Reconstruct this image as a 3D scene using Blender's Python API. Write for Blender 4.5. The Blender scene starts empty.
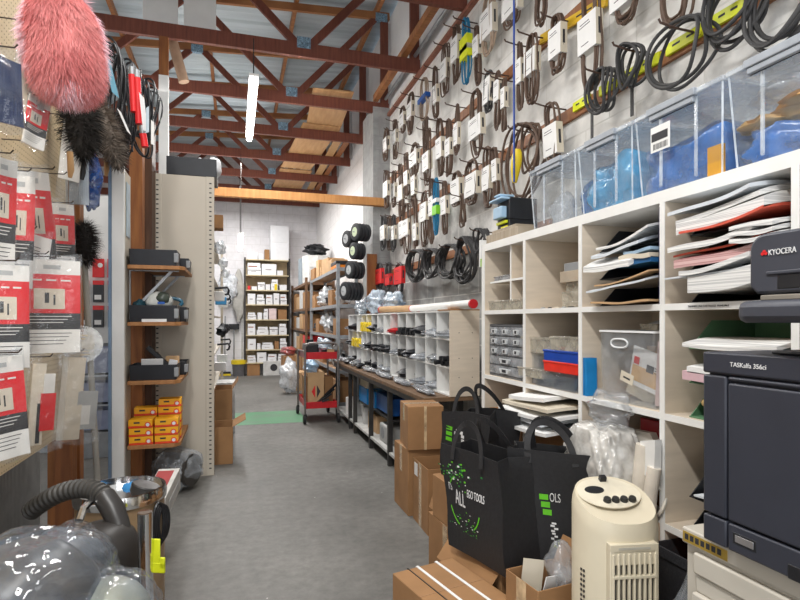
import bpy, math, random
from mathutils import Matrix, Vector, Euler
random.seed(7)
R = random.uniform
SC = bpy.context.scene
COL = SC.collection
PI = math.pi
# ---------------------------------------------------------------- camera frame
F, HX, CH = 545.0, 320.0, 1.40
TH = math.atan(165 / F); CT, ST = math.cos(TH), math.sin(TH)

def W(px, py, X=None, Y=None, Z=None, zc=None):
    """the point of the room seen at a picture position, on a plane X=, Y=, Z= or at a distance zc"""
    a = (px - 400) / F; b = (HX - py) / F
    d = Vector((a * CT + ST, CT - a * ST, b))
    if X is not None: k = X / d.x
    elif Y is not None: k = Y / d.y
    elif Z is not None: k = (Z - CH) / d.z
    else: k = zc
    return Vector((0, 0, CH)) + d * k
def ZC(p): return p[1] * CT + p[0] * ST

# ---------------------------------------------------------------- materials
MATS = {}
def mat(name, col, rough=.6, metal=0., var=.12, scale=12., bump=0., spec=.4, stretch=(1, 1, 1), col2=None, emit=0, coat=0, detail=4, thr=None):
    if name in MATS: return MATS[name]
    m = bpy.data.materials.new(name); m.use_nodes = True
    nt = m.node_tree; b = nt.nodes['Principled BSDF']
    b.inputs['Roughness'].default_value = rough; b.inputs['Metallic'].default_value = metal
    b.inputs['Specular IOR Level'].default_value = spec
    b.inputs['Coat Weight'].default_value = coat
    if emit:
        b.inputs['Emission Color'].default_value = (*col, 1); b.inputs['Emission Strength'].default_value = emit
    tc = nt.nodes.new('ShaderNodeTexCoord'); mp = nt.nodes.new('ShaderNodeMapping')
    mp.inputs['Scale'].default_value = stretch
    n = nt.nodes.new('ShaderNodeTexNoise'); n.inputs['Scale'].default_value = scale; n.inputs['Detail'].default_value = detail
    rmp = nt.nodes.new('ShaderNodeValToRGB')
    lo = col2 if col2 else tuple(c * (1 - var) for c in col)
    hi = col if col2 else tuple(min(1, c * (1 + var)) for c in col)
    t0, t1 = thr if thr else (.3, .7)
    rmp.color_ramp.elements[0].position = t0; rmp.color_ramp.elements[1].position = t1
    rmp.color_ramp.elements[0].color = (*lo, 1); rmp.color_ramp.elements[1].color = (*hi, 1)
    L = nt.links.new
    L(tc.outputs['Object'], mp.inputs['Vector']); L(mp.outputs['Vector'], n.inputs['Vector'])
    L(n.outputs['Fac'], rmp.inputs['Fac']); L(rmp.outputs['Color'], b.inputs['Base Color'])
    if bump:
        bp = nt.nodes.new('ShaderNodeBump'); bp.inputs['Strength'].default_value = bump; bp.inputs['Distance'].default_value = .01
        L(n.outputs['Fac'], bp.inputs['Height']); L(bp.outputs['Normal'], b.inputs['Normal'])
    MATS[name] = m; return m

def film(name, col=(.9, .95, 1), fac=.28, rough=.12, bump=0, scale=14):
    """clear plastic: part see-through, part glossy"""
    if name in MATS: return MATS[name]
    m = bpy.data.materials.new(name); m.use_nodes = True
    nt = m.node_tree; b = nt.nodes['Principled BSDF']; out = nt.nodes['Material Output']
    b.inputs['Base Color'].default_value = (*col, 1); b.inputs['Roughness'].default_value = rough
    b.inputs['Specular IOR Level'].default_value = .6
    tr = nt.nodes.new('ShaderNodeBsdfTransparent'); mx = nt.nodes.new('ShaderNodeMixShader')
    tr.inputs['Color'].default_value = (.97, .98, .99, 1)
    n = nt.nodes.new('ShaderNodeTexNoise'); n.inputs['Scale'].default_value = scale; n.inputs['Detail'].default_value = 3
    tc = nt.nodes.new('ShaderNodeTexCoord')
    mr = nt.nodes.new('ShaderNodeMapRange'); mr.inputs['From Min'].default_value = .35; mr.inputs['From Max'].default_value = .7
    mr.inputs['To Min'].default_value = fac * .5; mr.inputs['To Max'].default_value = min(1, fac * 1.5)
    L = nt.links.new
    gl = nt.nodes.new('ShaderNodeBsdfGlossy'); gl.inputs['Roughness'].default_value = rough; gl.inputs['Color'].default_value = (.9, .9, .9, 1)
    lw = nt.nodes.new('ShaderNodeLayerWeight'); lw.inputs['Blend'].default_value = .5; pw = nt.nodes.new('ShaderNodeMath'); pw.operation = 'POWER'; pw.inputs[1].default_value = 3.5; fr = nt.nodes.new('ShaderNodeMath'); fr.operation = 'MULTIPLY_ADD'; fr.inputs[1].default_value = .55; fr.inputs[2].default_value = .035; m2 = nt.nodes.new('ShaderNodeMixShader')
    L(tc.outputs['Object'], n.inputs['Vector']); L(n.outputs['Fac'], mr.inputs['Value']); L(mr.outputs['Result'], mx.inputs['Fac'])
    L(tr.outputs['BSDF'], mx.inputs[1]); L(b.outputs['BSDF'], mx.inputs[2])
    L(lw.outputs['Facing'], pw.inputs[0]); L(pw.outputs[0], fr.inputs[0]); L(fr.outputs[0], m2.inputs['Fac']); L(mx.outputs['Shader'], m2.inputs[1]); L(gl.outputs['BSDF'], m2.inputs[2]); L(m2.outputs['Shader'], out.inputs['Surface'])
    if bump:
        bp = nt.nodes.new('ShaderNodeBump'); bp.inputs['Strength'].default_value = bump; bp.inputs['Distance'].default_value = .02
        L(n.outputs['Fac'], bp.inputs['Height']); L(bp.outputs['Normal'], b.inputs['Normal']); L(bp.outputs['Normal'], gl.inputs['Normal']); L(bp.outputs['Normal'], lw.inputs['Normal'])
    MATS[name] = m; return m

def blocks(name, paint, bare, mortar, bw, bh, thr=(.3, .5), zband=None, axes='YZ', wear=.3):
    """painted concrete block wall: block courses, worn paint, stains"""
    m = bpy.data.materials.new(name); m.use_nodes = True
    nt = m.node_tree; b = nt.nodes['Principled BSDF']; L = nt.links.new; N = nt.nodes.new
    b.inputs['Roughness'].default_value = .8
    tc = N('ShaderNodeTexCoord'); sx = N('ShaderNodeSeparateXYZ'); cx = N('ShaderNodeCombineXYZ')
    L(tc.outputs['Object'], sx.inputs[0]); L(sx.outputs[axes[0]], cx.inputs['X']); L(sx.outputs[axes[1]], cx.inputs['Y'])
    br = N('ShaderNodeTexBrick'); br.inputs['Scale'].default_value = 1; br.inputs['Brick Width'].default_value = bw; br.inputs['Row Height'].default_value = bh
    br.inputs['Mortar Size'].default_value = .006; br.inputs['Mortar Smooth'].default_value = .3
    L(cx.outputs[0], br.inputs['Vector'])
    n = N('ShaderNodeTexNoise'); n.inputs['Scale'].default_value = 1.7; n.inputs['Detail'].default_value = 7; n.inputs['Roughness'].default_value = .65
    L(tc.outputs['Object'], n.inputs['Vector'])
    mr = N('ShaderNodeMapRange'); mr.inputs['From Min'].default_value = thr[0]; mr.inputs['From Max'].default_value = thr[1]
    if zband:
        ad = N('ShaderNodeMath'); ad.operation = 'MULTIPLY_ADD'; ad.inputs[1].default_value = zband[1]; ad.inputs[2].default_value = -zband[0] * zband[1]
        L(sx.outputs['Z'], ad.inputs[0])
        cl = N('ShaderNodeClamp'); cl.inputs['Min'].default_value = -.3; cl.inputs['Max'].default_value = .25; L(ad.outputs[0], cl.inputs['Value'])
        a2 = N('ShaderNodeMath'); a2.operation = 'ADD'; L(n.outputs['Fac'], a2.inputs[0]); L(cl.outputs[0], a2.inputs[1])
        L(a2.outputs[0], mr.inputs['Value'])
    else: L(n.outputs['Fac'], mr.inputs['Value'])
    mx = N('ShaderNodeMix'); mx.data_type = 'RGBA'; mx.inputs['A'].default_value = (*bare, 1); mx.inputs['B'].default_value = (*paint, 1)
    L(mr.outputs['Result'], mx.inputs['Factor'])
    n2 = N('ShaderNodeTexNoise'); n2.inputs['Scale'].default_value = 9; n2.inputs['Detail'].default_value = 8; L(tc.outputs['Object'], n2.inputs['Vector'])
    mr2 = N('ShaderNodeMapRange'); mr2.inputs['From Min'].default_value = .25; mr2.inputs['From Max'].default_value = .75
    mr2.inputs['To Min'].default_value = 1 - wear; mr2.inputs['To Max'].default_value = 1.05; L(n2.outputs['Fac'], mr2.inputs['Value'])
    ml = N('ShaderNodeMix'); ml.data_type = 'RGBA'; ml.blend_type = 'MULTIPLY'; ml.inputs['Factor'].default_value = 1
    L(mx.outputs['Result'], ml.inputs['A']); L(mr2.outputs['Result'], ml.inputs['B'])
    m3 = N('ShaderNodeMix'); m3.data_type = 'RGBA'; m3.inputs['B'].default_value = (*mortar, 1)
    L(br.outputs['Fac'], m3.inputs['Factor']); L(ml.outputs['Result'], m3.inputs['A'])
    L(m3.outputs['Result'], b.inputs['Base Color'])
    bp = N('ShaderNodeBump'); bp.inputs['Strength'].default_value = .35; bp.inputs['Distance'].default_value = .01; bp.invert = True
    L(br.outputs['Fac'], bp.inputs['Height']); L(bp.outputs['Normal'], b.inputs['Normal'])
    return m

wood = lambda name, c, c2, s=(1, 1, 12), rough=.6: mat(name, c, rough, col2=c2, scale=3, stretch=s, detail=6)

# ---------------------------------------------------------------- mesh builder
class MB:
    def __init__(s): s.v = []; s.f = []; s.mi = []; s.m = 0
    def add(s, vs, fs, M=None):
        k = len(s.v)
        s.v += [tuple(M @ Vector(p)) if M else tuple(p) for p in vs]
        for f in fs: s.f.append([i + k for i in f]); s.mi.append(s.m)
        return s
    def b(s, x0, x1, y0, y1, z0, z1, M=None):
        vs = [(x0, y0, z0), (x1, y0, z0), (x1, y1, z0), (x0, y1, z0), (x0, y0, z1), (x1, y0, z1), (x1, y1, z1), (x0, y1, z1)]
        return s.add(vs, [(0, 3, 2, 1), (4, 5, 6, 7), (0, 1, 5, 4), (1, 2, 6, 5), (2, 3, 7, 6), (3, 0, 4, 7)], M)
    def hexa(s, vs): return s.add(vs, [(0, 3, 2, 1), (4, 5, 6, 7), (0, 1, 5, 4), (1, 2, 6, 5), (2, 3, 7, 6), (3, 0, 4, 7)])
    def c(s, x, y, z, sx, sy, sz, M=None): return s.b(x - sx / 2, x + sx / 2, y - sy / 2, y + sy / 2, z - sz / 2, z + sz / 2, M)
    def bar(s, p, q, w, h, up=(0, 0, 1)):
        p, q = Vector(p), Vector(q); d = (q - p).normalized(); u = Vector(up)
        r = d.cross(u)
        if r.length < 1e-4: r = d.cross(Vector((0, 1, 0)))
        r.normalize(); u = r.cross(d)
        r *= w / 2; u *= h / 2
        vs = [p - r - u, p + r - u, q + r - u, q - r - u, p - r + u, p + r + u, q + r + u, q - r + u]
        return s.hexa(vs)
    def tube(s, pts, r, seg=8, closed=False, cap=True, flat=None):
        pts = [Vector(p) for p in pts]; n = len(pts)
        rr = r if isinstance(r, (list, tuple)) else [r] * n
        T = []
        for i in range(n):
            a = pts[(i - 1) % n] if closed or i else pts[i]; c = pts[(i + 1) % n] if closed or i < n - 1 else pts[i]
            t = (c - a); T.append(t.normalized() if t.length > 1e-9 else Vector((0, 0, 1)))
        u = T[0].orthogonal().normalized() if flat is None else Vector(flat).normalized()
        vs = []; fs = []
        for i in range(n):
            u = (u - T[i] * u.dot(T[i]))
            u = u.normalized() if u.length > 1e-6 else T[i].orthogonal().normalized()
            w = T[i].cross(u)
            for k in range(seg):
                a = 2 * PI * (k + .5) / seg
                vs.append(pts[i] + (u * math.cos(a) + w * math.sin(a)) * rr[i])
        for i in range(n if closed else n - 1):
            j = (i + 1) % n
            for k in range(seg):
                l = (k + 1) % seg
                fs.append((i * seg + k, i * seg + l, j * seg + l, j * seg + k))
        if cap and not closed:
            fs.append(tuple(range(seg))[::-1]); fs.append(tuple((n - 1) * seg + k for k in range(seg)))
        return s.add(vs, fs)
    def cyl(s, p, q, r, r2=None, seg=16): return s.tube([p, q], [r, r if r2 is None else r2], seg)
    def lathe(s, prof, c=(0, 0, 0), seg=24, M=None, sx=1, sy=1):
        vs = []; fs = []; n = len(prof)
        for r, z in prof:
            for k in range(seg):
                a = 2 * PI * k / seg; vs.append((c[0] + r * math.cos(a) * sx, c[1] + r * math.sin(a) * sy, c[2] + z))
        for i in range(n - 1):
            for k in range(seg):
                l = (k + 1) % seg; fs.append((i * seg + k, i * seg + l, (i + 1) * seg + l, (i + 1) * seg + k))
        fs.append(tuple(range(seg))[::-1]); fs.append(tuple((n - 1) * seg + k for k in range(seg)))
        return s.add(vs, fs, M)
    def prism(s, poly, z0, z1, M=None):
        n = len(poly)
        vs = [(x, y, z0) for x, y in poly] + [(x, y, z1) for x, y in poly]
        fs = [tuple(range(n))[::-1], tuple(range(n, 2 * n))] + [(i, (i + 1) % n, n + (i + 1) % n, n + i) for i in range(n)]
        return s.add(vs, fs, M)
    def tray(s, x0, x1, y0, y1, z0, z1, t=.003, tp=0, M=None):
        """open-topped box with wall thickness; tp = how far the base draws in"""
        o = [(x0 + tp, y0 + tp, z0), (x1 - tp, y0 + tp, z0), (x1 - tp, y1 - tp, z0), (x0 + tp, y1 - tp, z0), (x0, y0, z1), (x1, y0, z1), (x1, y1, z1), (x0, y1, z1)]
        i = [(x0 + tp + t, y0 + tp + t, z0 + t), (x1 - tp - t, y0 + tp + t, z0 + t), (x1 - tp - t, y1 - tp - t, z0 + t), (x0 + tp + t, y1 - tp - t, z0 + t),
             (x0 + t, y0 + t, z1), (x1 - t, y0 + t, z1), (x1 - t, y1 - t, z1), (x0 + t, y1 - t, z1)]
        fs = [(0, 3, 2, 1), (0, 1, 5, 4), (1, 2, 6, 5), (2, 3, 7, 6), (3, 0, 4, 7), (8, 9, 10, 11), (8, 12, 13, 9), (9, 13, 14, 10), (10, 14, 15, 11), (11, 15, 12, 8),
              (4, 5, 13, 12), (5, 6, 14, 13), (6, 7, 15, 14), (7, 4, 12, 15)]
        return s.add(o + i, fs, M)
    def grid(s, fn, nu, nv, wrap=False):
        vs = [fn(i / nu, j / nv) for j in range(nv + 1) for i in range(nu + 1)]
        fs = [(j * (nu + 1) + i, j * (nu + 1) + i + 1, (j + 1) * (nu + 1) + i + 1, (j + 1) * (nu + 1) + i) for j in range(nv) for i in range(nu)]
        return s.add(vs, fs)
    def slab(s, fn, nu, nv, th):
        """a grid surface with thickness th along the given offset vector"""
        th = Vector(th); a = [Vector(fn(i / nu, j / nv)) for j in range(nv + 1) for i in range(nu + 1)]; n = len(a); w = nu + 1
        vs = a + [p + th for p in a]; fs = []
        for j in range(nv):
            for i in range(nu):
                q = (j * w + i, j * w + i + 1, (j + 1) * w + i + 1, (j + 1) * w + i); fs.append(q[::-1]); fs.append(tuple(k + n for k in q))
        rim = [i for i in range(w)] + [j * w + nu for j in range(1, nv + 1)] + [nv * w + i for i in range(nu - 1, -1, -1)] + [j * w for j in range(nv - 1, 0, -1)]
        for k in range(len(rim)):
            p, q = rim[k], rim[(k + 1) % len(rim)]; fs.append((p, q, q + n, p + n))
        return s.add(vs, fs)
    def blob(s, c, r, nu=16, nv=10, amp=.15, fr=3., seed=0, M=None, flat=None):
        rx, ry, rz = r; vs = []; fs = []
        rnd = random.Random(seed); ph = [rnd.uniform(0, 6.3) for _ in range(9)]
        for j in range(nv + 1):
            t = PI * j / nv
            for i in range(nu):
                a = 2 * PI * i / nu
                x, y, z = math.sin(t) * math.cos(a), math.sin(t) * math.sin(a), math.cos(t)
                k = 1 + amp * (math.sin(fr * x + ph[0]) * math.sin(fr * y * 1.3 + ph[1]) + .6 * math.sin(fr * 2.1 * z + ph[2] + 2 * x) + .5 * math.sin(fr * 2.7 * (x + y) + ph[3]) * math.cos(fr * 2.3 * z + ph[4]))
                zz = z * k
                if flat is not None: zz = max(zz, flat)
                vs.append((c[0] + rx * x * k, c[1] + ry * y * k, c[2] + rz * zz))
        for j in range(nv):
            for i in range(nu):
                l = (i + 1) % nu; fs.append((j * nu + i, (j + 1) * nu + i, (j + 1) * nu + l, j * nu + l))
        return s.add(vs, fs, M)
    def build(s, name, m, parent=None, smooth=True, bev=0, w=False, angle=40, kind=None):
        me = bpy.data.meshes.new(name)
        vs = s.v
        if w and parent is not None:
            I = parent.matrix_basis.inverted(); vs = [tuple(I @ Vector(p)) for p in s.v]
        me.from_pydata(vs, [], s.f)
        for mm in (m if isinstance(m, (list, tuple)) else [m]): me.materials.append(mm)
        me.polygons.foreach_set('material_index', s.mi)
        if smooth:
            me.polygons.foreach_set('use_smooth', [True] * len(me.polygons)); me.set_sharp_from_angle(angle=math.radians(angle))
        me.update()
        o = bpy.data.objects.new(name, me); COL.objects.link(o)
        if parent is not None: o.parent = parent
        if bev:
            bm = o.modifiers.new('bevel', 'BEVEL'); bm.width = bev; bm.segments = 2; bm.limit_method = 'ANGLE'; bm.harden_normals = False
        if kind: o['kind'] = kind
        return o

def tag(o, label, cat, group=None):
    o['label'] = label; o['category'] = cat
    if group: o['group'] = group
    return o
def thing(name, label, cat, loc=(0, 0, 0), rz=0, group=None, rot=None):
    o = bpy.data.objects.new(name, None); o.empty_display_size = .05; COL.objects.link(o)
    o.location = loc; o.rotation_euler = rot if rot else (0, 0, rz)
    o.matrix_basis = Matrix.Translation(loc) @ Euler(rot if rot else (0, 0, rz)).to_matrix().to_4x4()
    return tag(o, label, cat, group)
def solo(mb, name, m, label, cat, loc=(0, 0, 0), rz=0, group=None, rot=None, **k):
    o = mb.build(name, m, **k); o.location = loc; o.rotation_euler = rot if rot else (0, 0, rz)
    return tag(o, label, cat, group)
def dup(src, loc=None, rz=None, label=None, rot=None, scale=None):
    r = src.copy(); COL.objects.link(r)
    if loc is not None: r.location = loc
    if rz is not None: r.rotation_euler = (0, 0, rz)
    if rot is not None: r.rotation_euler = rot
    if scale is not None: r.scale = scale
    if label: r['label'] = label
    for ch in src.children:
        c = ch.copy(); COL.objects.link(c); c.parent = r
        for g in ch.children:
            d = g.copy(); COL.objects.link(d); d.parent = c
    return r
def text(body, name, m, parent, loc, rot, size, ext=.0008, align='LEFT', sx=1, shear=0):
    cu = bpy.data.curves.new(name, 'FONT'); cu.body = body; cu.size = size; cu.extrude = ext; cu.align_x = align; cu.shear = shear
    tmp = bpy.data.objects.new('tmp', cu); COL.objects.link(tmp)
    me = bpy.data.meshes.new_from_object(tmp.evaluated_get(bpy.context.evaluated_depsgraph_get()))
    bpy.data.objects.remove(tmp); me.materials.clear(); me.materials.append(m)
    o = bpy.data.objects.new(name, me); COL.objects.link(o); o.parent = parent
    o.location = loc; o.rotation_euler = rot; o.scale = (sx, 1, 1)
    return o
def nth(i): return ['first', 'second', 'third', 'fourth', 'fifth', 'sixth', 'seventh', 'eighth', 'ninth', 'tenth', 'eleventh', 'twelfth', 'thirteenth', 'fourteenth'][i]
# ---------------------------------------------------------------- common materials
WHITE = mat('white_melamine', (.80, .80, .78), .45, var=.03)
BEIGE = mat('birch_melamine', (.66, .57, .46), .55, var=.06, stretch=(1, 1, 8), scale=5)
CARD = mat('cardboard', (.31, .165, .072), .85, var=.12, scale=6)
CARD2 = mat('pale_cardboard', (.50, .32, .17), .85, var=.1, scale=6)
CARDIN = mat('cardboard_inside', (.32, .18, .09), .9, var=.12)
TAPE = film('packing_tape', (.75, .55, .33), .75, .25)
BLACK = mat('black_plastic', (.014, .015, .018), .4, var=.2)
NAVYBLK = mat('dark_bin_plastic', (.012, .014, .019), .45, var=.15)
RUBBER = mat('black_rubber', (.018, .018, .02), .62, var=.2)
STEEL = mat('galvanised_steel', (.34, .36, .38), .45, .6, var=.15)
CHROME = mat('chrome', (.8, .8, .8), .12, 1, var=.05)
DKSTEEL = mat('dark_steel', (.045, .042, .04), .5, .5, var=.2)
GREY = mat('grey_plastic', (.25, .26, .27), .5)
LGREY = mat('light_grey_plastic', (.45, .47, .49), .45)
RED = mat('red_enamel', (.50, .012, .018), .4, var=.12)
REDCARD = mat('red_card', (.66, .02, .022), .45, var=.06)
PAPER = mat('white_paper', (.78, .78, .77), .7, var=.04)
CREAM = mat('cream_paper', (.62, .56, .45), .7, var=.05)
INK = mat('printed_ink', (.03, .03, .035), .6)
YELLOW = mat('yellow_plastic', (.75, .56, .02), .45)
LIME = mat('lime_yellow', (.72, .78, .02), .45)
BLUE = mat('blue_plastic', (.012, .09, .38), .4)
SKYB = mat('sky_blue_plastic', (.04, .25, .5), .4)
ORANGE = mat('orange_card', (.85, .25, .01), .5)
TIMB_R = wood('red_brown_timber', (.20, .062, .036), (.12, .034, .022), (12, 1, 1))
TIMB_Y = wood('orange_timber', (.36, .155, .055), (.23, .088, .032), (1, 12, 1))
TIMB_O = wood('orange_brown_stud', (.34, .13, .035), (.19, .06, .018), (8, 8, 1))
TIMB_L = wood('pale_pine', (.52, .32, .15), (.40, .22, .09), (1, 10, 1))
PLY = wood('plywood', (.55, .33, .16), (.42, .23, .10), (6, 1, 1))
WHITEPAINT = mat('white_paint', (.78, .78, .76), .6, var=.05, scale=4)
CLEAR = film('clear_film', (.7, .75, .8), .08, .15, .3)
CLEARBOX = film('clear_box_plastic', (.70, .78, .86), .045, .08)
CLEARRIM = film('clear_box_rim', (.72, .78, .84), .45, .15)
FOGGY = film('foggy_film', (.62, .66, .70), .32, .2, .9, 9)
BELTB = mat('brown_belt', (.105, .064, .044), .62, var=.2, scale=20)
BELTL = mat('tan_belt', (.36, .27, .20), .65, var=.2)
BELTK = mat('black_belt', (.040, .039, .040), .55, var=.2)
BELTBL = mat('blue_belt', (.01, .17, .33), .5, var=.1)

# ---------------------------------------------------------------- the setting
XW, YB = 2.10, 14.7                       # right wall, back wall
fm = bpy.data.materials.new('concrete_floor'); fm.use_nodes = True
def floor_nodes(nt):
    b = nt.nodes['Principled BSDF']; N = nt.nodes.new; L = nt.links.new
    tc = N('ShaderNodeTexCoord')
    n1 = N('ShaderNodeTexNoise'); n1.inputs['Scale'].default_value = .9; n1.inputs['Detail'].default_value = 8; n1.inputs['Roughness'].default_value = .62
    n2 = N('ShaderNodeTexNoise'); n2.inputs['Scale'].default_value = 14; n2.inputs['Detail'].default_value = 8; n2.inputs['Roughness'].default_value = .7
    n3 = N('ShaderNodeTexVoronoi'); n3.inputs['Scale'].default_value = 5.5
    r1 = N('ShaderNodeValToRGB'); e = r1.color_ramp.elements
    e[0].position = .3; e[0].color = (.085, .083, .076, 1); e[1].position = .72; e[1].color = (.205, .200, .186, 1)
    r2 = N('ShaderNodeMapRange'); r2.inputs['From Min'].default_value = .3; r2.inputs['From Max'].default_value = .7; r2.inputs['To Min'].default_value = .72; r2.inputs['To Max'].default_value = 1.22
    r3 = N('ShaderNodeValToRGB'); e = r3.color_ramp.elements; e[0].position = .015; e[0].color = (1, 1, 1, 1); e[1].position = .03; e[1].color = (0, 0, 0, 1)
    for n in (n1, n2, n3): L(tc.outputs['Object'], n.inputs['Vector'])
    L(n1.outputs['Fac'], r1.inputs['Fac']); L(n2.outputs['Fac'], r2.inputs['Value'])
    m = N('ShaderNodeMix'); m.data_type = 'RGBA'; m.blend_type = 'MULTIPLY'; m.inputs['Factor'].default_value = 1
    L(r1.outputs['Color'], m.inputs['A']); L(r2.outputs['Result'], m.inputs['B'])
    L(n3.outputs['Distance'], r3.inputs['Fac'])
    m2 = N('ShaderNodeMix'); m2.data_type = 'RGBA'; m2.inputs['B'].default_value = (.6, .6, .58, 1)
    L(r3.outputs['Color'], m2.inputs['Factor']); L(m.outputs['Result'], m2.inputs['A'])
    L(m2.outputs['Result'], b.inputs['Base Color'])
    r4 = N('ShaderNodeMapRange'); r4.inputs['To Min'].default_value = .42; r4.inputs['To Max'].default_value = .75; L(n1.outputs['Fac'], r4.inputs['Value']); L(r4.outputs['Result'], b.inputs['Roughness'])
floor_nodes(fm.node_tree)
MB().b(-5, XW + .3, -4, YB + .2, -.15, 0).build('floor', fm, kind='structure', smooth=False)
MB().b(-.78, .95, 7.55, 8.55, 0, .0015).build('trim_1', mat('green_floor_paint', (.08, .30, .14), .5, col2=(.13, .23, .15), scale=3, detail=8), kind='structure', smooth=False)
WALLNEAR = blocks('painted_block_wall', (.80, .79, .76), (.40, .395, .38), (.62, .61, .58), .45, .235, thr=(.38, .58), zband=(2.40, .38), wear=.24)
WALLFAR = blocks('white_block_wall', (.84, .83, .83), (.74, .73, .73), (.70, .69, .69), .39, .235, wear=.08)
WALLBACK = blocks('white_back_block_wall', (.78, .77, .79), (.76, .75, .76), (.66, .65, .65), .42, .21, wear=.08, axes='XZ')
PILLAR = blocks('grey_block_pillar', (.46, .47, .47), (.30, .305, .30), (.30, .30, .30), .39, .19, thr=(.3, .75), wear=.3, axes='XZ')
mb = MB(); mb.b(XW, XW + .15, -4, 7.5, 0, 4.42); mb.m = 1; mb.b(XW, XW + .15, 7.5, YB + .2, 0, 4.42)
mb.build('wall_right', [WALLNEAR, WALLFAR], kind='structure', smooth=False)
MB().b(-5, XW, YB, YB + .15, 0, 5.9).build('wall_back', WALLBACK, kind='structure', smooth=False)
MB().b(-5.15, -5, -4, YB, 0, 5.9).build('wall_left', WALLFAR, kind='structure', smooth=False)
# concrete block pillar against the right wall
MB().b(1.855, XW, 7.43, 8.06, 0, 4.40).build('wall_right_pillar', PILLAR, kind='structure', smooth=False)
# upper wall: white panels
UP = mat('white_upper_panel', (.72, .73, .74), .6, var=.06, scale=3)
mb = MB()
for k in range(-3, 9):
    y0 = 4.75 + 1.36 * k
    mb.b(XW + .02, XW + .06, y0 + .14, y0 + 1.32, 4.42, 5.7)
mb.b(XW + .06, XW + .12, -4, YB, 4.42, 5.8)
mb.build('wall_right_upper_panel', UP, kind='structure', smooth=False)
# corrugated roof, ribs across the room
def roofz(x): return 5.72 + .06 * (x + .55)
ROOFM = mat('galvanised_roof', (.52, .585, .63), .30, .35, col2=(.36, .42, .46), scale=2, stretch=(.3, 6, 1))
mb = MB(); ny = int(18.9 / .0095)
ys = [-4 + .0127 * i for i in range(int(18.9 / .0127) + 1)]
xs = [-5, -2, 1, XW + .25]
vs = [(x, y, roofz(x) + .019 * math.sin(2 * PI * y / .1016)) for y in ys for x in xs]
fs = [(j * 4 + i, (j + 1) * 4 + i, (j + 1) * 4 + i + 1, j * 4 + i + 1) for j in range(len(ys) - 1) for i in range(3)]
mb.add(vs, fs); mb.build('ceiling', ROOFM, kind='structure')
# purlins under the roof sheets, running down the room
for k, x in enumerate((-3.9, -2.75, -1.58, -.37, .80, 1.93)):
    solo(MB().b(x - .025, x + .025, -3.9, YB - .01, roofz(x) - .115, roofz(x) - .016), 'roof_purlin', TIMB_Y,
         ['orange timber purlin under the roof, far left by the left wall', 'orange timber purlin under the roof, second from the left wall', 'orange timber purlin under the roof above the left post',
          'orange timber purlin under the roof left of the hanging tube light', 'orange timber purlin under the roof right of the hanging tube light', 'orange timber purlin under the roof beside the right wall'][k], 'purlin', group='roof purlins', smooth=False)
# trusses
PLATE = mat('gang_nail_plate', (.22, .34, .44), .4, .4, var=.6, scale=60)
def truss(y, label):
    t = thing('roof_truss', label, 'roof truss', (0, y, 0), group='roof trusses across the shop')
    z0 = 4.32; z1 = 4.47
    MB().b(-4.9, XW - .01, -.025, .025, z0, z1).build('bottom_chord', TIMB_R, t, smooth=False)
    tz = lambda x: roofz(x) - .17
    MB().bar((-4.9, 0, tz(-4.9)), (XW, 0, tz(XW)), .05, .10).build('top_chord', TIMB_Y, t, smooth=False)
    tops = (-3.1, -.55, 1.98); bots = (-4.38, -1.82, .73)
    for b in bots:
        for a in tops:
            if abs(a - b) < 1.4:
                MB().bar((b + (.05 if a > b else -.05), 0, z1 - .04), (a + (-.04 if a > b else .04), 0, tz(a)), .042, .085).build('web', TIMB_R, t, smooth=False)
        MB().b(b - .075, b + .075, -.028, .028, z1 - .06, z1 + .065).build('nail_plate', PLATE, t, smooth=False)
    for a in tops:
        MB().b(a - .085, a + .085, -.03, .03, tz(a) - .085, tz(a) + .03).build('nail_plate', PLATE, t, smooth=False)
    MB().b(XW - .13, XW - .02, -.022, .022, z1 - .02, tz(XW) - .03).build('end_post', TIMB_R, t, smooth=False)
    return t
TY = [4.75 + 1.36 * k for k in range(-2, 7)] + [14.1]
t0 = None
for k, y in enumerate(TY):
    lab = 'reddish W-webbed roof truss, ' + ['overhead nearest the camera', 'second overhead from the camera', 'cutting the top edge of the view by the belts', 'just in front of the white upright boards', 'behind the boards, above the tube light',
          'above the grey pillar', 'just past the grey pillar', 'three back from the rear wall', 'second from the rear wall', 'against the rear block wall'][k]
    if t0 is None: t0 = truss(y, lab)
    else: dup(t0, (0, y, 0), label=lab)
# wall plate, brace and conduit along the top of the right wall
solo(MB().b(XW - .05, XW - .004, -4, 7.4, 4.27, 4.31), 'wall_plate', wood('pinkish_timber', (.30, .12, .075), (.2, .07, .045), (1, 10, 1)), 'thin reddish timber strip along the top of the belt wall', 'timber strip', smooth=False)
solo(MB().b(1.86, 1.93, -3.5, 7.45, 4.475, 4.56), 'timber_runner', TIMB_Y, 'orange timber runner lying on the truss ends beside the right wall', 'timber runner', smooth=False)
solo(MB().cyl((2.03, -3.5, 4.51), (2.03, 7.4, 4.51), .022), 'conduit_pipe', STEEL, 'grey steel pipe running above the belt wall under the roof', 'pipe')
# long pine beam from the left gondola to the grey pillar
solo(MB().b(-.9, 2.02, 7.33, 7.42, 2.99, 3.10), 'pine_beam', wood('pine_beam', (.55, .27, .09), (.40, .17, .05), (8, 1, 1)), 'long pale orange pine beam spanning the aisle to the grey pillar', 'beam', smooth=False)
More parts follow.
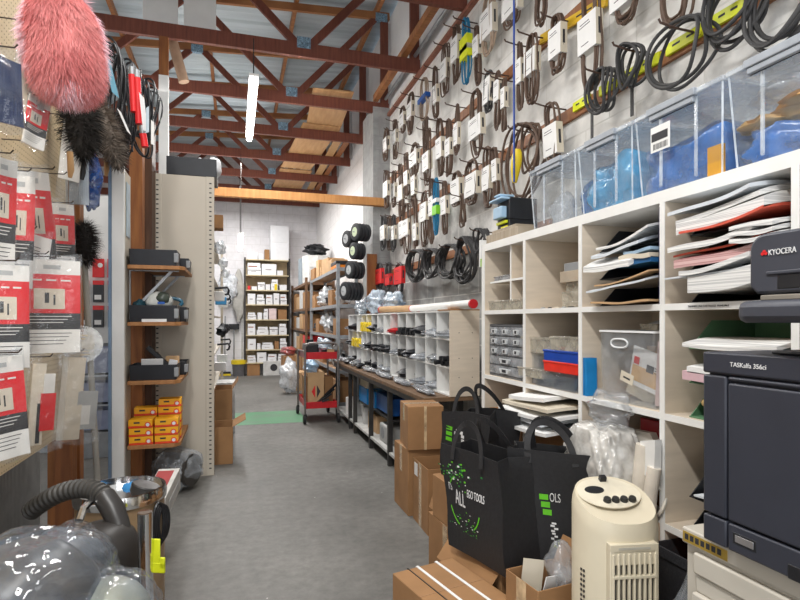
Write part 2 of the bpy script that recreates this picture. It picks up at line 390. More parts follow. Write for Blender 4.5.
# plywood and timber stored on the chords
for k, (x0, x1, y0, y1, z, a, m, lab) in enumerate([
    (.95, 1.55, 8.6, 11.2, 4.472, .05, PLY, 'large plywood sheet lying on the roof trusses near the right wall'),
    (1.05, 1.6, 7.3, 9.0, 4.495, -.06, PLY, 'nearest plywood sheet lying across the trusses by the pillar'),
    (1.62, 1.76, 9.3, 13.5, 4.472, 0, TIMB_L, 'long timber plank on the trusses beside the right wall'),
    (1.80, 1.9, 8.9, 13.3, 4.472, 0, TIMB_O, 'darker timber plank on the trusses closest to the right wall'),
    (.85, 1.5, 11.3, 13.2, 4.472, .03, PLY, 'farthest plywood sheet on the trusses near the rear wall')]):
    cx, cy = (x0 + x1) / 2, (y0 + y1) / 2
    solo(MB().c(0, 0, .009, x1 - x0, y1 - y0, .018), 'plywood_sheet' if 'ply' in lab else 'timber_plank', m, lab, 'board', (cx, cy, z), a, smooth=False)
# two white boards on the truss
for k, (a, c, lab) in enumerate(((143, 178, 'white painted upright board on the roof truss, left of the pair'), (184, 216, 'white painted upright board on the roof truss, right of the pair'))):
    p, q = W(a, 18, Y=6.16), W(c, 30, Y=6.16)
    solo(MB().b(p.x, q.x, 6.145, 6.165, 4.475, 5.36), 'white_board', WHITEPAINT, lab, 'board', group='white boards on the truss', smooth=False)
# leaning cardboard tube behind the truss
solo(MB().cyl(W(172, 40, Y=6.3), W(184, 82, Y=6.3), .055), 'cardboard_tube', mat('kraft_tube', (.36, .24, .16), .8), 'brown cardboard tube hanging slantwise under the truss by the white post', 'tube')
# hanging post: brown above, white paint below
px = W(164, 40, Y=6.11)
mb = MB(); mb.b(px.x - .045, px.x + .045, 6.07, 6.13, 3.92, 4.32); mb.m = 1; mb.b(px.x - .046, px.x + .046, 6.069, 6.131, 2.62, 3.92); mb.m = 0; mb.b(px.x - .045, px.x + .045, 6.07, 6.13, 0, 2.62)
solo(mb, 'timber_post', [TIMB_O, WHITEPAINT], 'timber post painted white in the middle, rising behind the tall beige panel', 'post', smooth=False)

# ---------------------------------------------------------------- lamps
EM = mat('lit_tube', (1, .99, .97), .4, emit=26, var=0)
def tube_light(label, p, q, zt):
    t = thing('tube_light', label, 'ceiling light', p, group='hanging tube lights')
    mb = MB(); d = (q - p)
    mb.bar(p + Vector((0, 0, .045)), q + Vector((0, 0, .045)), .10, .03); mb.build('housing', WHITEPAINT, t, w=True, bev=.004)
    MB().cyl(p + d * .02, q - d * .02, .036, seg=14).build('diffuser', EM, t, w=True)
    for f in (.06, .94):
        s = p + d * f; MB().cyl(s + Vector((0, 0, .05)), (s.x, s.y, zt), .006, seg=6).build('suspension_rod', DKSTEEL, t, w=True)
    return t
p = W(254, 79, zc=5.6); q = W(250.5, 137, zc=7.5); q.z = p.z; q.x = p.x
tube_light('long bright tube light hanging over the aisle from the trusses', p, q, 4.35)
p = W(241, 236, zc=9.6); q = Vector((p.x, p.y + 2.0, p.z))
tube_light('small distant lit tube light in front of the rear block wall', p, q, 4.35)
# ---------------------------------------------------------------- belt wall: timber rails, yellow strips, hooks, belts
RAIL = wood('rail_timber', (.34, .15, .065), (.22, .085, .035), (1, 10, 1))
def wall_rail(z, y0, y1, lab): solo(MB().b(XW - .022, XW - .001, y0, y1, z - .04, z + .04), 'timber_rail', RAIL, lab, 'rail', smooth=False)
wall_rail(2.735, .8, 7.4, 'long orange brown timber rail behind the lower hooks of the belt wall')
wall_rail(3.36, 1.0, 7.4, 'long orange brown timber rail behind the upper hooks of the belt wall')
wall_rail(2.06, 3.3, 7.4, 'short lower timber rail behind the black belt coils')
def wall_strip(a, b, ya, yb, m, lab, h=.028):
    p, q = W(a, ya, X=XW - .03), W(b, yb, X=XW - .03)
    mb = MB(); mb.bar(p, q, .018, h * 2)
    mb.m = 1
    d = q - p
    for f in (.2, .6): mb.bar(p + d * f + Vector((-.0095, 0, .004)), p + d * (f + .22) + Vector((-.0095, 0, .004)), .001, .010)
    solo(mb, 'yellow_strip', [m, INK], lab, 'strip', smooth=False)
for a, b, ya, yb, lab in ((574, 590, 108, 98, 'lime yellow strip on the lower rail below the tan looped belt'), (600, 618, 92, 81, 'lime yellow strip behind the small black belt coils'), (622, 660, 79, 57, 'lime yellow strip seen through the big dark ring of belt, left'),
                          (667, 703, 51, 29, 'lime yellow strip seen through the big dark ring of belt, right'), (714, 745, 22, 4, 'lime yellow strip behind the black belt bundle at the top right')):
    wall_strip(a, b, ya, yb, LIME, lab)
wall_strip(541, 607, 40, 0, mat('golden_yellow', (.72, .45, .02), .5), 'long golden yellow strip on the upper rail', h=.032)

HOOKM = mat('rusty_hook_wire', (.085, .05, .038), .6, .3)
BK = {'b': BELTB, 'l': BELTL, 'k': BELTK, 'u': BELTBL}
XB = 1.985
BN = 0
def hook(y, z, lab, xout=1.86):
    mb = MB(); mb.tube([(XW, y, z - .012), (1.95, y, z - .008), (xout + .01, y, z + .004), (xout, y, z + .02)], .0055, 6)
    solo(mb, 'wire_hook', HOOKM, lab, 'hook', group='wire hooks on the belt wall', w=False)
def belt(x0, x1, yt, yb, sl, kind, label, n=4, r=.0072, slm=None, xb=XB, hk=True, slx=None, tags=None):
    """folded loops of belt hanging on a hook, with a card sleeve round their middle"""
    global BN; BN += 1
    rnd = random.Random(BN)
    xm = (x0 + x1) / 2; p = W(xm, yt, X=xb); zc = (p - Vector((0, 0, CH))).dot(Vector((ST, CT, 0)))
    zb = W(xm, yb, X=xb).z; zt = p.z; yc = p.y
    t = min(.036, max(.022, (x1 - x0) * .34 * zc / (F * CT)))
    wy = max(.06, ((x1 - x0) - t * CT * F / zc) * zc * zc / (F * xb)); tl = rnd.uniform(-.10, .06)
    T = thing('drive_belt', label, 'belt', (xb, yc, zb), group='drive belts hanging on the wall')
    mb = MB(); mb.m = 0
    for i in range(n):
        ox = xb - t / 2 + t * (i + .5) / n + rnd.uniform(-.004, .004)
        hw = wy / 2 - r; zz0 = zb + r + rnd.uniform(0, .05) * (1 if i else 0); zz1 = zt - r - rnd.uniform(0, .018)
        hw *= rnd.uniform(.66, 1); oy = yc + rnd.uniform(-.16, .16) * hw; ph = rnd.uniform(0, 6)
        pts = []
        for k in range(26):
            a = 2 * PI * k / 26
            sy, sz = math.cos(a), math.sin(a)
            ey = math.copysign(abs(sy) ** .55, sy); ez = math.copysign(abs(sz) ** .9, sz)
            z = (zz0 + zz1) / 2 + ez * (zz1 - zz0) / 2
            pinch = 1 - (.18 if sl else .30) * math.exp(-((ez - .15) / .3) ** 2)
            pts.append((ox + .006 * math.sin(2 * a + ph), oy + ey * hw * pinch + (zt - z) * tl, z))
        mb.tube(pts, r, 6, closed=True)
    mb.build('belt_loop', BK[kind], T, w=True)
    if sl:
        s1, s0 = W(xm, sl[0], X=xb).z, W(xm, sl[1], X=xb).z
        hx, hy = t / 2 + .007, wy / 2 * .92
        sm = slm or PAPER
        mb = MB(); mb.b(xb - hx, xb + hx, yc - hy, yc + hy, s0, s1)
        mb.m = 1                                  # printed lines
        for k, (f, l) in enumerate(((.80, .5), (.72, .6), (.2, .4))):
            z = s0 + (s1 - s0) * f; mb.b(xb - hx - .0006, xb - hx, yc - hy * l + .2 * hy, yc + hy * l + .2 * hy, z, z + (s1 - s0) * .022)
        mb.b(xb - hx * .35, xb + hx * .35, yc - hy - .0006, yc - hy, s0 + (s1 - s0) * .3, s0 + (s1 - s0) * .75)
        mb.m = 2; mb.b(xb - hx, xb + hx, yc - hy - .0004, yc - hy, s0, s1)
        mb.v = [(x, y + (zt - z) * tl, z) for x, y, z in mb.v]
        mb.build('paper_sleeve', [sm, INK, slm or CREAM], T, w=True, smooth=False)
    if tags:
        for (c0, c1, m) in tags:
            z1, z0 = W(xm, c0, X=xb).z, W(xm, c1, X=xb).z
            mb = MB().b(xb - t / 2 - .013, xb + t / 2 + .01, yc - wy / 2 - .004, yc + wy / 2 + .004, z0, z1); mb.v = [(x, y + (zt - z) * tl, z) for x, y, z in mb.v]; mb.build('label_band', m, T, w=True, smooth=False)
    if hk: hook(yc + rnd.uniform(-.2, .2) * wy * .4, zt - .026, 'rusty hook of the ' + label)
    return T
ROWS = {
 'top row': [
  (399, 406, 106, 134, (114, 127), 'b'), (407, 415, 92, 134, (103, 118), 'b'), (418, 429, 78, 122, None, 'l'), (431, 439, 66, 120, (87, 105), 'b'), (440, 450, 43, 97, (61, 80), 'b'),
  (451, 462, 24, 84, (38, 61), 'b'), (460, 471, 18, 86, None, 'u'), (472, 481, 25, 88, (38, 57), 'b'), (479, 497, -6, 57, (10, 38), 'l'), (501, 523, -32, 28, (-14, 16), 'b'), (532, 548, -30, 27, None, 'b'),
  (576, 602, -34, 95, (16, 52), 'b'), (606, 640, -60, 27, (-30, 8), 'b'), (650, 691, -70, 31, None, 'b')],
 'second row': [
  (383, 390, 128, 161, (138, 151), 'b'), (392, 398, 119, 160, (131, 144), 'b'), (422, 429, 116, 150, None, 'b'), (435, 444, 118, 178, (139, 159), 'b'), (445, 453, 118, 177, (139, 156), 'b'),
  (454, 461, 103, 155, (123, 145), 'b'), (467, 484, 89, 160, (118, 139), 'b'), (483, 495, 70, 113, (78, 103), 'k'), (494, 503, 70, 130, (80, 101), 'b'), (501, 508, 76, 132, (88, 108), 'b'),
  (515, 524, 41, 112, (60, 84), 'b'), (524, 541, 32, 104, (50, 74), 'b'), (548, 567, 14, 75, (27, 57), 'b'), (541, 561, 102, 165, (126, 157), 'b')],
 'third row': [
  (383, 390, 170, 209, (182, 197), 'b'), (391, 397, 170, 208, (184, 198), 'b'), (397, 404, 163, 218, (186, 201), 'b'), (403, 409, 152, 200, (172, 186), 'b'), (411, 417, 158, 207, (176, 195), 'b'), (409, 420, 143, 178, (152, 166), 'b'),
  (422, 432, 128, 186, (153, 171), 'b'), (450, 463, 170, 207, (180, 203), 'b'), (464, 481, 159, 205, (174, 196), 'b'), (482, 494, 146, 208, (167, 190), 'b'), (491, 499, 146, 205, (160, 182), 'b')],
 'fourth row': [
  (380, 387, 215, 251, (226, 240), 'k'), (386, 392, 215, 251, (227, 240), 'b'), (391, 397, 214, 252, (226, 240), 'k'), (398, 404, 200, 247, (222, 239), 'b'), (402, 411, 203, 255, (220, 236), 'b'), (412, 418, 197, 250, (224, 241), 'b'),
  (420, 430, 190, 247, (203, 221), 'b'), (428, 435, 178, 245, (197, 216), 'b'), (433, 439, 177, 236, None, 'u'), (440, 448, 180, 236, (197, 215), 'b'), (459, 467, 193, 228, None, 'b')],
}
KN = {'b': 'brown', 'l': 'tan', 'k': 'black', 'u': 'bright blue'}
for row, L_ in ROWS.items():
    for i, (x0, x1, yt, yb, sl, kd) in enumerate(L_):
        lab = f"{'white sleeved' if sl else 'bare'} {KN[kd]} belt, {nth(i)} from the pillar in the {row}"
        if kd == 'u' and row == 'top row': lab = 'bright blue belt with lime labels in the top row'
        if kd == 'u' and row != 'top row': lab = 'bright blue belt with a green label in the fourth row'
        tg = None
        if kd == 'u': tg = [(38, 60, LIME), (48, 53, PAPER)] if row == 'top row' else [(206, 215, mat('green_label', (.2, .6, .02), .5)), (199, 203, PAPER)]
        if sl is None and (x0, x1) == (418, 429): tg = [(97, 101, BLUE)]
        belt(x0, x1, yt, yb, sl, kd, lab, tags=tg, n=5 if x1 - x0 > 11 else 4, xb=1.90 if x1 < 391 else XB)
# red sleeved black belts by the pillar
for a in ((375, 384, 262, 292, (269, 284), 'black belt in a red sleeve, closest to the pillar'), (385, 393, 262, 290, (274, 285), 'black belt in a low red sleeve, middle of three'), (394, 405, 262, 295, (267, 284), 'black belt in a red sleeve, right of three')):
    belt(*a[:5], 'k', a[5], slm=REDCARD, xb=1.90)
def coil(cx, cy, rx, ry, n, kind, label, r=.009, xb=1.96, hk=True, jit=.22, tilt=0.):
    global BN; BN += 1
    rnd = random.Random(BN * 7)
    p = W(cx, cy, X=xb); zc = (p - Vector((0, 0, CH))).dot(Vector((ST, CT, 0)))
    rz = ry * zc / F; wy = max(.05, rx * zc * zc / (F * xb) * .9)
    T = thing('belt_coil', label, 'belt', (xb, p.y, p.z - rz), group='belts coiled on the wall')
    for i in range(n):
        mb = MB()
        k1, k2 = rnd.uniform(1 - jit, 1), rnd.uniform(1 - jit, 1); ph = rnd.uniform(0, 6); ox = xb - .03 + .07 * i / max(1, n - 1)
        pts = []
        for k in range(36):
            a = 2 * PI * k / 36
            pts.append((ox + .018 * math.sin(a * 2 + ph) - tilt * math.sin(a), p.y + wy * k1 * (math.cos(a) + .06 * math.sin(3 * a + ph)), p.z + rz * (1 - k2) + rz * k2 * math.sin(a)))
        mb.tube(pts, r, 8, closed=True); mb.build('belt_loop', BK[kind], T, w=True)
    if hk: hook(p.y + .01, p.z + rz * .9, 'rusty hook of the ' + label)
for a in ((416, 266, 10, 16, 11, 'k', 'black belt coil beside the red sleeved belts'), (432, 264, 9, 15, 9, 'k', 'black belt coil, second along the bottom row'), (449, 262, 13, 17, 9, 'k', 'wide black belt coil under the concrete block seam'), (465, 261, 11, 24, 10, 'k', 'tall black belt coil at the end of the white cube shelf'),
          (481, 243, 6, 14, 5, 'k', 'small black belt coil peeping over the corner of the cube shelf'), (521, 168, 20, 43, 4, 'b', 'big brown belt coil hanging behind the black dispenser'), (531, 150, 11, 26, 3, 'b', 'smaller brown belt coil inside the big brown coil'),
          (601, 92, 13, 23, 5, 'k', 'small black belt coil in front of the lower rail, left one'), (630, 70, 12, 25, 4, 'k', 'small black belt coil in front of the lower rail, right one'), (678, 55, 36, 33, 3, 'k', 'big dark ring of belt just above the clear boxes'),
          (730, 10, 33, 38, 5, 'k', 'thick bundle of dark belts at the top right'), (778, 8, 36, 42, 5, 'k', 'thick bundle of dark belts closest to the right edge')):
    coil(*a)
# two straps hanging from the small black coils
for a, b, c, lab in ((592, 100, 140, 'thin black strap hanging under the left small black coil'), (632, 76, 116, 'thin black strap hanging under the right small black coil')):
    p, q = W(a, b, X=2.0), W(a, c, X=2.0)
    solo(MB().bar(q, p, .02, .006, (1, 0, 0)), 'hanging_strap', BELTK, lab, 'strap')
# vertical blue rod in front of the belts
p, q = W(514, -30, X=1.80), W(514, 182, X=1.80)
solo(MB().cyl((q.x, q.y, q.z), (q.x, q.y, 4.2), .007, seg=8), 'blue_rod', mat('blue_rod_paint', (.01, .05, .28), .4), 'thin vertical blue rod rising from the black dispenser in front of the belts', 'rod')

# ---------------------------------------------------------------- white cube shelf
XS, XSB = 1.50, 1.90
DY = [3.144, 2.634, 2.133, 1.636, 1.139, .64]
RZ = [1.853, 1.447, 1.047, .646, .246]        # board centres, top to bottom
sh = thing('cube_shelf', 'large white cube shelf with beige insides along the right wall', 'shelf', (XS, 1.9, 0))
mb = MB(); mb.m = 0
mb.b(XS + .002, XSB, DY[-1] - .02, DY[0] + .02, 1.831, 1.875); mb.build('top_board', WHITE, sh, w=True, smooth=False, bev=.0015)
def shelf_part(nm, b, edge):
    mb = MB(); mb.b(*b); mb.m = 1; mb.b(*edge); mb.build(nm, [BEIGE, WHITE], sh, w=True, smooth=False)
for i, y in enumerate(DY):
    h = .020 if i == 0 else .012
    shelf_part('upright', (XS + .003, XSB, y - h, y + h, 0.02, 1.831), (XS, XS + .003, y - h, y + h, 0.02, 1.831))
MB().b(XS, XS + .003, DY[-1] - .02, DY[0] + .02, 1.831, 1.875).build('front_edge', WHITE, sh, w=True, smooth=False)
for j, z in enumerate(RZ[1:] + [.045]):
    for i in range(5):
        shelf_part('shelf_board', (XS + .003, XSB - .01, DY[i + 1] + .012, DY[i] - (.020 if i == 0 else .012), z - .011, z + .011), (XS, XS + .003, DY[i + 1] + .012, DY[i] - (.02 if i == 0 else .012), z - .012, z + .012))
MB().b(XSB - .01, XSB - .002, DY[-1] - .01, DY[0] + .01, .03, 1.831).build('back_panel', BEIGE, sh, w=True, smooth=False)
MB().b(XS + .02, XSB, DY[-1] - .018, DY[0] + .0205, 0, .03).build('plinth', WHITE, sh, w=True, smooth=False)
MB().b(XS + .01, XSB, DY[0] + .020, DY[0] + .022, .03, 1.831).build('end_panel', WHITE, sh, w=True, smooth=False)
# quartering in the far top cell
ym = W(510.5, 300, X=1.52).y
shelf_part('upright', (1.523, 1.89, ym - .006, ym + .006, 1.458, 1.831), (1.52, 1.523, ym - .006, ym + .006, 1.458, 1.831))
for y0, y1 in ((DY[1] + .012, ym - .006), (ym + .006, DY[0] - .06)):
    shelf_part('shelf_board', (1.523, 1.89, y0, y1, 1.625, 1.637), (1.52, 1.523, y0, y1, 1.625, 1.637))
# printed strip on the board edge
MB().b(XS - .0012, XS, 1.30, 1.52, 1.440, 1.455).build('edge_label', PAPER, sh, w=True, smooth=False)
text('TRIMMER LINE CARTRIDGE  MANUALS', 'edge_lettering', INK, sh, (-.002, -.385, 1.4435), (PI / 2, 0, -PI / 2), .0095, .0003, 'LEFT')

# things on top of the cube shelf -------------------------------------------------
ZT = 1.875
def clear_box(y0, y1, label, h=.325):
    t = thing('storage_box', label, 'storage box', (1.70, (y0 + y1) / 2, ZT), group='clear boxes on the cube shelf')
    w = (y1 - y0) / 2
    MB().tray(-.185, .185, -w, w, 0, h - .02, .004, .018).build('box_body', CLEARBOX, t, bev=.004)
    mb = MB(); mb.b(-.192, .192, -w - .006, w + .006, h - .024, h - .006); mb.b(-.165, .165, -w + .02, w - .02, h - .006, h); mb.build('lid', CLEARRIM, t, bev=.003)
    for k in (-.45, .35): MB().b(-.186, -.180, k * w - .005, k * w + .005, .02, h - .03).build('side_rib', CLEARRIM, t)
    for s in (-1, 1): MB().bar((-.168, s * (w - .019), .004), (-.185, s * (w - .002), h - .024), .006, .006).build('corner_rib', CLEARRIM, t)
    mb = MB(); mb.b(-.205, -.186, -.5 * w, .62 * w, h - .030, h - .004); mb.b(-.200, -.186, -.45 * w, .57 * w, h - .05, h - .03); mb.build('clip_handle', [mat('grey_clip', (.33, .36, .40), .45)], t, bev=.003)
    mb = MB(); mb.b(-.1875, -.1865, -.44 * w, .56 * w, h - .052, h - .032); mb.build('handle_gap', BLACK, t, smooth=False)
    return t
def yy(px, X=1.51): return W(px, 220, X=X).y
cb = [(yy(575), yy(529), 'clear storage box on the cube shelf, leftmost, next to the black dispenser'), (yy(632), yy(577), 'clear storage box full of light blue plastic, second from the left'),
      (yy(723), yy(634), 'clear storage box with a white barcode label, third from the left'), (yy(850), yy(726), 'clear storage box holding tan gloves, cut by the right edge of the view')]
CB = [clear_box(a + .004, b - .004, l) for a, b, l in cb]
t = CB[2]
mb = MB(); mb.b(-.190, -.1885, .02, .115, .155, .25); mb.m = 1; mb.b(-.1908, -.190, .03, .11, .195, .225)
for k in range(12): mb.b(-.1908, -.190, .032 + k * .006, .034 + k * .006 + (.001 if k % 3 else 0), .163, .185)
mb.build('barcode_label', [PAPER, INK], t, smooth=False)
BLUEBAG = film('blue_plastic_bag', (.10, .46, .78), .85, .25, .8, 11)
NAVYBAG = film('dark_blue_bag', (.03, .20, .62), .9, .25, .8, 11)
def blobthing(nm, lab, cat, c, r, m, amp=.16, fr=3, seed=1, nu=28, nv=18, flat=None, group=None):
    mb = MB().blob((0, 0, 0), r, nu, nv, amp, fr, seed, flat=flat)
    z = min(v[2] for v in mb.v)
    return solo(mb, nm, m, lab, cat, (c[0], c[1], c[2] - z), angle=70, group=group)
def filler(nm, lab, cat, k, hgt, m, seed, fx=.155, amp=.2, fr=4.2):
    y0, y1, _ = cb[k]; w = (y1 - y0) / 2 - .026
    mb = MB().blob((0, 0, 0), (fx * 1.25, w * 1.25, hgt * 1.1), 44, 28, amp, fr, seed)
    mb.v = [(max(-fx, min(fx, x)), max(-w, min(w, y)), max(-hgt * .5, z)) for x, y, z in mb.v]
    return solo(mb, nm, m, lab, cat, (1.70, (y0 + y1) / 2, ZT + .006 + hgt * .5), angle=80)
def inside(k): y0, y1, _ = cb[k]; return (1.70, (y0 + y1) / 2, ZT + .006), (y1 - y0) / 2 - .035
c, h = inside(0); blobthing('plastic_bag', 'dark navy bag slumped inside the leftmost clear storage box', 'bag', (c[0] + .05, c[1] - .06, c[2]), (.09, h * .55, .11), NAVYBAG, seed=2)
blobthing('plastic_bag', 'crumpled clear bag inside the leftmost clear storage box', 'bag', (c[0] - .06, c[1] + .08, c[2]), (.06, h * .45, .08), FOGGY, seed=3)
filler('plastic_bag', 'light blue plastic bag filling the second clear storage box', 'bag', 1, .150, BLUEBAG, 4)
filler('plastic_bag', 'deep blue plastic bag inside the box with the barcode label', 'bag', 2, .135, NAVYBAG, 5)
solo(MB().c(0, 0, .05, .012, .06, .10), 'yellow_card', mat('ochre_card', (.6, .3, .03), .6), 'small ochre card standing in the corner of the barcode labelled box', 'card', (1.536, cb[2][0] + .05, ZT + .006))
filler('plastic_bag', 'dark blue bag at the bottom of the box with tan gloves', 'bag', 3, .08, NAVYBAG, 6)
c, h = inside(3)
GLV = mat('tan_leather', (.55, .33, .12), .7, var=.2)
for k in range(4):
    blobthing('work_glove', f'tan work glove in the right-hand clear box, {nth(k)} of the pile from the left', 'glove', (1.62 + .03 * (k % 2), c[1] + .12 - .08 * k, ZT + .115 + .016 * k), (.085, .085, .020), GLV, .25, 4, 20 + k, 18, 10)
blobthing('plastic_bag', 'pinkish plastic bag lying on the tan gloves in the right-hand clear box', 'bag', (1.66, c[1] - .06, ZT + .165), (.10, .10, .02), film('pink_bag', (.7, .25, .35), .7, .3, .6), seed=9)
blobthing('plastic_bag', 'crumpled clear bag on top inside the right-hand clear box', 'bag', (1.62, c[1] + .07, ZT + .19), (.08, .10, .035), FOGGY, seed=10)
# black dispenser with light blue front tray and a yellow label
p = W(515, 230, X=1.62)
t = thing('parts_dispenser', 'black parts dispenser with a light blue tray and yellow label on the shelf', 'dispenser', (1.60, p.y, ZT))
mb = MB(); mb.b(-.06, .13, -.075, .075, 0, .12); mb.b(-.06, .13, -.075, .075, .12, .25); mb.build('housing', BLACK, t, bev=.006)
mb = MB(); mb.b(-.10, -.06, -.05, .055, .13, .20); mb.build('front_tray', mat('pale_blue_plastic', (.35, .52, .68), .4), t, bev=.006)
mb = MB(); mb.b(-.115, -.055, -.08, .08, .235, .248); mb.b(-.10, .0, -.03, .04, .262, .275); mb.build('clip_lid', mat('pale_blue_plastic', (.35, .52, .68), .4), t, bev=.004)
mb = MB(); mb.b(-.064, -.0605, -.06, .02, .01, .085); mb.m = 1; mb.b(-.0648, -.064, -.05, .01, .045, .05); mb.b(-.0648, -.064, -.05, .005, .03, .035); mb.build('yellow_label', [mat('bright_yellow_card', (.85, .8, .02), .5), INK], t, smooth=False)
MB().b(-.075, -.061, -.06, .06, .10, .115).build('yellow_strip', LIME, t, smooth=False)
p = W(502, 232, X=1.6)
solo(MB().b(-.06, .06, -.20, .20, 0, .055), 'timber_block', wood('weathered_wood', (.42, .36, .28), (.28, .22, .15), (1, 10, 1)), 'weathered timber offcut lying at the far end of the cube shelf top', 'block', (1.58, 2.94, ZT), bev=.003)
solo(MB().b(-.06, .06, -.16, .14, 0, .02), 'timber_block', wood('weathered_wood', (.42, .36, .28), (.28, .22, .15), (1, 10, 1)), 'thin timber strip on top of the weathered offcut', 'block', (1.59, 2.94, ZT + .055), bev=.002)
p = W(518, 165, X=1.85)
solo(MB().tube([(p.x, p.y + .05 * math.sin(a / 8), p.z + .11 - .022 * a) for a in range(11)], [.018, .03, .036, .038, .038, .036, .034, .03, .026, .022, .015], 10), 'hand_tool', YELLOW, 'yellow rounded tool handle behind the black dispenser', 'tool')
# ---------------------------------------------------------------- inside the cube shelf
CASECLR = film('clear_case_plastic', (.62, .58, .48), .45, .2)
GREYCLR = film('smoky_case_plastic', (.45, .47, .5), .55, .25)
def case(nm, lab, x0, x1, pa, pb, z0, h, m, lid=True, cells=0, group=None):
    """flat organiser box between two picture columns"""
    ya, yb = sorted((W(pa, 300, X=x0).y, W(pb, 300, X=x0).y)); w = yb - ya
    t = thing(nm, lab, 'organiser box', (x0, (ya + yb) / 2, z0), group=group)
    MB().tray(0, x1 - x0, -w / 2, w / 2, 0, h * .82, .0025, .002).build('box_body', m, t, bev=.002)
    if cells:
        mb = MB()
        for k in range(1, cells): y = -w / 2 + w * k / cells; mb.b(.004, x1 - x0 - .004, y - .001, y + .001, .003, h * .78)
        mb.build('divider', m, t, smooth=False)
    if lid: MB().b(-.003, x1 - x0 + .003, -w / 2 - .003, w / 2 + .003, h * .82, h).build('lid', m, t, bev=.002)
    return t
SH = [r + .012 for r in RZ[1:]]               # top faces of the boards under each row
case('organiser_box', 'flat smoky organiser box on the small upper shelf of the far top cell', 1.54, 1.72, 509, 494, 1.637, .03, GREYCLR, cells=4)
case('organiser_box', 'pale organiser box at the right of the small upper shelf in the far top cell', 1.62, 1.80, 521.5, 513, 1.637, .035, CLEARBOX)
case('organiser_box', 'long yellowish organiser box along the bottom of the far top cell', 1.512, 1.66, 521, 489, SH[0], .058, CASECLR, cells=6)
case('organiser_box', 'pink tinted organiser box on top of the long yellowish one in the far top cell', 1.66, 1.78, 522, 513, SH[0], .075, film('pink_case', (.6, .45, .55), .5, .25))
# second column, top cell: flat boxes on little ledges at the back right
for k, (z, h, m, lab) in enumerate(((1.455 + .005, .03, CASECLR, 'lowest flat box in the corner of the second top cell'), (1.49, .05, CASECLR, 'second flat box from the bottom in the corner of the second top cell'), (1.54, .045, CASECLR, 'third flat box from the bottom in the corner of the second top cell'),
                                  (1.585, .055, mat('tan_box', (.40, .33, .25), .6), 'tan flat box in the corner of the second top cell'), (1.64, .04, GREY, 'grey flat box topmost in the corner of the second top cell'))):
    z0 = SH[0] if k == 0 else z
    y0 = DY[2] + .016
    solo(MB().b(0, .20, 0, .20 + .02 * (k % 2), 0, (SH[0] + [.03, .08, .125, .18, .22][k]) - (SH[0] + [0, .03, .08, .125, .18][k]) - .0005), 'flat_box', m, lab, 'box', (1.55 + .01 * (k % 3), y0, SH[0] + [0, .03, .08, .125, .18][k]), bev=.002)
for k in range(5):
    p = W(543 + 7 * k, 309, X=1.53 + .01 * (k % 2))
    solo(MB().b(-.008, .008, -.016, .016, 0, .006), 'spare_part', [STEEL, BLACK, CREAM][k % 3], f'tiny spare part lying on the second top cell board, {nth(k)} from the left', 'part', (p.x, p.y, SH[0]), R(-1, 1), bev=.001)
# grey drawer cabinet
ya, yb = W(523, 350, X=1.52).y, W(488, 350, X=1.52).y
t = thing('drawer_cabinet', 'small grey parts cabinet with clear drawers in the far middle cell', 'parts cabinet', (1.52, (ya + yb) / 2, SH[1]))
w = (yb - ya) / 2; hh = .315
mb = MB(); mb.b(.012, .17, -w, w, 0, .012); mb.b(.012, .17, -w, w, hh - .012, hh); mb.b(.012, .17, -w, -w + .01, .012, hh - .012); mb.b(.012, .17, w - .01, w, .012, hh - .012); mb.b(.16, .17, -w + .01, w - .01, .012, hh - .012)
for k in range(1, 5): z = .012 + (hh - .024) * k / 5; mb.b(.012, .16, -w + .01, w - .01, z - .003, z + .003)
mb.build('housing', mat('cabinet_grey', (.12, .125, .135), .5), t, smooth=False)
rh = (hh - .024) / 5
for r in range(5):
    n = 3 if r > 1 else 1
    for k in range(n):
        dw = (2 * w - .022) / n; y0 = -w + .011 + dw * k; z0 = .012 + rh * r + .004
        mb = MB(); mb.tray(.008, .15, y0 + .002, y0 + dw - .002, z0, z0 + rh - .008, .002)
        d = mb.build('drawer', GREYCLR, t, smooth=False)
        ym = y0 + dw / 2; hw = .026 if n == 3 else .06
        mb = MB(); mb.prism([(-hw, .5 * rh), (-hw * .7, .16 * rh), (hw * .7, .16 * rh), (hw, .5 * rh), (hw, .62 * rh), (-hw, .62 * rh)], -.008, .008, Matrix.Translation((0.004, ym, z0)) @ Matrix(((0, 0, 1, 0), (1, 0, 0, 0), (0, 1, 0, 0), (0, 0, 0, 1))))
        mb.m = 1; mb.b(-.0052, -.004, ym - hw * .4, ym + hw * .4, z0 + rh * .25, z0 + rh * .55)
        mb.build('drawer_pull', [mat('pale_drawer_pull', (.6, .62, .63), .4), INK], d, smooth=False)
# second column, middle cell
case('organiser_box', 'wide yellowish organiser box on the stack at the left of the second middle cell', 1.53, 1.75, 550, 521, 1.225, .085, CASECLR)
case('organiser_box', 'clear compartment box under the wide yellowish organiser box', 1.54, 1.75, 545, 526, 1.145, .08, CLEARBOX, cells=5)
case('organiser_box', 'small brownish organiser box under the compartment box in the second middle cell', 1.50, 1.72, 541, 518, 1.095, .05, CASECLR)
case('organiser_box', 'lowest shallow organiser box at the left of the second middle cell', 1.54, 1.74, 537, 526, SH[1], .036, GREYCLR)
case('storage_case', 'blue upper half case above the red case in the second middle cell', 1.515, 1.73, 578, 543.5, 1.195, .055, mat('royal_blue_case', (.008, .055, .36), .4))
case('storage_case', 'red case under the blue case in the second middle cell', 1.515, 1.73, 578, 543.5, 1.143, .052, mat('bright_red_case', (.72, .03, .015), .4))
case('organiser_box', 'clear organiser box with red parts on top of the blue case', 1.52, 1.73, 578, 550, 1.25, .07, CASECLR)
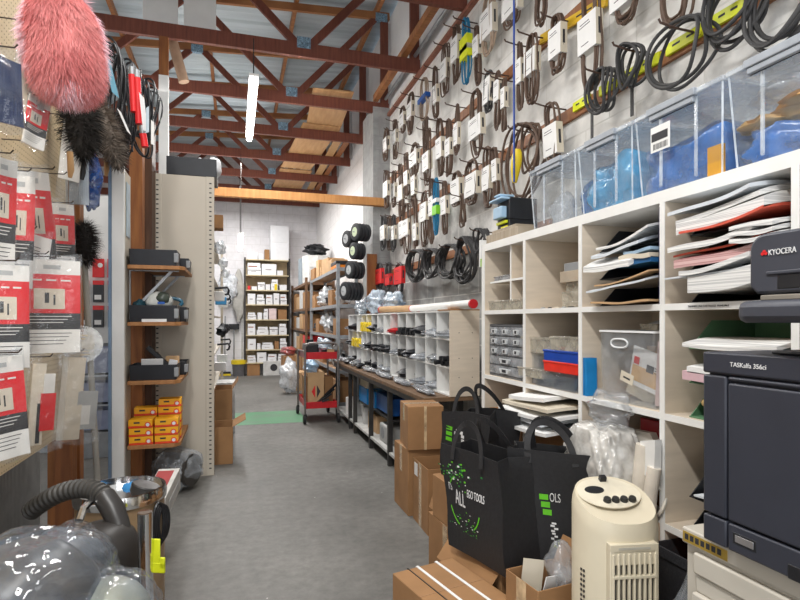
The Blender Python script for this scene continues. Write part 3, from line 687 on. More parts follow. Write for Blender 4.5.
case('organiser_box', 'clear divided box under the red case, at the front of the second middle cell', 1.505, 1.73, 574, 534, SH[1], .083, CLEARBOX, cells=8)
solo(MB().c(0, 0, .006, .02, .05, .012), 'red_part', RED, 'red plastic part lying inside the clear box on the blue case', 'part', (1.57, W(563, 352, X=1.57).y, 1.2535))
PAGES = mat('page_edges', (.80, .80, .78), .7, col2=(.52, .52, .52), scale=3, stretch=(.6, .6, 90), detail=3, thr=(.42, .58))
# sheets
def sheets(nm, lab, cat, x0, x1, y0, y1, z, th, m, droop=0., seed=0, rz=0., group=None, edge=None, lift=0.):
    """a thin flexible pile of paper: front edge (x0) droops, corners lift a little"""
    rnd = random.Random(seed); a, b = rnd.uniform(0, 6), rnd.uniform(.6, 1.4)
    cx, cy = (x0 + x1) / 2, (y0 + y1) / 2
    fn = lambda u, v: (x0 - cx + (x1 - x0) * u, y0 - cy + (y1 - y0) * v, -droop * max(0, 1 - u * 1.8) ** 2 + lift * (1 - v) ** 2 * 1.6 + .004 * math.sin(b * 5 * v + a) * (1 - u) + .006)
    mb = MB().slab(fn, 8, 10, (0, 0, th))
    z0 = 0
    return solo(mb, nm, m, lab, cat, (cx, cy, z), rz, group=group, angle=50)
def letter_tray(lab, y0, y1, zs, m, x0=1.53, x1=1.83, group=None):
    """stack of desk trays"""
    t = thing('letter_tray_stack', lab, 'letter tray', (x0, (y0 + y1) / 2, zs[0]), group=group)
    for z in zs:
        h = .10
        mb = MB(); zz = z - zs[0]; w = (y1 - y0) / 2
        mb.b(0, x1 - x0, -w, w, zz, zz + .004)
        for s in (-1, 1):
            y = s * (w - .002)
            mb.add([(0, y - .002, zz), (.30, y - .002, zz), (.30, y - .002, zz + h), (.10, y - .002, zz + h), (0, y + .002, zz), (.30, y + .002, zz), (.30, y + .002, zz + h), (.10, y + .002, zz + h)],
                   [(0, 1, 2, 3), (7, 6, 5, 4), (0, 4, 5, 1), (1, 5, 6, 2), (2, 6, 7, 3), (3, 7, 4, 0)])
        mb.b(x1 - x0 - .004, x1 - x0, -w, w, zz, zz + h)
        mb.build('tray', m, t, smooth=False)
    return t
# third column, top cell: black trays with catalogues
y0, y1 = DY[3] + .03, DY[2] - .10
letter_tray('black letter trays stacked in the third top cell, full of catalogues', y0, y1, [SH[0], SH[0] + .115, SH[0] + .235], BLACK)
LB = mat('blue_catalogue', (.02, .12, .30), .5); LGB = mat('light_blue_folder', (.35, .5, .65), .6)
GP = mat('greyish_paper', (.62, .66, .70), .7)
sheets('catalogue', 'thick white catalogue drooping from the middle black tray of the third top cell', 'catalogue', 1.46, 1.76, y0 + .10, y1 + .02, SH[0] + .19, .024, PAGES, .05, 1)
sheets('catalogue', 'greyish catalogue lying on the thick white one in the third top cell', 'catalogue', 1.47, 1.75, y0 + .06, y1 - .02, SH[0] + .228, .012, GP, .03, 2, lift=.02)
sheets('catalogue', 'loose white pages on the top of the pile in the third top cell', 'catalogue', 1.48, 1.75, y0 + .02, y1 - .04, SH[0] + .252, .010, PAGES, .02, 3, lift=.03)
sheets('folder', 'blue folder under the catalogues at the right of the third top cell', 'folder', 1.485, 1.75, y0 + .01, y0 + .20, SH[0] + .150, .020, LB, 0, 4)
sheets('folder', 'cream folder above the blue folder in the third top cell', 'folder', 1.478, 1.75, y0 + .01, y0 + .18, SH[0] + .173, .018, CREAM, 0, 5)
sheets('folder', 'light blue folder topmost at the right of the third top cell', 'folder', 1.484, 1.75, y0 + .01, y0 + .16, SH[0] + .196, .012, LGB, 0, 51)
sheets('magazine', 'white magazine sagging from the lower black tray of the third top cell', 'magazine', 1.46, 1.75, y0 + .01, y1, SH[0] + .075, .008, GP, .02, 6, lift=.02)
sheets('magazine', 'tan covered magazine in the lower black tray of the third top cell', 'magazine', 1.465, 1.75, y0, y1 - .05, SH[0] + .09, .006, CARD2, .01, 7, lift=.02)
sheets('envelope', 'brown envelope flat on the board of the third top cell', 'envelope', 1.475, 1.75, y0 + .01, y1 - .01, SH[0] + .002, .008, CARD2, 0, 8)
solo(MB().b(0, .22, 0, .008, 0, .36), 'thin_book', mat('dark_blue_cover', (.02, .02, .10), .5, col2=(.45, .02, .06), scale=2, thr=(.35, .36)), 'thin dark blue book standing against the upright of the third top cell', 'book', (1.505, DY[3] + .0125, SH[0]))
# fourth column, top cell
y0, y1 = DY[4] + .03, DY[3] - .10
letter_tray('black letter trays stacked in the fourth top cell behind the printer', y0, y1, [SH[0], SH[0] + .115, SH[0] + .235], BLACK)
REDM = mat('red_magazine', (.62, .10, .06), .5); PINKM = mat('pink_magazine', (.66, .45, .44), .4, col2=(.42, .20, .20), scale=3, stretch=(.6, .6, 70), thr=(.4, .6))
for k, (z, th, m, dr, lab, yo, yi) in enumerate([
    (.245, .008, REDM, .02, 'red edged magazines at the bottom of the top tray, fourth top cell', 0, .05), (.258, .034, PAGES, .03, 'thick white magazine over the red edged ones in the fourth top cell', .0, .03),
    (.296, .016, PAGES, .03, 'white magazine, second from the top of the fourth top cell pile', .02, .02), (.316, .012, GP, .02, 'topmost greyish magazine of the fourth top cell pile', .04, .0),
    (.14, .028, PINKM, .03, 'pinkish plastic wrapped magazines in the second tray of the fourth top cell', .0, .02), (.172, .007, REDM, .02, 'red magazine over the pinkish ones in the second tray of the fourth top cell', .01, .01), (.192, .018, PAGES, .025, 'cream paged magazine drooping in the second tray of the fourth top cell', .03, .0),
    (.022, .055, PAGES, 0, 'deep ream of white paper in the lowest tray of the fourth top cell', .02, .08), (.083, .006, GP, .008, 'grey sheet poking out over the ream in the fourth top cell', -.01, -.03), (.098, .015, PAGES, .01, 'loose white sheets above the grey sheet in the fourth top cell', .04, .05)]):
    sheets('magazine', lab, 'magazine', 1.45 + .008 * (k % 3), 1.76, y0 + .03 + yo, y1 + .02 - yi, SH[0] + z, th, m, dr, 30 + k, lift=.02)
for k in range(3):
    sheets('booklet', f'cream booklet standing out beside the printer top, {nth(k)} of three', 'booklet', 1.44, 1.70, y0 - .01, y0 + .13, SH[0] + .185 + .02 * k, .012, PAGES, .02, 60 + k)
# third column, middle cell: clear file tub, blue binder
ya, yb = W(655, 350, X=1.52).y, W(600, 350, X=1.52).y
t = thing('file_tub', 'clear file tub with an oval hand hole in the third middle cell', 'file tub', (1.52, (ya + yb) / 2, SH[1])); w = (yb - ya) / 2
mb = MB(); mb.tray(0, .28, -w, w, 0, .295, .003, .008); mb.build('tub_body', film('milky_clear', (.68, .72, .76), .11, .15), t, bev=.003)
mb = MB(); mb.tube([(-.003, .055 + .05 * math.copysign(abs(math.cos(a)) ** .6, math.cos(a)) - .02, .245 + .018 * math.sin(a)) for a in [2 * PI * k / 24 for k in range(24)]], .004, 6, closed=True); mb.build('hand_hole_rim', mat('white_rim', (.75, .77, .78), .3), t)
mb = MB(); mb.b(-.004, .284, -w - .003, w + .003, .29, .297); mb2 = MB()
for s in ((-.004, .002, -w, w), (.278, .284, -w, w), (0, .28, -w - .003, -w + .003), (0, .28, w - .003, w + .003)): mb2.b(*s, .290, .298)
mb2.build('rim', mat('white_rim', (.75, .77, .78), .3), t, smooth=False)
def stander(nm, lab, cat, x, y, z, sx, sy, sz, m, rot, mk=None):
    mb = MB().b(-sx / 2, sx / 2, -sy / 2, sy / 2, 0, sz); mm = [m]
    if mk: mk(mb, mm)
    return solo(mb, nm, mm, lab, cat, (x, y, z), rot=rot, smooth=False)
def env_marks(mb, mm):
    mm += [mat('tan_envelope', (.62, .38, .16), .6), INK, REDCARD]
    mb.m = 1; mb.b(-.0045, -.0035, -.085, .085, .02, .085); mb.m = 2; mb.b(-.0055, -.0045, -.035, .005, .075, .105)
    for k in range(3): mb.b(-.0055, -.0045, -.075, -.04, .08 + .01 * k, .083 + .01 * k)
    mb.m = 3; mb.b(-.0055, -.0045, .05, .08, .09, .12)
c = (1.52, (ya + yb) / 2)
stander('envelope', 'white and tan printed envelope leaning in the clear file tub', 'envelope', c[0] + .06, c[1] - .04, SH[1] + .06, .006, .19, .16, PAPER, (.22, 0, 0), env_marks)
stander('document', 'pinkish document standing in the right end of the clear file tub', 'document', c[0] + .05, c[1] - .165, SH[1] + .008, .008, .10, .25, mat('pinkish_document', (.62, .48, .47), .6), (0, .06, .1))
stander('document', 'cream document standing behind the envelope in the clear file tub', 'document', c[0] + .12, c[1] + .06, SH[1] + .008, .008, .17, .20, CREAM, (.25, .1, 0))
stander('document', 'brown card standing at the back of the clear file tub', 'document', c[0] + .2, c[1] - .03, SH[1] + .008, .008, .3, .22, CARD2, (0, .06, 0))
stander('document', 'white sheet sticking up at the back of the clear file tub', 'document', c[0] + .225, c[1] - .06, SH[1] + .015, .006, .25, .285, GP, (.1, .05, 0))
case('organiser_box', 'yellowish box lying across the top of the clear file tub', 1.60, 1.75, 657, 640, SH[1] + .30, .025, CASECLR)
stander('price_tag', 'cream price tag leaning on the front of the clear file tub', 'tag', 1.503, W(626, 400, X=1.503).y, SH[1] + .09, .002, .075, .04, CREAM, (.25, 0, 0), lambda mb, mm: (mm.append(INK), setattr(mb, 'm', 1), mb.b(-.0015, -.001, -.02, .02, .015, .022)))
for k, (py, zz, h, a) in enumerate(((584, 0, .235, .05), (587, 0, .17, -.03), (590, 0, .17, -.02))):
    y = W(py, 380, X=1.53).y
    stander('blue_binder', ['tall thin blue binder standing left of the clear file tub', 'blue binder standing left of the clear file tub, middle one', 'blue binder touching the clear file tub'][k], 'binder', 1.535, y, SH[1], .055, .016, h, mat('bright_blue_binder', (.01, .22, .55), .4), (a, 0, 0))
sheets('paper_sheet', 'grey sheet leaning up at the back of the third middle cell', 'paper', 1.66, 1.84, DY[3] + .03, DY[3] + .25, SH[1] + .335, .003, GP, .02, 77)
# fourth column, middle cell: green trays
GREEN = mat('green_tray', (.10, .22, .12), .4)
y0, y1 = DY[4] + .03, DY[3] - .095
letter_tray('green letter trays stacked in the fourth middle cell behind the printer', y0, y1, [SH[1], SH[1] + .12, SH[1] + .24], GREEN)
sheets('paper_sheet', 'white papers in the top green tray beside the printer', 'paper', 1.47, 1.75, y0, y1 - .03, SH[1] + .262, .013, PAGES, .02, 80)
sheets('paper_sheet', 'pinkish papers in the middle green tray beside the printer', 'paper', 1.49, 1.75, y0, y1 - .01, SH[1] + .135, .03, mat('pinkish_paper', (.62, .42, .46), .7), .01, 81)
sheets('paper_sheet', 'white sheets over the pinkish papers in the middle green tray', 'paper', 1.49, 1.75, y0, y1 - .03, SH[1] + .168, .02, PAPER, .01, 82)
blobthing('wood_part', 'small yellowish spare part in the lowest green tray beside the printer', 'part', (1.56, y1 - .07, SH[1] + .005), (.03, .03, .04), mat('yellowish_part', (.5, .36, .15), .5), seed=4)
# fourth column, third cell: black trays; fourth: orange booklets
letter_tray('black letter trays stacked in the fourth lower cell beside the printer', y0, y1, [SH[2], SH[2] + .12], BLACK)
sheets('paper_sheet', 'white papers in the black tray of the fourth lower cell', 'paper', 1.52, 1.75, y0, y1 - .03, SH[2] + .126, .006, GP, 0, 83)
y1 = DY[3] - .085
sheets('booklet', 'orange booklet on the pile in the bottom cell left of the printer', 'booklet', 1.50, 1.75, y0, y1, SH[3] + .18, .012, mat('orange_booklet', (.75, .16, .04), .5), .01, 84)
sheets('booklet', 'pink papers under the orange booklet in the bottom cell', 'booklet', 1.49, 1.75, y0, y1 + .01, SH[3] + .145, .03, mat('pale_pink_paper', (.72, .45, .42), .7), .01, 85)
blobthing('plastic_bag', 'clear plastic bag under the pink papers in the bottom cell', 'bag', (1.60, y1 - .08, SH[3] + .04), (.10, .10, .05), FOGGY, seed=12)
solo(MB().b(0, .2, 0, .2, 0, .038), 'teal_box', mat('teal_plastic', (.05, .22, .24), .5), 'flat teal box at the bottom of the pile in the bottom cell', 'box', (1.52, y1 - .2, SH[3]), bev=.003)
# third column, lower cell
solo(MB().b(0, .25, 0, .20, 0, .15), 'box_file', mat('dark_red_box', (.20, .008, .012), .45), 'dark red box at the back of the third lower cell', 'box', (1.60, DY[3] + .03, SH[2] + .19), bev=.004)
solo(MB().b(0, .27, 0, .24, 0, .188), 'carton', CARD, 'brown carton under the dark red box in the third lower cell', 'carton', (1.60, DY[3] + .02, SH[2]), bev=.003)
def panel(lab, pts, x, th, m, nm='foam_sheet', cat='packing'):
    vs = [W(px, py, X=x) for px, py in pts]; n = len(vs)
    mb = MB(); mb.add([tuple(p) for p in vs] + [tuple(p + Vector((th, 0, 0))) for p in vs], [tuple(range(n)), tuple(range(n, 2 * n))[::-1]] + [(i, (i + 1) % n, n + (i + 1) % n, n + i)[::-1] for i in range(n)])
    return solo(mb, nm, m, lab, cat, smooth=False)
OFFW = mat('offwhite_plastic', (.66, .62, .55), .5, var=.05)
panel('cream cover panel leaning inside the third lower cell', [(622, 428), (650, 433), (654, 443), (640, 455), (622, 452)], 1.57, .03, OFFW, 'cover_sheet', 'sheet')
panel('white folded carton leaning at the right of the third lower cell', [(640, 441), (655, 440), (654, 480), (638, 472)], 1.46, .03, WHITE, 'folded_carton', 'carton')
panel('pale panel standing behind the white carton in the third lower cell', [(600, 440), (640, 452), (640, 500), (600, 500)], 1.55, .02, OFFW, 'cover_sheet', 'sheet')
mb = MB().b(-.035, .035, -.02, .0, 0, .17); mb.m = 1; mb.b(-.036, -.02, -.0215, -.02, .0, .05)
p = W(480, 268, X=1.53)
solo(mb, 'note_card', [PAPER, mat('green_patch', (.30, .55, .06), .5)], 'white card with a green corner on the far end of the cube shelf', 'card', (1.53, 3.19, p.z), 0, smooth=False)
# white mailers on the far lower boards
for k, (xa, ya_, yb_, z, th, lab) in enumerate(((1.42, 2.30, 2.66, .99, .018, 'white mailer topmost on the pile behind the black bags'), (1.40, 2.20, 2.72, .955, .016, 'white mailer second in the pile behind the black bags'), (1.38, 2.17, 2.70, .92, .016, 'white mailer third in the pile behind the black bags'),
                                            (1.40, 2.25, 2.75, .885, .016, 'white mailer fourth in the pile behind the black bags'), (1.37, 2.2, 2.74, .85, .016, 'white mailer fifth in the pile behind the black bags'))):
    sheets('mailer', lab, 'mailer', xa, 1.80, ya_, yb_, z, th, [PAPER, CREAM, PAPER, GP, PAPER][k], .015, 90 + k, rz=R(-.08, .08), lift=.012)
solo(MB().b(0, .38, 0, .46, 0, .185), 'carton', CARD, 'carton under the pile of white mailers behind the black bags', 'carton', (1.51, 2.148, SH[2]), bev=.003)
solo(MB().b(0, .3, 0, .40, 0, .20), 'carton', CARD, 'brown carton in the far lower cell behind the bag handles', 'carton', (1.51, 2.68, SH[2]), bev=.003)

# ---------------------------------------------------------------- printer on the filing cabinet
PRN = mat('printer_slate', (.032, .035, .048), .42, var=.05); PRN2 = mat('printer_slate_light', (.050, .054, .070), .42, var=.05)
CABM = mat('putty_enamel', (.47, .44, .38), .45, var=.05, scale=4)
CZ = .943
t = thing('filing_cabinet', 'putty coloured steel filing cabinet under the black printer', 'filing cabinet', (.95, .975, 0))
mb = MB(); mb.b(.012, .47, -.50, 0, 0, CZ - .035); mb.build('carcass', CABM, t, bev=.003)
mb = MB(); mb.b(0, .48, -.505, .003, CZ - .035, CZ); mb.build('top_cap', CABM, t, bev=.004)
for k in range(3):
    z1 = CZ - .045 - .29 * k
    mb = MB(); mb.b(-.002, .016, -.465, -.03, z1 - .045, z1); mb.b(.004, .014, -.465, -.03, z1 - .085, z1 - .045); mb.b(-.006, .016, -.465, -.03, z1 - .275, z1 - .085)
    d = mb.build('drawer', CABM, t, bev=.004)
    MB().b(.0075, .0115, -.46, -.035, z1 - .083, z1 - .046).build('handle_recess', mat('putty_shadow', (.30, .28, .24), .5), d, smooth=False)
mb = MB(); mb.b(-.0012, 0, -.115, -.002, CZ - .030, CZ - .008); mb.m = 1
for k in range(7): mb.b(-.0020, -.0012, -.008 - .014 * k - .009, -.008 - .014 * k, CZ - .024, CZ - .012)
mb.build('asset_sticker', [mat('gold_foil', (.55, .38, .08), .35, .5), INK], t, smooth=False)
t = thing('printer', 'large slate grey office printer standing on the filing cabinet', 'printer', (.93, .42, CZ))
mb = MB(); mb.b(.014, .52, 0, .482, 0.004, .392); mb.build('body', PRN, t, bev=.008)
def pp(nm, y0, y1, z0, z1, m=PRN, x0=0., x1=.016, bev=.004): return MB().b(x0, x1, y0, y1, z0, z1).build(nm, m, t, bev=bev)
pp('front_cover', 0, .422, .062, .333); pp('side_cover', .426, .481, .062, .345); pp('lower_cover', 0, .422, 0.004, .058); pp('lower_cover', .426, .481, .004, .058)
pp('upper_cover', 0, .481, .349, .392, PRN, -.001); pp('upper_cover', 0, .422, .337, .346, PRN, 0)
pp('usb_port', .365, .405, .026, .04, mat('port_metal', (.5, .5, .52), .3, .8), -.001, .010, .001); pp('port_recess', .36, .41, .022, .044, BLACK, -.0006, .004, .001)
pp('tray_handle', 0.0, .30, -.001 + .004, .030, BLACK, -.0008, .01, .002)
MB().b(.09, .46, .0, .34, .392, .455).build('exit_neck', PRN, t, bev=.006)
MB().b(.03, .45, .0, .355, .393, .40).build('exit_tray', mat('printer_black', (.016, .016, .02), .5), t, bev=.003)
mb = MB(); mb.prism([(-.04, -.0), (-.04, .35), (-.025, .378), (.02, .385), (.50, .385), (.50, 0)], .452, .492); mb.build('output_ledge', PRN2, t, bev=.012)
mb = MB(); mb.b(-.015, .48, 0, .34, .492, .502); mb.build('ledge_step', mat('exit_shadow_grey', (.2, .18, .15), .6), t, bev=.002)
poly = [(0, .508)]
sc_ = MB(); rr = .03; pr = []
for a in range(0, 7): pr.append((.37 - rr + rr * math.cos(a * PI / 12), .615 - rr + rr * math.sin(a * PI / 12)))
pr = [(0, .505)] + [(.37 - .014, .505), (.37, .519)] + pr + [(0, .615)]
sc_.prism(pr, -.005, .5, Matrix(((0, 0, 1, 0), (1, 0, 0, 0), (0, 1, 0, 0), (0, 0, 0, 1)))); sc_.build('scanner_unit', PRN2, t, bev=.005)
MB().b(-.0062, .02, 0, .315, .512, .538).build('scanner_slot', BLACK, t, bev=.002)
MB().b(-.008, .0, 0, .335, .538, .545).build('scanner_lip', PRN2, t, bev=.002)
text('KYOCERA', 'brand_lettering', mat('logo_white', (.75, .75, .75), .4), t, (-.0062, .331, .574), (PI / 2, 0, -PI / 2), .0145, .0006, sx=.78)
mb = MB(); M0 = Matrix.Translation((-.0062, .339, .579)) @ Matrix.Scale(.55, 4)
for a in range(3):
    mb.lathe([(.0001, -.001), (.0055, -.001), (.0055, .001), (.0001, .001)], (0, 0, 0), 12, M0 @ Matrix.Translation((0, [0, .006, -.006][a], [.005, -.002, -.002][a])) @ Matrix.Rotation(PI / 2, 4, 'Y'))
mb.build('brand_mark', REDCARD, t)
text('TASKalfa 356ci', 'model_lettering', mat('logo_white', (.75, .75, .75), .4), t, (-.0018, .415, .366), (PI / 2, 0, -PI / 2), .0125, .0004)

# ---------------------------------------------------------------- cream tower fan
FANC = mat('aged_cream_plastic', (.70, .63, .48), .38, var=.05, scale=5)
FAND = mat('fan_dark', (.05, .045, .04), .5)
fl = W(614, 560, zc=1.76)
t = thing('tower_fan', 'cream tower fan with a slatted grille and four black knobs', 'fan', (fl.x, fl.y, 0), -.20)
HB, HF = .855, .765
n = 40; prof = []
def fxy(a, s=1.): return (.128 * s * math.copysign(abs(math.cos(a)) ** .85, math.cos(a)), .118 * s * math.copysign(abs(math.sin(a)) ** .85, math.sin(a)))
def ftop(y): return HF + (HB - HF) * (y + .118) / .236
vs = []; fs = []
rings = [(0.03, .92, 0), (.05, .98, 0), (.2, 1, 0), (None, 1., -.035), (None, .985, -.012), (None, .93, 0), (None, .5, 0), (None, .02, .0)]
for zz, s, dz in rings:
    for k in range(n):
        x, y = fxy(2 * PI * k / n, s)
        if zz is None:
            z = ftop(y) + dz + (.012 if s > .9 and dz == 0 else 0)
            if s < .6 and y < 0: z -= .0
        else: z = zz
        vs.append((x, y, z))
for r in range(len(rings) - 1):
    for k in range(n): l = (k + 1) % n; fs.append((r * n + k, r * n + l, (r + 1) * n + l, (r + 1) * n + k))
fs.append(tuple(range(n))[::-1]); fs.append(tuple((len(rings) - 1) * n + k for k in range(n)))
MB().add(vs, fs).build('housing', FANC, t, angle=50)
MB().lathe([(.001, 0), (.15, 0), (.155, .012), (.14, .03), (.1, .032), (.001, .032)], (0, 0, 0), 32).build('base', FANC, t)
gx = .066
mb = MB(); mb.b(-gx, gx, -.1205, -.10, .10, .705); mb.build('grille_well', FAND, t, smooth=False)
mb = MB()
for k in range(9): x = -gx + 2 * gx * k / 8; mb.b(x - .0036, x + .0036, -.131, -.112, .10, .70)
for z in (.10, .235, .37, .505, .63): mb.b(-gx - .004, gx + .004, -.1315, -.112, z - .005, z + .005)
mb.b(-gx - .010, -gx + .002, -.128, -.09, .09, .71); mb.b(gx - .002, gx + .010, -.128, -.09, .09, .71); mb.b(-gx - .010, gx + .010, -.128, -.09, .705, .728)
mb.b(-gx, gx, -.1265, -.112, .665, .705)
mb.build('grille', FANC, t, bev=.002)
mb = MB()
for s in (-1,):
    for k in range(24):
        for q in range(2):
            a = PI + .25 + q * .10; x, y = fxy(a, 1.004); mb.c(x, y, .25 + k * .016, .006, .006, .007)
mb.build('side_vent', FAND, t, smooth=False)
tl = math.atan((HB - HF) / .236)
MT = lambda x, y: Matrix.Translation((x, y, ftop(y) + .012)) @ Matrix.Rotation(tl, 4, 'X')
MB().lathe([(.001, .0), (.034, 0), (.032, .006), (.001, .008)], (0, 0, 0), 24, MT(-.048, .04), sx=1, sy=.55).build('speed_dial', BLACK, t)
MB().lathe([(.001, .0), (.105, 0), (.104, .003), (.001, .004)], (0, 0, 0), 36, MT(-.005, .028), sx=1, sy=.72).build('control_panel', mat('cream_panel', (.74, .68, .54), .35), t)
for k in range(4):
    mb = MB(); mb.lathe([(.001, .0), (.0125, 0), (.012, .012), (.010, .016), (.001, .017)], (0, 0, 0), 18, MT(-.030 + .028 * k, -.012)); mb.build('knob', mat('knob_black', (.03, .03, .028), .4), t)
MB().b(-.010, .012, -.008, .010, 0, .020, MT(.0, .085)).build('timer_switch', BLACK, t, bev=.002)
MB().b(-.05, .05, -.1292, -.126, .712, .719).build('brand_strip', mat('strip_silver', (.55, .52, .44), .4), t, smooth=False)
# ---------------------------------------------------------------- cartons
def carton(lab, x0, x1, y0, y1, z0, z1, rz=0, m=CARD, open_=False, flaps=(), tape=True, name='carton', extra=None):
    cx, cy = (x0 + x1) / 2, (y0 + y1) / 2; a, b, h = (x1 - x0) / 2, (y1 - y0) / 2, z1 - z0
    t = thing(name, lab, 'carton', (cx, cy, z0), rz)
    mb = MB()
    if open_: mb.tray(-a, a, -b, b, 0, h, .004)
    else: mb.b(-a, a, -b, b, 0, h)
    mb.build('box_body', m, t, bev=.004)
    if not open_:
        mb = MB(); mb.b(-a - .0006, a + .0006, -.0025, .0025, h - .001, h + .0012); mb.build('lid_seam', CARDIN, t, smooth=False)
    if tape:
        mb = MB()
        if not open_: mb.b(-a - .0008, a + .0008, -.028, .028, h - .0005, h + .001)
        mb.b(-a - .0012, -a + .0005, -.028, .028, h * (.0 if open_ else .6), h)
        mb.build('tape', TAPE, t, smooth=False)
    for side, ang, ln in flaps:
        ca, sa = math.cos(ang), math.sin(ang); mb = MB()
        if side == '-x': mb.bar((-a, 0, h), (-a - ln * ca, 0, h + ln * sa), 2 * b - .01, .004, (sa, 0, ca))
        if side == '+x': mb.bar((a, 0, h), (a + ln * ca, 0, h + ln * sa), 2 * b - .01, .004, (-sa, 0, ca))
        if side == '-y': mb.bar((0, -b, h), (0, -b - ln * ca, h + ln * sa), 2 * a - .01, .004, (0, sa, ca))
        if side == '+y': mb.bar((0, b, h), (0, b + ln * ca, h + ln * sa), 2 * a - .01, .004, (0, -sa, ca))
        mb.build('flap', m, t, bev=.001)
    if extra: extra(t, a, b, h)
    return t
def label_on(t, a, b, h, y0=-.06, y1=.02, z0=.5, z1=.8):
    MB().b(-a - .0016, -a, y0, y1, h * z0, h * z1).build('paper_label', PAPER, t, smooth=False)
carton('brown carton standing on top of the stack at the near end of the bench', 1.19, 1.45, 3.66, 3.98, .475, .785, -.12, extra=lambda t, a, b, h: MB().b(-a * .1, a * .05, -b - .0012, -b, 0, h).build('tape', TAPE, t, smooth=False))
carton('brown carton at the bottom of the stack at the near end of the bench', 1.18, 1.45, 3.70, 4.05, 0, .473, 0)
carton('open brown carton with a white label in front of the bench end stack', 1.20, 1.46, 3.32, 3.66, 0, .43, -.03, open_=True, flaps=(('+x', 1.3, .12),), extra=lambda t, a, b, h: label_on(t, a, b, h, .06, .13, .75, .95))
carton('brown carton with its flap hanging down, between the open carton and the black bags', 1.25, 1.46, 2.98, 3.28, 0, .37, .05, open_=True, flaps=(('-x', -1.2, .17), ('-y', -1.0, .15)))
carton('low brown carton on the floor under the rear black bag', 1.06, 1.42, 2.46, 2.92, 0, .315, .04, tape=True)
carton('brown carton under the nearest black shopping bag', 1.0, 1.30, 2.0, 2.42, 0, .385, .12, flaps=(('-x', -.9, .12),))
carton('open brown carton of papers beside the tower fan', .98, 1.20, 1.66, 1.85, 0, .47, .12, open_=True, flaps=(('+x', 1.1, .1),))
t = carton('foreground brown carton bound with two white straps and a dark cord', .672, .972, 1.77, 2.22, 0, .345, .21, tape=False)
a, b, h = .15, .225, .345
for x, m, nm, w in ((-.03, PAPER, 'white_strap', .012), (.065, PAPER, 'white_strap', .012), (-.075, BLACK, 'dark_cord', .004)):
    mb = MB(); mb.b(x - w / 2, x + w / 2, -b - .002, b + .002, h + .0008, h + .0028); mb.b(x - w / 2, x + w / 2, -b - .003, -b - .001, 0, h + .0028); mb.b(x - w / 2, x + w / 2, b + .001, b + .003, 0, h + .0028)
    mb.build(nm, m, t, smooth=False)
carton('tall brown carton under the white wrapped bundle behind the fan', 1.41, 1.495, 1.64, 2.05, 0, .655, 0, m=CARD2, extra=lambda t, a, b, h: MB().b(-.1, .12, -b - .0015, -b, h * .6, h * .85).build('paper_label', CREAM, t, smooth=False))
for k, (x, y, z, rx, rz, m, s, lab) in enumerate(((1.06, 1.72, .42, .5, .3, PAPER, (.17, .11), 'white sheet sticking out of the open carton by the fan'), (1.04, 1.79, .44, -.35, -.2, CREAM, (.16, .10), 'printed leaflet sticking out of the open carton by the fan'))):
    stander('leaflet', lab, 'paper', x, y, z - .1, s[0] * .5, .003, .17, m, (rx * .3, .15, rz))
blobthing('plastic_bag', 'crumpled clear bag with silvery contents on the carton beside the fan', 'bag', (1.14, 1.74, .40), (.05, .06, .085), FOGGY, seed=31)
# white wrapped bundle
WRAP = film('white_wrap', (.74, .72, .68), .85, .25, 1.0, 11)
rr = random.Random(41); mb = MB(); nu, nv = 90, 54; vs = []; fs = []
for j in range(nv + 1):
    v = j / nv; z = .30 * v
    for i in range(nu):
        a_ = 2 * PI * i / nu; ca, sa = math.cos(a_), math.sin(a_)
        pr = (1 - .35 * max(0, v - .55) ** 1.2 * 2) * min(1, .86 + v) * (1 if v < .97 else .5)
        k = 1 + .05 * abs(math.sin(5 * a_ + 4 * v)) - .05 * abs(math.sin(9 * a_ - 11 * v + 1)) + .03 * math.sin(17 * a_ + 14 * v) + .03 * math.sin(3 * a_ + 1.3)
        x = .125 * math.copysign(abs(ca) ** .6, ca) * pr * k; y = .175 * math.copysign(abs(sa) ** .6, sa) * pr * k
        vs.append((x, y + .03 * v, z + .015 * math.sin(4 * a_ + 2) * v - .04 * v * math.copysign(abs(sa), -sa) * .0))
for j in range(nv):
    for i in range(nu): l = (i + 1) % nu; fs.append((j * nu + i, j * nu + l, (j + 1) * nu + l, (j + 1) * nu + i))
fs.append(tuple(range(nu))[::-1]); fs.append(tuple(nv * nu + i for i in range(nu)))
mb.add(vs, fs)
solo(mb, 'wrapped_bundle', WRAP, 'white bundle of parts wrapped in creased clear plastic behind the black bags', 'bundle', (1.45, 1.88, .660), angle=75)
solo(MB().b(-.07, .07, -.10, .10, 0, .2), 'parts_block', mat('white_foam', (.72, .71, .68), .6), 'white block inside the clear wrapped bundle', 'block', (1.46, 1.88, .68), .1, bev=.02)
blobthing('plastic_bag', 'loose clear bag ballooning above the white wrapped bundle', 'bag', (1.44, 1.86, .972), (.06, .11, .065), film('thin_clear_bag', (.75, .77, .8), .16, .12, 1.0, 12), .20, 4, 43, 36, 24)
for k in range(2):
    p = W(600 + 26 * k, 405, X=1.38)
for k, (px, py, hgt, r) in enumerate(((616, 470, .27, .032), (630, 466, .20, .024))):
    p = W(px, py, X=1.30)
    solo(MB().tube([(0, 0, 0), (.01, .0, hgt * .5), (.02, -.01, hgt)], r, 14), 'foam_roll', mat('cream_foam', (.72, .66, .57), .6), ['thick cream foam roll standing right of the wrapped bundle', 'thin cream foam roll standing right of the wrapped bundle'][k], 'roll', (1.46 - .01 * k, 1.71 - .06 * k, .66))
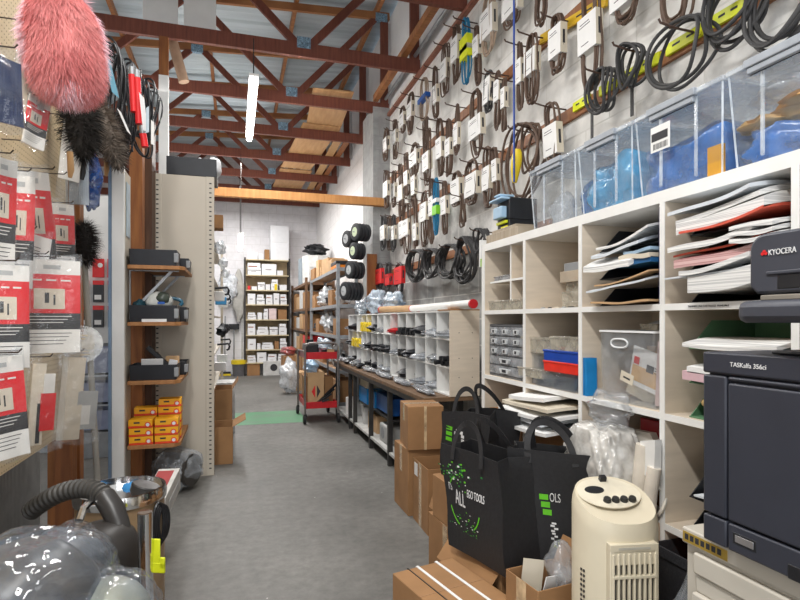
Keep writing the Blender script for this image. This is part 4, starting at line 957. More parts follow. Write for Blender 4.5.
# white coiled cables near the fan
CABLE = mat('white_cable', (.72, .68, .6), .5)
for k, (px, py, r, lab) in enumerate(((632, 480, .055, 'coil of white cable behind the tower fan, left one'), (650, 484, .06, 'coil of white cable behind the tower fan, right one'))):
    p = W(px, py, X=1.36); mb = MB()
    for i in range(6): mb.tube([(.012 * i - .03 + .01 * math.sin(3 * a + i), r * (1 - .05 * (i % 3)) * math.cos(a), r + r * (1 - .05 * (i % 2)) * math.sin(a)) for a in [2 * PI * q / 24 for q in range(24)]], .007, 6, closed=True)
    solo(mb, 'cable_coil', CABLE, lab, 'cable', (1.50 + .02 * k, 1.80 - .11 * k, SH[2] + .012), .2)
# black fabric bin under the cabinet side
t = thing('fabric_bin', 'black fabric bin in the lowest cell between the fan and the filing cabinet', 'bin', (1.60, 1.39, SH[3]))
MB().tray(-.17, .17, -.205, .225, 0, .345, .006, .012).build('bin_body', mat('black_fabric', (.018, .018, .021), .9, bump=.3, scale=80), t, bev=.004)
mb = MB()
for s_ in ((-.174, -.166, -.208, .228), (.166, .174, -.208, .228)): mb.b(*s_, .315, .348)
mb.build('hem', mat('black_fabric', (.018, .018, .021), .9), t, smooth=False)
blobthing('plastic_bag', 'silvery plastic bag on the floor carton right of the fan', 'bag', (1.36, 1.36, .0), (.055, .07, .28), FOGGY, seed=45)

# ---------------------------------------------------------------- black shopping bags
BAGM = mat('black_nonwoven', (.016, .016, .018), .62, var=.15, scale=60, bump=.12, spec=.5)
BAGIN = mat('black_nonwoven_inside', (.008, .008, .009), .9)
GRN = mat('green_print', (.13, .55, .02), .6); WPR = mat('white_print', (.72, .72, .72), .6); DGRN = mat('dark_green_print', (.03, .20, .04), .6)
def bag(lab, loc, rz, w, d, h, lean=(0, 0), print_=None, sag=0., seed=0, hand=True, pinch=.8):
    """open shopping bag: front face looks along local -x, width along y, gusset depth along x"""
    t = thing('shopping_bag', lab, 'shopping bag', loc, rz)
    rnd = random.Random(seed); n = 12; nl = 9; th = .0035
    def ring(f, off):
        z = h * f; q = []
        dx = d / 2 * (1 + .10 * math.sin(f * 3 + seed)) + off; wy = w / 2 * (1 + .03 * f) + off
        g = (1 - pinch) * dx * 2 * f                              # gusset folds in towards the top
        pts = [(-dx, -wy), (-dx - .006 * math.sin(f * 5 + seed), 0), (-dx, wy), (0, wy - g), (dx, wy), (dx + .006 * math.sin(f * 4), 0), (dx, -wy), (0, -wy + g)]
        return [(x + lean[0] * f + .008 * math.sin(f * 7 + y * 20 + seed), y + lean[1] * f, z - sag * f * f * (.5 + .5 * math.sin(y * 14 + seed))) for x, y in pts]
    vs = []; fs = []
    for i in range(nl + 1): vs += ring(i / nl, 0)
    for i in range(nl, -1, -1): vs += ring(max(i / nl, .01), -th)
    m = 8; L2 = 2 * nl + 2
    for i in range(L2 - 1):
        for k in range(m): l = (k + 1) % m; fs.append((i * m + k, i * m + l, (i + 1) * m + l, (i + 1) * m + k))
    fs.append(tuple(range(m))[::-1]); fs.append(tuple((L2 - 1) * m + k for k in range(m)))
    mb = MB(); mb.add(vs, fs)
    mb.build('bag_body', BAGM, t, angle=38)
    if hand:
        for s, hh, tw in ((-1, .11, .05), (1, .12, -.07)):
            pts = []
            for k in range(19):
                a = PI * k / 18
                pts.append((s * (d / 2 + .004) + lean[0] + tw * math.sin(a), lean[1] - .26 * w * math.cos(a) + .04 * math.sin(a), h - .05 - sag * .4 + (hh + .05) * math.sin(a) ** .8))
            mb = MB()
            for i in range(18):
                dd = Vector(pts[i + 1]) - Vector(pts[i]); mb.bar(pts[i], Vector(pts[i + 1]) + dd * .08, .0022, .026, (0, -dd.z, dd.y))
            mb.build('handle', BAGM, t, smooth=False)
    def wrap(y, z):
        f = z / h; q = ring(f, 0); p0, p1, p2 = q[0], q[1], q[2]; wy = w / 2 * (1 + .03 * f); k = max(-1, min(1, y / wy))
        xx = p1[0] + (p0[0] - p1[0]) * -k if k < 0 else p1[0] + (p2[0] - p1[0]) * k
        return Vector((xx - .0016, y + lean[1] * f, z))
    def tx(body, y, z, size, m, sx=.4):
        o = text(body, 'lettering', m, t, (0, 0, 0), (0, 0, 0), size, .0004)
        for v in o.data.vertices: v.co = wrap(y - v.co.x * sx, z + v.co.y) - Vector((v.co.z, 0, 0))
    def pic(mb, mats, nm='printed_picture'):
        mb.v = [tuple(wrap(y, z) + Vector((x, 0, 0))) for x, y, z in mb.v]; mb.build(nm, mats, t, smooth=False)
    if print_: print_(tx, pic)
    return t
def print_front(tx, pic):
    tx("IT'S", .160, .255, .046, WPR, .40); tx('ALL', .112, .205, .100, WPR, .46); tx('EGO TOOLS', .022, .256, .046, WPR, .44)
    mb = MB(); rnd = random.Random(5)
    for k in range(60):
        y = .09 + rnd.gauss(0, .045); z = .335 + rnd.gauss(0, .020); s = rnd.uniform(.003, .008)
        mb.m = (0, 1, 1, 2)[k % 4]; mb.c(0, y, z, .0010, s * 1.6, s)
    for k in range(46):
        y = .04 + rnd.gauss(0, .05); z = .125 + rnd.gauss(0, .022); s = rnd.uniform(.0015, .0045)
        mb.m = (1, 2, 1, 0)[k % 4]; mb.c(0, y, z, .0010, s * 2.2, s)
    mb.m = 0
    for (a0, a1) in ((1.9, 2.6), (3.5, 4.3), (5.3, 6.0)):
        P_ = [(0, .05 - .11 * math.cos(a0 + (a1 - a0) * i / 8), .225 + .115 * math.sin(a0 + (a1 - a0) * i / 8)) for i in range(9)]
        for i in range(8): mb.bar(P_[i], P_[i + 1], .0012, .005, (0, 1, 0))
    pic(mb, [GRN, DGRN, WPR])
bag('black shopping bag with white ALL lettering and green print, nearest of the bags', (1.075, 2.13, .388), .24, .38, .19, .45, (-.03, .04), print_front, seed=1)
def print_right(tx, pic):
    tx('OLS', .020, .235, .05, WPR, .5); tx('A.NO', .010, .055, .036, mat('yellow_green_print', (.45, .55, .02), .6), .55)
    mb = MB()
    for k in range(3): mb.b(-.0006, .0006, .025 - .006 * k, .060 - .006 * k, .240 - .03 * k, .262 - .03 * k)
    mb.m = 1
    for k in range(9): mb.c(0, .005 + .008 * math.sin(k * 2.3), .15 - .010 * k, .0012, .018 - .001 * k, .007)
    pic(mb, [GRN, WPR])
bag('black shopping bag standing upright behind the nearest bag, left of the fan', (1.29, 1.975, .425), .85, .36, .14, .44, (0, .02), print_right, seed=3)
def print_logo(tx, pic):
    mb = MB()
    for k in range(3): mb.b(-.0006, .0006, .085, .14, .265 - .03 * k, .285 - .03 * k)
    mb.m = 1
    for q in range(9):
        a = .6 + .55 * q; mb.c(0, .025 + .035 * math.cos(a), .235 + .04 * math.sin(a), .001, .022, .016)
    mb.b(-.0006, .0006, .08, .145, .15, .17); mb.b(-.0006, .0006, .01, .065, .14, .175)
    pic(mb, [GRN, WPR], 'printed_logo')
carton('carton holding up the rear black shopping bag', 1.06, 1.42, 2.52, 2.86, .317, .545, .05, tape=False)
bag('slumped black shopping bag with a green and white logo, farthest of the bags', (1.24, 2.68, .547), .30, .36, .20, .40, (-.02, -.05), print_logo, sag=.05, seed=6, pinch=.7)
carton('carton holding up the black bag beside the fan', 1.21, 1.39, 1.87, 2.07, 0, .423, 0, tape=False)

# ---------------------------------------------------------------- bench and pigeonholes
BX0, BY0, BY1, BZ = 1.39, 3.95, 7.92, .80
t = thing('workbench', 'long dark steel legged workbench under the pigeonholes', 'workbench', (BX0, BY0, 0))
mb = MB(); mb.b(BX0, 1.84, BY0, BY1, BZ - .035, BZ); mb.build('bench_top', wood('bench_timber', (.22, .13, .07), (.10, .06, .035), (1, 10, 1)), t, w=True, bev=.003)
MB().b(BX0 - .004, BX0 + .03, BY0, BY1, BZ - .075, BZ - .036).build('front_rail', DKSTEEL, t, w=True)
for y in (4.22, 5.04, 5.80, 6.62, 6.92, 7.85):
    for x in (1.425, 1.80):
        MB().b(x - .022, x + .022, y - .022, y + .022, 0, BZ - .036).build('leg', DKSTEEL, t, w=True, smooth=False)
mb = MB(); mb.b(1.41, 1.83, BY0 + .03, BY1 - .02, .11, .135); mb.build('lower_shelf', mat('worn_white_shelf', (.50, .50, .48), .6), t, w=True)
PX0, PX1, PY0, PY1 = 1.60, 1.85, 3.955, 7.90
PZ = [.802, 1.032, 1.252, 1.475]
t = thing('pigeonhole_unit', 'long white pigeonhole unit standing on the workbench', 'pigeonhole unit', (PX0, PY0, PZ[0]))
for z in PZ:
    mb = MB(); mb.b(PX0, PX1, PY0, PY1, z - (0 if z == PZ[0] else .012), z + (.012 if z == PZ[0] else 0)); mb.build('shelf_board', WHITEPAINT, t, w=True, smooth=False)
ncol = 14; cw = (PY1 - PY0) / ncol
for i in range(ncol + 1):
    y = PY0 + cw * i; th = .018 if i in (0, ncol) else .008
    y0 = min(max(y - th / 2, PY0), PY1 - th)
    if i == 0:
        MB().b(PX0 - .001, PX1, PY0 - .014, PY0 - .0005, PZ[0], PZ[3]).build('end_panel', BEIGE, t, w=True, smooth=False); continue
    mb = MB(); mb.b(PX0 + .001, PX1 - .006, y0, y0 + th, PZ[0] + .012, PZ[3] - .012)
    mb.build('divider' if 0 < i < ncol else 'end_panel', BEIGE if i == 0 else WHITEPAINT, t, w=True, smooth=False)
mb = MB()
for a in (.3, .75):
    for z in (.95, 1.1, 1.3): mb.cyl((PX0 + .25 * a, PY0 - .0150, z), (PX0 + .25 * a, PY0 - .012, z), .004, seg=8)
mb.build('screw_hole', INK, t, w=True)
MB().b(PX1 - .006, PX1, PY0, PY1, PZ[0], PZ[3]).build('back_panel', WHITEPAINT, t, w=True, smooth=False)
MB().b(PX0 - .004, PX1, PY0 - .015, PY0 + .25, PZ[3], PZ[3] + .010).build('top_edge', wood('edge_timber', (.40, .2, .08), (.3, .14, .05), (1, 8, 1)), t, w=True, smooth=False)
# contents: one bundle of parts in each occupied hole, sticking out of the front
SILV = film('silvery_bag', (.45, .48, .52), .8, .2, .9, 16)
rowz = (PZ[0] + .013, PZ[1] + .001, PZ[2] + .001)
rown = ('bottom', 'middle', 'top')
for r in range(3):
    for i in range(ncol):
        yc = PY0 + cw * (i + .5); z = rowz[r]
        kind = None
        if r == 2: kind = {0: 's', 1: 's', 2: 'k', 3: 'K', 4: 'K', 5: 'r', 7: 'y0', 8: 'k', 9: 'Y', 10: 'Y', 12: 'k', 13: 's'}.get(i)
        if r == 1: kind = {0: 'K', 1: 's', 2: 's', 3: 'k', 4: 'K', 5: 's', 6: 'k', 7: 'k', 8: 'K', 9: 'k', 10: 's', 11: 'Y', 12: 'Y', 13: 'k'}.get(i)
        if r == 0: kind = {1: 's', 2: 's', 4: 'k', 6: 's', 7: 's', 8: 'k', 9: 'k', 11: 's', 12: 'k', 13: 's'}.get(i)
        if not kind: continue
        m, cn, nm, cat = {'s': (SILV, 'silvery bag of parts', 'parts_bag', 'bag'), 'k': (NAVYBLK, 'dark plastic bag of parts', 'parts_bag', 'bag'), 'K': (BLACK, 'bundle of black rubber parts', 'rubber_bundle', 'bundle'), 'r': (RED, 'dark red packet', 'red_packet', 'packet'),
                  'Y': (YELLOW, 'bright yellow plastic part', 'yellow_part', 'part'), 'y0': (SILV, 'silvery bag of parts', 'parts_bag', 'bag')}[kind]
        rr = random.Random(r * 20 + i)
        hz = {'s': .035, 'k': .045, 'K': .055, 'r': .03, 'Y': .075, 'y0': .03}[kind]
        lab = f'{cn}, {rown[r]} row of pigeonholes, {nth(i)} hole from near end'
        mb = MB().blob((0, 0, 0), (.125 + rr.uniform(0, .035), cw * .42, hz), 16, 10, .18, 4, r * 31 + i)
        if kind == 'K':
            mb = MB()
            for q in range(5): mb.tube([(-.14 + rr.uniform(-.03, .02), -cw * .36 + cw * .17 * q, 0), (-.02, -cw * .36 + cw * .17 * q + .01, .012), (.11, -cw * .36 + cw * .17 * q, 0)], .020, 10); mb.tube([(-.13 + rr.uniform(-.03, .03), -cw * .28 + cw * .15 * min(q, 3), .036), (.10, -cw * .28 + cw * .15 * min(q, 3), .036)], .019, 10)
        if kind == 'Y':
            mb = MB(); mb.b(-.15, .10, -.115, -.01, 0, .075); mb.b(-.16, .10, .005, .115, 0, .08); mb.cyl((-.155, -.06, .085), (.05, -.06, .085), .03); mb.cyl((-.165, .06, .09), (.05, .06, .09), .03)
        zl = min(v[2] for v in mb.v); xm = max(v[0] for v in mb.v)
        solo(mb, nm, m, lab, cat, (PX1 - .012 - xm, yc, z - zl), angle=60, group='parts in the pigeonholes', bev=.006 if kind == 'Y' else 0)
# long clear bags lying on the near bench edge
for k in range(4):
    solo(MB().blob((0, 0, 0), (.05, .30, .024), 16, 14, .15, 5, 70 + k), 'parts_bag', SILV, f'clear parts bag lying on the near bench edge, {nth(k)} from the near end', 'bag', (1.50, 4.30 + .62 * k, BZ + .026), R(-.1, .1), angle=60)
for k in range(4):
    solo(MB().blob((0, 0, 0), (.06, .13, .03), 14, 10, .2, 4, 80 + k), 'parts_bag', [NAVYBLK, SILV][k % 2], f'{["dark", "silvery"][k % 2]} packet lying on the far half of the bench edge, {nth(k)} from the near end', 'bag', (1.49, 6.65 + .35 * k, BZ + .036), R(-.3, .3), angle=60)
# under the bench
def plainbox(nm, m, lab, cat, x0, x1, y0, y1, z0, z1, rz=0, bev=.004, w=None):
    return solo(MB().b((x0 - x1) / 2, (x1 - x0) / 2, (y0 - y1) / 2, (y1 - y0) / 2, 0, z1 - z0), nm, m, lab, cat, ((x0 + x1) / 2, (y0 + y1) / 2, z0), rz, bev=bev)
UBL = mat('bright_blue_wrap', (.01, .20, .50), .35, bump=.3)
plainbox('parts_box', UBL, 'bright blue wrapped box under the far half of the bench', 'box', 1.46, 1.76, 6.15, 6.56, .42, .60)
plainbox('parts_box', CREAM, 'cream box on top of the bright blue box under the bench', 'box', 1.47, 1.76, 6.17, 6.54, .601, .70)
plainbox('parts_box', mat('mid_blue_wrap', (.008, .08, .30), .35), 'long deep blue box under the middle of the bench', 'box', 1.47, 1.77, 5.15, 5.74, .45, .62)
plainbox('parts_box', UBL, 'bright blue box under the bench beside the long deep blue one', 'box', 1.48, 1.77, 5.86, 6.1, .42, .6)
for y0, y1, lab in ((5.12, 6.58, 'shelf board carrying the blue boxes under the bench'),):
    plainbox('shelf_board', DKSTEEL, lab, 'shelf', 1.46, 1.775, y0, y1, .40, .418, bev=0)
mb = MB()
t = thing('tool_case', 'pale grey machine case with a round window under the bench', 'case', (1.61, 5.42, .136))
MB().b(-.15, .13, -.16, .16, 0, .19).build('case_body', mat('pale_grey_case', (.38, .38, .37), .5), t, bev=.02)
MB().cyl((-.155, .02, .10), (-.148, .02, .10), .06).build('round_window', GREY, t)
t = thing('steel_drum', 'small round silver drum under the bench', 'drum', (1.60, 4.78, .136))
MB().lathe([(.02, 0), (.14, 0), (.145, .02), (.14, .04), (.14, .17), (.146, .19), (.14, .21), (.02, .215)], (0, 0, 0), 28).build('drum_body', STEEL, t)
MB().lathe([(.02, .215), (.10, .215), (.10, .235), (.02, .237)], (0, 0, 0), 24).build('drum_lid', GREY, t)
plainbox('carton', CARD2, 'pale carton under the bench behind the pale grey case', 'carton', 1.50, 1.78, 5.85, 6.25, .136, .33)
plainbox('carton', mat('white_carton', (.55, .55, .54), .7), 'whitish carton under the far end of the bench', 'carton', 1.5, 1.77, 6.45, 6.58, .136, .34, .0)
plainbox('parts_box', PAPER, 'white tilted box with a blue patch under the far end of the bench', 'box', 1.46, 1.7, 7.05, 7.3, .136, .36, .25)
for k in range(5):
    blobthing('parts_bag', f'dark packet on the low shelf under the bench, {nth(k)} from the near end', 'bag', (1.6, 4.45 + .17 * k if k < 1 else 4.98 + .55 * (k - 1) + (.05 if k > 2 else 0), .137 if k == 0 else (.625 if k == 1 else .335)), (.10, .09, .05), NAVYBLK if k % 2 else SILV, .2, 4, 90 + k)
# on top of the pigeonholes: map tubes, plastic bags, blue roll
def maptube(lab, pa, pb, r, m, xx, xb):
    a = W(*pa, X=xx); b = W(*pb, X=xb); a.z = b.z = PZ[3] + .011 + r
    t = thing('postal_tube', lab, 'tube', a)
    mb = MB(); d = (b - a).normalized(); mb.cyl(a, b, r, seg=20); mb.build('tube_body', m, t, w=True)
    for s, nn in ((a, -1), (b, 1)):
        MB().cyl(s - d * .012 * (1 if nn > 0 else -1) + d * .0, s + d * .012 * nn, r * 1.06, seg=20).build('end_cap', RED, t, w=True)
maptube('brown postal tube with a red end cap on the pigeonholes, farther one', (381, 307), (418, 305), .036, CARD2, 1.64, 1.82)
maptube('white postal tube with a red end cap on the pigeonholes, nearer one', (412, 305), (473, 301), .033, WHITE, 1.76, 1.68)
for k, (px, py, r, lab) in enumerate(((362, 303, (.10, .30, .10), 'heap of crumpled clear plastic bags on the far end of the pigeonholes'), (375, 297, (.12, .28, .14), 'tall heap of crumpled clear bags on the pigeonholes under the red sleeves'), (392, 296, (.10, .26, .11), 'greyish crumpled bag on the pigeonholes beside the tall heap'), (352, 308, (.09, .22, .07), 'small crumpled clear bag at the far tip of the pigeonholes'))):
    p = W(px, py, X=1.74); blobthing('plastic_bag', lab, 'bag', (1.76, min(p.y, 7.6), PZ[3] + .002), r, film('bluish_bag', (.55, .65, .75), .75, .2, .9, 14), .22, 4, 100 + k, 30, 20)
p = W(403, 303, X=1.80); solo(MB().lathe([(.05, 0), (.16, 0), (.16, .05), (.05, .05)], (0, 0, 0), 24, sx=.6), 'blue_strap_roll', mat('teal_blue_strap', (.02, .22, .38), .5), 'flat blue roll lying on the pigeonholes behind the brown tube', 'roll', (1.98 - .16, p.y, PZ[3] + .011))
# ---------------------------------------------------------------- wheels on the pillar
solo(MB().b(1.60, 1.853, 7.70, 7.74, 1.49, 2.35), 'timber_board', TIMB_O, 'upright brown board carrying the wheels beside the grey pillar', 'board', smooth=False) if False else None
solo(MB().b(1.76, 1.90, 7.385, 7.425, 1.49, 2.32), 'timber_board', TIMB_O, 'upright brown board carrying the rubber wheels on the grey pillar', 'board', smooth=False)
HUB = mat('pale_green_hub', (.50, .58, .40), .5); HUBW = mat('pale_hub', (.45, .47, .48), .4)
TYRE = mat('tyre_rubber', (.022, .024, .028), .6)
def wheel(lab, c, r, hubm, ax, first=None):
    t = thing('rubber_wheel', lab, 'wheel', c, ax, group='wheels hanging by the pillar')
    M = Matrix.Rotation(PI / 2, 4, 'Y'); w = .024
    MB().lathe([(r * .62, -w), (r * .86, -w), (r * .97, -w * .7), (r, 0), (r * .97, w * .7), (r * .86, w), (r * .62, w)], (0, 0, 0), 28, M).build('tyre', TYRE, t)
    MB().lathe([(.012, -w * 1.15), (r * .3, -w * 1.2), (r * .64, -w * .9), (r * .64, w * .9), (r * .3, w * 1.2), (.012, w * 1.15)], (0, 0, 0), 24, M).build('hub', hubm, t)
    return t
for s, (px, py, n, rp, Xc, hm, nm) in enumerate(((347, 239, 3, 8.7, 1.55, HUBW, 'far top peg'), (356, 232, 4, 9.0, 1.56, HUB, 'near top peg'), (354, 251, 3, 8.6, 1.55, HUB, 'middle peg'), (350, 270, 4, 8.8, 1.52, HUBW, 'lower peg'), (345, 291, 5, 9.4, 1.47, HUBW, 'bottom peg'))):
    Y = 7.30 if s else 7.75; CA, SA = math.cos(.34), math.sin(.34)
    p = W(px, py, Y=Y); zc = ZC((p.x, p.y)); r = rp * zc / F
    for i in range(n):
        wheel(f'black rubber wheel on the {nm} by the pillar, {nth(i)} from the open end', (p.x + .052 * i * CA, p.y + .052 * i * SA, p.z), r, hm if i == 0 else HUBW, .34)
    x_end = .052 * n
    solo(MB().cyl((p.x - .05 * CA, p.y - .05 * SA, p.z), (p.x + x_end * CA, p.y + x_end * SA, p.z), .008, seg=8), 'steel_peg', STEEL, f'steel {nm} holding wheels beside the pillar', 'peg')

# ---------------------------------------------------------------- steel rack along the right wall
RK = [1.50, 1.84, 8.32, 11.45]
def rack(lab, x0, x1, y0, y1, zs, h, mshelf, mpost, beam=.05):
    t = thing('storage_rack', lab, 'rack', (x0, y0, 0))
    for x in (x0 + .025, x1 - .025):
        for y in (y0 + .025, y1 - .025): MB().b(x - .025, x + .025, y - .025, y + .025, 0, h).build('upright_post', mpost, t, w=True, smooth=False)
    for z in zs:
        MB().b(x0 + .012, x1 - .012, y0 + .012, y1 - .012, z - .018, z).build('shelf', mshelf, t, w=True, smooth=False)
        for x in (x0 + .004, x1 - .012): MB().b(x, x + .008, y0 + .05, y1 - .05, z - beam, z + .004).build('shelf_beam', mpost, t, w=True, smooth=False)
        MB().b(x0 + .05, x1 - .05, y0 + .004, y0 + .011, z - beam, z + .004).build('shelf_beam', mpost, t, w=True, smooth=False)
    return t
RSH = wood('rack_chipboard', (.38, .24, .14), (.28, .16, .09), (3, 3, 1))
rack('grey steel storage rack along the right wall past the wheels', *RK, (.12, .62, 1.16, 1.64, 2.21), 2.27, RSH, STEEL)
rack('brown shelved rack in the far right corner', 1.42, 2.05, 11.6, 14.6, (.15, .70, 1.2, 1.65, 2.2), 2.3, RSH, mat('brown_rack_post', (.16, .085, .045), .6))
rnd = random.Random(11)
adj = ['tan', 'pale', 'whitish']; mm3 = [CARD, CARD2, mat('white_carton', (.62, .62, .61), .7)]
# top of the racks
def ybox(lab, x0, x1, y0, y1, z, h, m, rz=0, nm='carton'): return plainbox(nm, m, lab, 'carton' if 'box' in nm or nm == 'carton' else nm, x0, x1, y0, y1, z, z + h, rz)
ybox('tan carton at the near end of the grey rack top', 1.53, 1.80, 8.95, 9.35, 2.212, .20, CARD2)
ybox('tall tan carton on the grey rack top behind the near one', 1.52, 1.82, 9.4, 9.85, 2.212, .27, CARD2, .1)
ybox('open looking pale carton on the grey rack top, third from the near end', 1.52, 1.80, 9.95, 10.3, 2.212, .16, CARD2, -.1)
ybox('narrow tan carton on the grey rack top, fourth from the near end', 1.52, 1.80, 10.4, 10.65, 2.212, .34, CARD2, .05)
ybox('tan carton at the far end of the grey rack top', 1.5, 1.82, 10.8, 11.35, 2.212, .22, CARD)
t = thing('flat_case', 'flat black and orange case at the near corner of the grey rack top', 'case', (1.66, 8.6, 2.212))
MB().b(-.16, .17, -.24, .24, 0, .05).build('case_base', ORANGE, t, bev=.004); MB().b(-.165, .175, -.25, .25, .05, .11).build('case_lid', BLACK, t, bev=.008)
p = W(321, 262, Y=11.9)
t = thing('white_carton', 'big white octagonal carton standing on the far rack', 'carton', (1.74, 12.25, 2.202))
MB().lathe([(.01, 0), (.30, 0), (.31, .62), (.01, .63)], (0, 0, 0), 8).build('box_body', mat('white_carton', (.62, .62, .61), .7), t, angle=20)
mb = MB(); mb.b(-.08, .02, -.2995, -.286, .20, .24); mb.b(-.09, .0, -.2995, -.286, .30, .32); mb.b(.03, .12, -.30, -.284, .38, .46); mb.build('printed_mark', mat('grey_print', (.35, .33, .33), .7), t, smooth=False)
blobthing('black_bag', 'crumpled black bag on top of the big white octagonal carton', 'bag', (1.74, 12.25, 2.833), (.24, .22, .12), BLACK, .25, 4, 61)
ybox('white leaning carton in front of the octagonal carton', 1.48, 1.70, 11.70, 11.90, 2.202, .34, mm3[2], .3)
ybox('blue grey box behind the white leaning carton', 1.44, 1.60, 12.65, 12.9, 2.202, .62, mat('bluegrey_box', (.25, .30, .34), .5), .2)
for k in range(4): ybox(f'tan carton on the far rack second shelf, {nth(k)} from the near end', 1.45, 1.85, 11.75 + .66 * k, 12.28 + .66 * k, 1.652, [.36, .42, .30, .40][k], [CARD, mm3[2], CARD2, CARD][k])
for k in range(4): ybox(f'carton on the far rack third shelf, {nth(k)} from the near end', 1.45, 1.85, 11.72 + .68 * k, 12.26 + .68 * k, 1.202, [.30, .34, .26, .3][k], [CARD, CARD2, mm3[2], CARD][k])
for k in range(4): ybox(f'carton on the far rack fourth shelf, {nth(k)} from the near end', 1.45, 1.85, 11.72 + .68 * k, 12.26 + .68 * k, .702, [.36, .38, .3, .4][k], [REDCARD, CARD, CARD2, mm3[2]][k])
for k in range(3): ybox(f'carton on the far rack bottom shelf, {nth(k)} from the near end', 1.45, 1.9, 11.7 + .9 * k, 12.4 + .9 * k, .152, .4, [CARD2, CARD, CARD2][k])
# on the grey rack shelves
PBAG = film('white_bag', (.72, .76, .8), .8, .2, .8, 14)
for si, (z, nm) in enumerate(((1.642, 'second'), (1.162, 'third'), (.622, 'fourth'))):
    for k in range(6):
        y = 8.62 + .5 * k
        kind = (k + si) % 4
        if kind in (0, 3): blobthing('plastic_bag', f'crumpled whitish plastic bag on the {nm} grey rack shelf, {nth(k)} item from near end', 'bag', (1.66, y, z), (.13, .21, .13 + .03 * (k % 2)), PBAG, .25, 4, 120 + 10 * si + k, 20, 14)
        elif kind == 1: ybox(f'tan carton on the {nm} grey rack shelf, {nth(k)} item from near end', 1.53, 1.8, y - .2, y + .2, z, .26, CARD)
        else: blobthing('parts_bag', f'dark bag of parts on the {nm} grey rack shelf, {nth(k)} item from near end', 'bag', (1.66, y, z), (.12, .2, .10), NAVYBLK, .22, 4, 150 + 10 * si + k, 20, 14)
for k in range(4): ybox(f'carton on the bottom shelf of the grey rack, {nth(k)} from the near end', 1.53, 1.8, 8.4 + .75 * k, 8.95 + .75 * k, .122, .33, [CARD, CARD2, CARD2, CARD][k])
# clutter on the floor in front of the far rack
ybox('tan carton on the floor in front of the far rack', 1.08, 1.36, 10.9, 11.4, 0, .36, CARD2, .1)
ybox('second tan carton on the floor beside the rack, nearer the cart', 1.16, 1.44, 9.6, 10.1, 0, .42, CARD, -.05)
ybox('tall brown paper sack standing by the far rack', 1.0, 1.25, 12.0, 12.4, 0, .62, CARD, .1, 'paper_sack')
blobthing('plastic_bag', 'clear plastic bag slumped on the floor in front of the tan cartons', 'bag', (.98, 10.55, 0), (.17, .2, .30), PBAG, .2, 3.5, 171, 20, 14)
blobthing('plastic_bag', 'blue and white plastic bag on the carton behind the cart', 'bag', (1.30, 9.85, .425), (.13, .2, .13), film('bluewhite_bag', (.35, .55, .75), .85, .3, .8, 7), .2, 3.5, 172, 20, 14)
blobthing('plastic_bag', 'pinkish red and blue bag on top of the brown paper sack', 'bag', (1.12, 12.2, .625), (.14, .2, .10), film('redblue_bag', (.5, .12, .12), .85, .3, .8, 7), .2, 3.5, 173, 20, 14)

# ---------------------------------------------------------------- red trolley
TX0, TX1, TY0, TY1 = .90, 1.345, 7.36, 8.22
t = thing('tool_trolley', 'red two-tray tool trolley with steel legs standing in the aisle', 'trolley', (TX0, TY0, 0))
TUB = mat('trolley_tube', (.30, .28, .27), .35, .8)
MB().tray(TX0 + .012, TX1 - .012, TY0 + .012, TY1 - .012, .87, .965, .006).build('top_tray', RED, t, w=True, bev=.003)
MB().tray(TX0 + .012, TX1 - .012, TY0 + .012, TY1 - .012, .205, .295, .006).build('bottom_tray', RED, t, w=True, bev=.003)
for y in (TY0, TY1):
    zt = 1.09
    pts = [(TX0, y, .12), (TX0, y, zt - .06), (TX0 + .02, y, zt - .015), (TX0 + .06, y, zt), (TX1 - .06, y, zt), (TX1 - .02, y, zt - .015), (TX1, y, zt - .06), (TX1, y, .12)]
    if y == TY0:
        MB().tube(pts, .014, 10).build('leg_frame', TUB, t, w=True)
    else:
        MB().tube([pts[0], (TX0, y, .97)], .014, 10).build('leg_frame', TUB, t, w=True); MB().tube([pts[-1], (TX1, y, .97)], .014, 10).build('leg_frame', TUB, t, w=True)
MB().tube([(TX0, TY0, .98), (TX0, TY1, .96)], .010, 8).build('side_rail', TUB, t, w=True)
for x in (TX0, TX1):
    for y in (TY0, TY1):
        MB().b(x - .018, x + .018, y - .025, y + .025, .10, .135).build('castor_fork', DKSTEEL, t, w=True)
        mb = MB(); mb.lathe([(.005, -.02), (.05, -.02), (.062, -.01), (.062, .01), (.05, .02), (.005, .02)], (0, 0, 0), 22, Matrix.Translation((x + (.005 if x > 1 else -.005), y + .01, .0625)) @ Matrix.Rotation(PI / 2, 4, 'Y')); mb.build('castor_wheel', RUBBER, t, w=True)
ybox('flattened tan carton with red and black diamonds standing in the trolley', .95, .99 + .18, 7.46, 7.50, .213, .47, CARD2, 0)
mb = MB()
for x, mi in ((-.045, 0), (.045, 1)):
    mb.m = mi; mb.add([(x, -.0205, .16), (x + (.04 if mi == 0 else .035), -.0205, .24), (x, -.0205, .33), (x - .005 * (1 if mi == 0 else -1) - (.0 if mi else .035) + (.035 if mi and False else 0), -.0205, .245)], [(0, 1, 2, 3)])
o = [x for x in bpy.data.objects if x.get('label', '').startswith('flattened tan carton')][0]
for mi, (m, sx) in enumerate(((REDCARD, -1), (INK, 1))):
    mb = MB(); x = sx * .012; mb.add([(x, -.0208, .12), (x, -.0208, .30), (x + sx * .048, -.0208, .21)], [(0, 1, 2) if sx < 0 else (0, 2, 1)]); mb.build('printed_diamond', m, o, smooth=False)
ybox('brown carton standing in the trolley bottom tray at the right', 1.17, 1.31, 7.55, 7.8, .213, .40, CARD)
ybox('tan carton at the back of the trolley bottom tray', .95, 1.15, 7.75, 8.1, .213, .38, CARD)
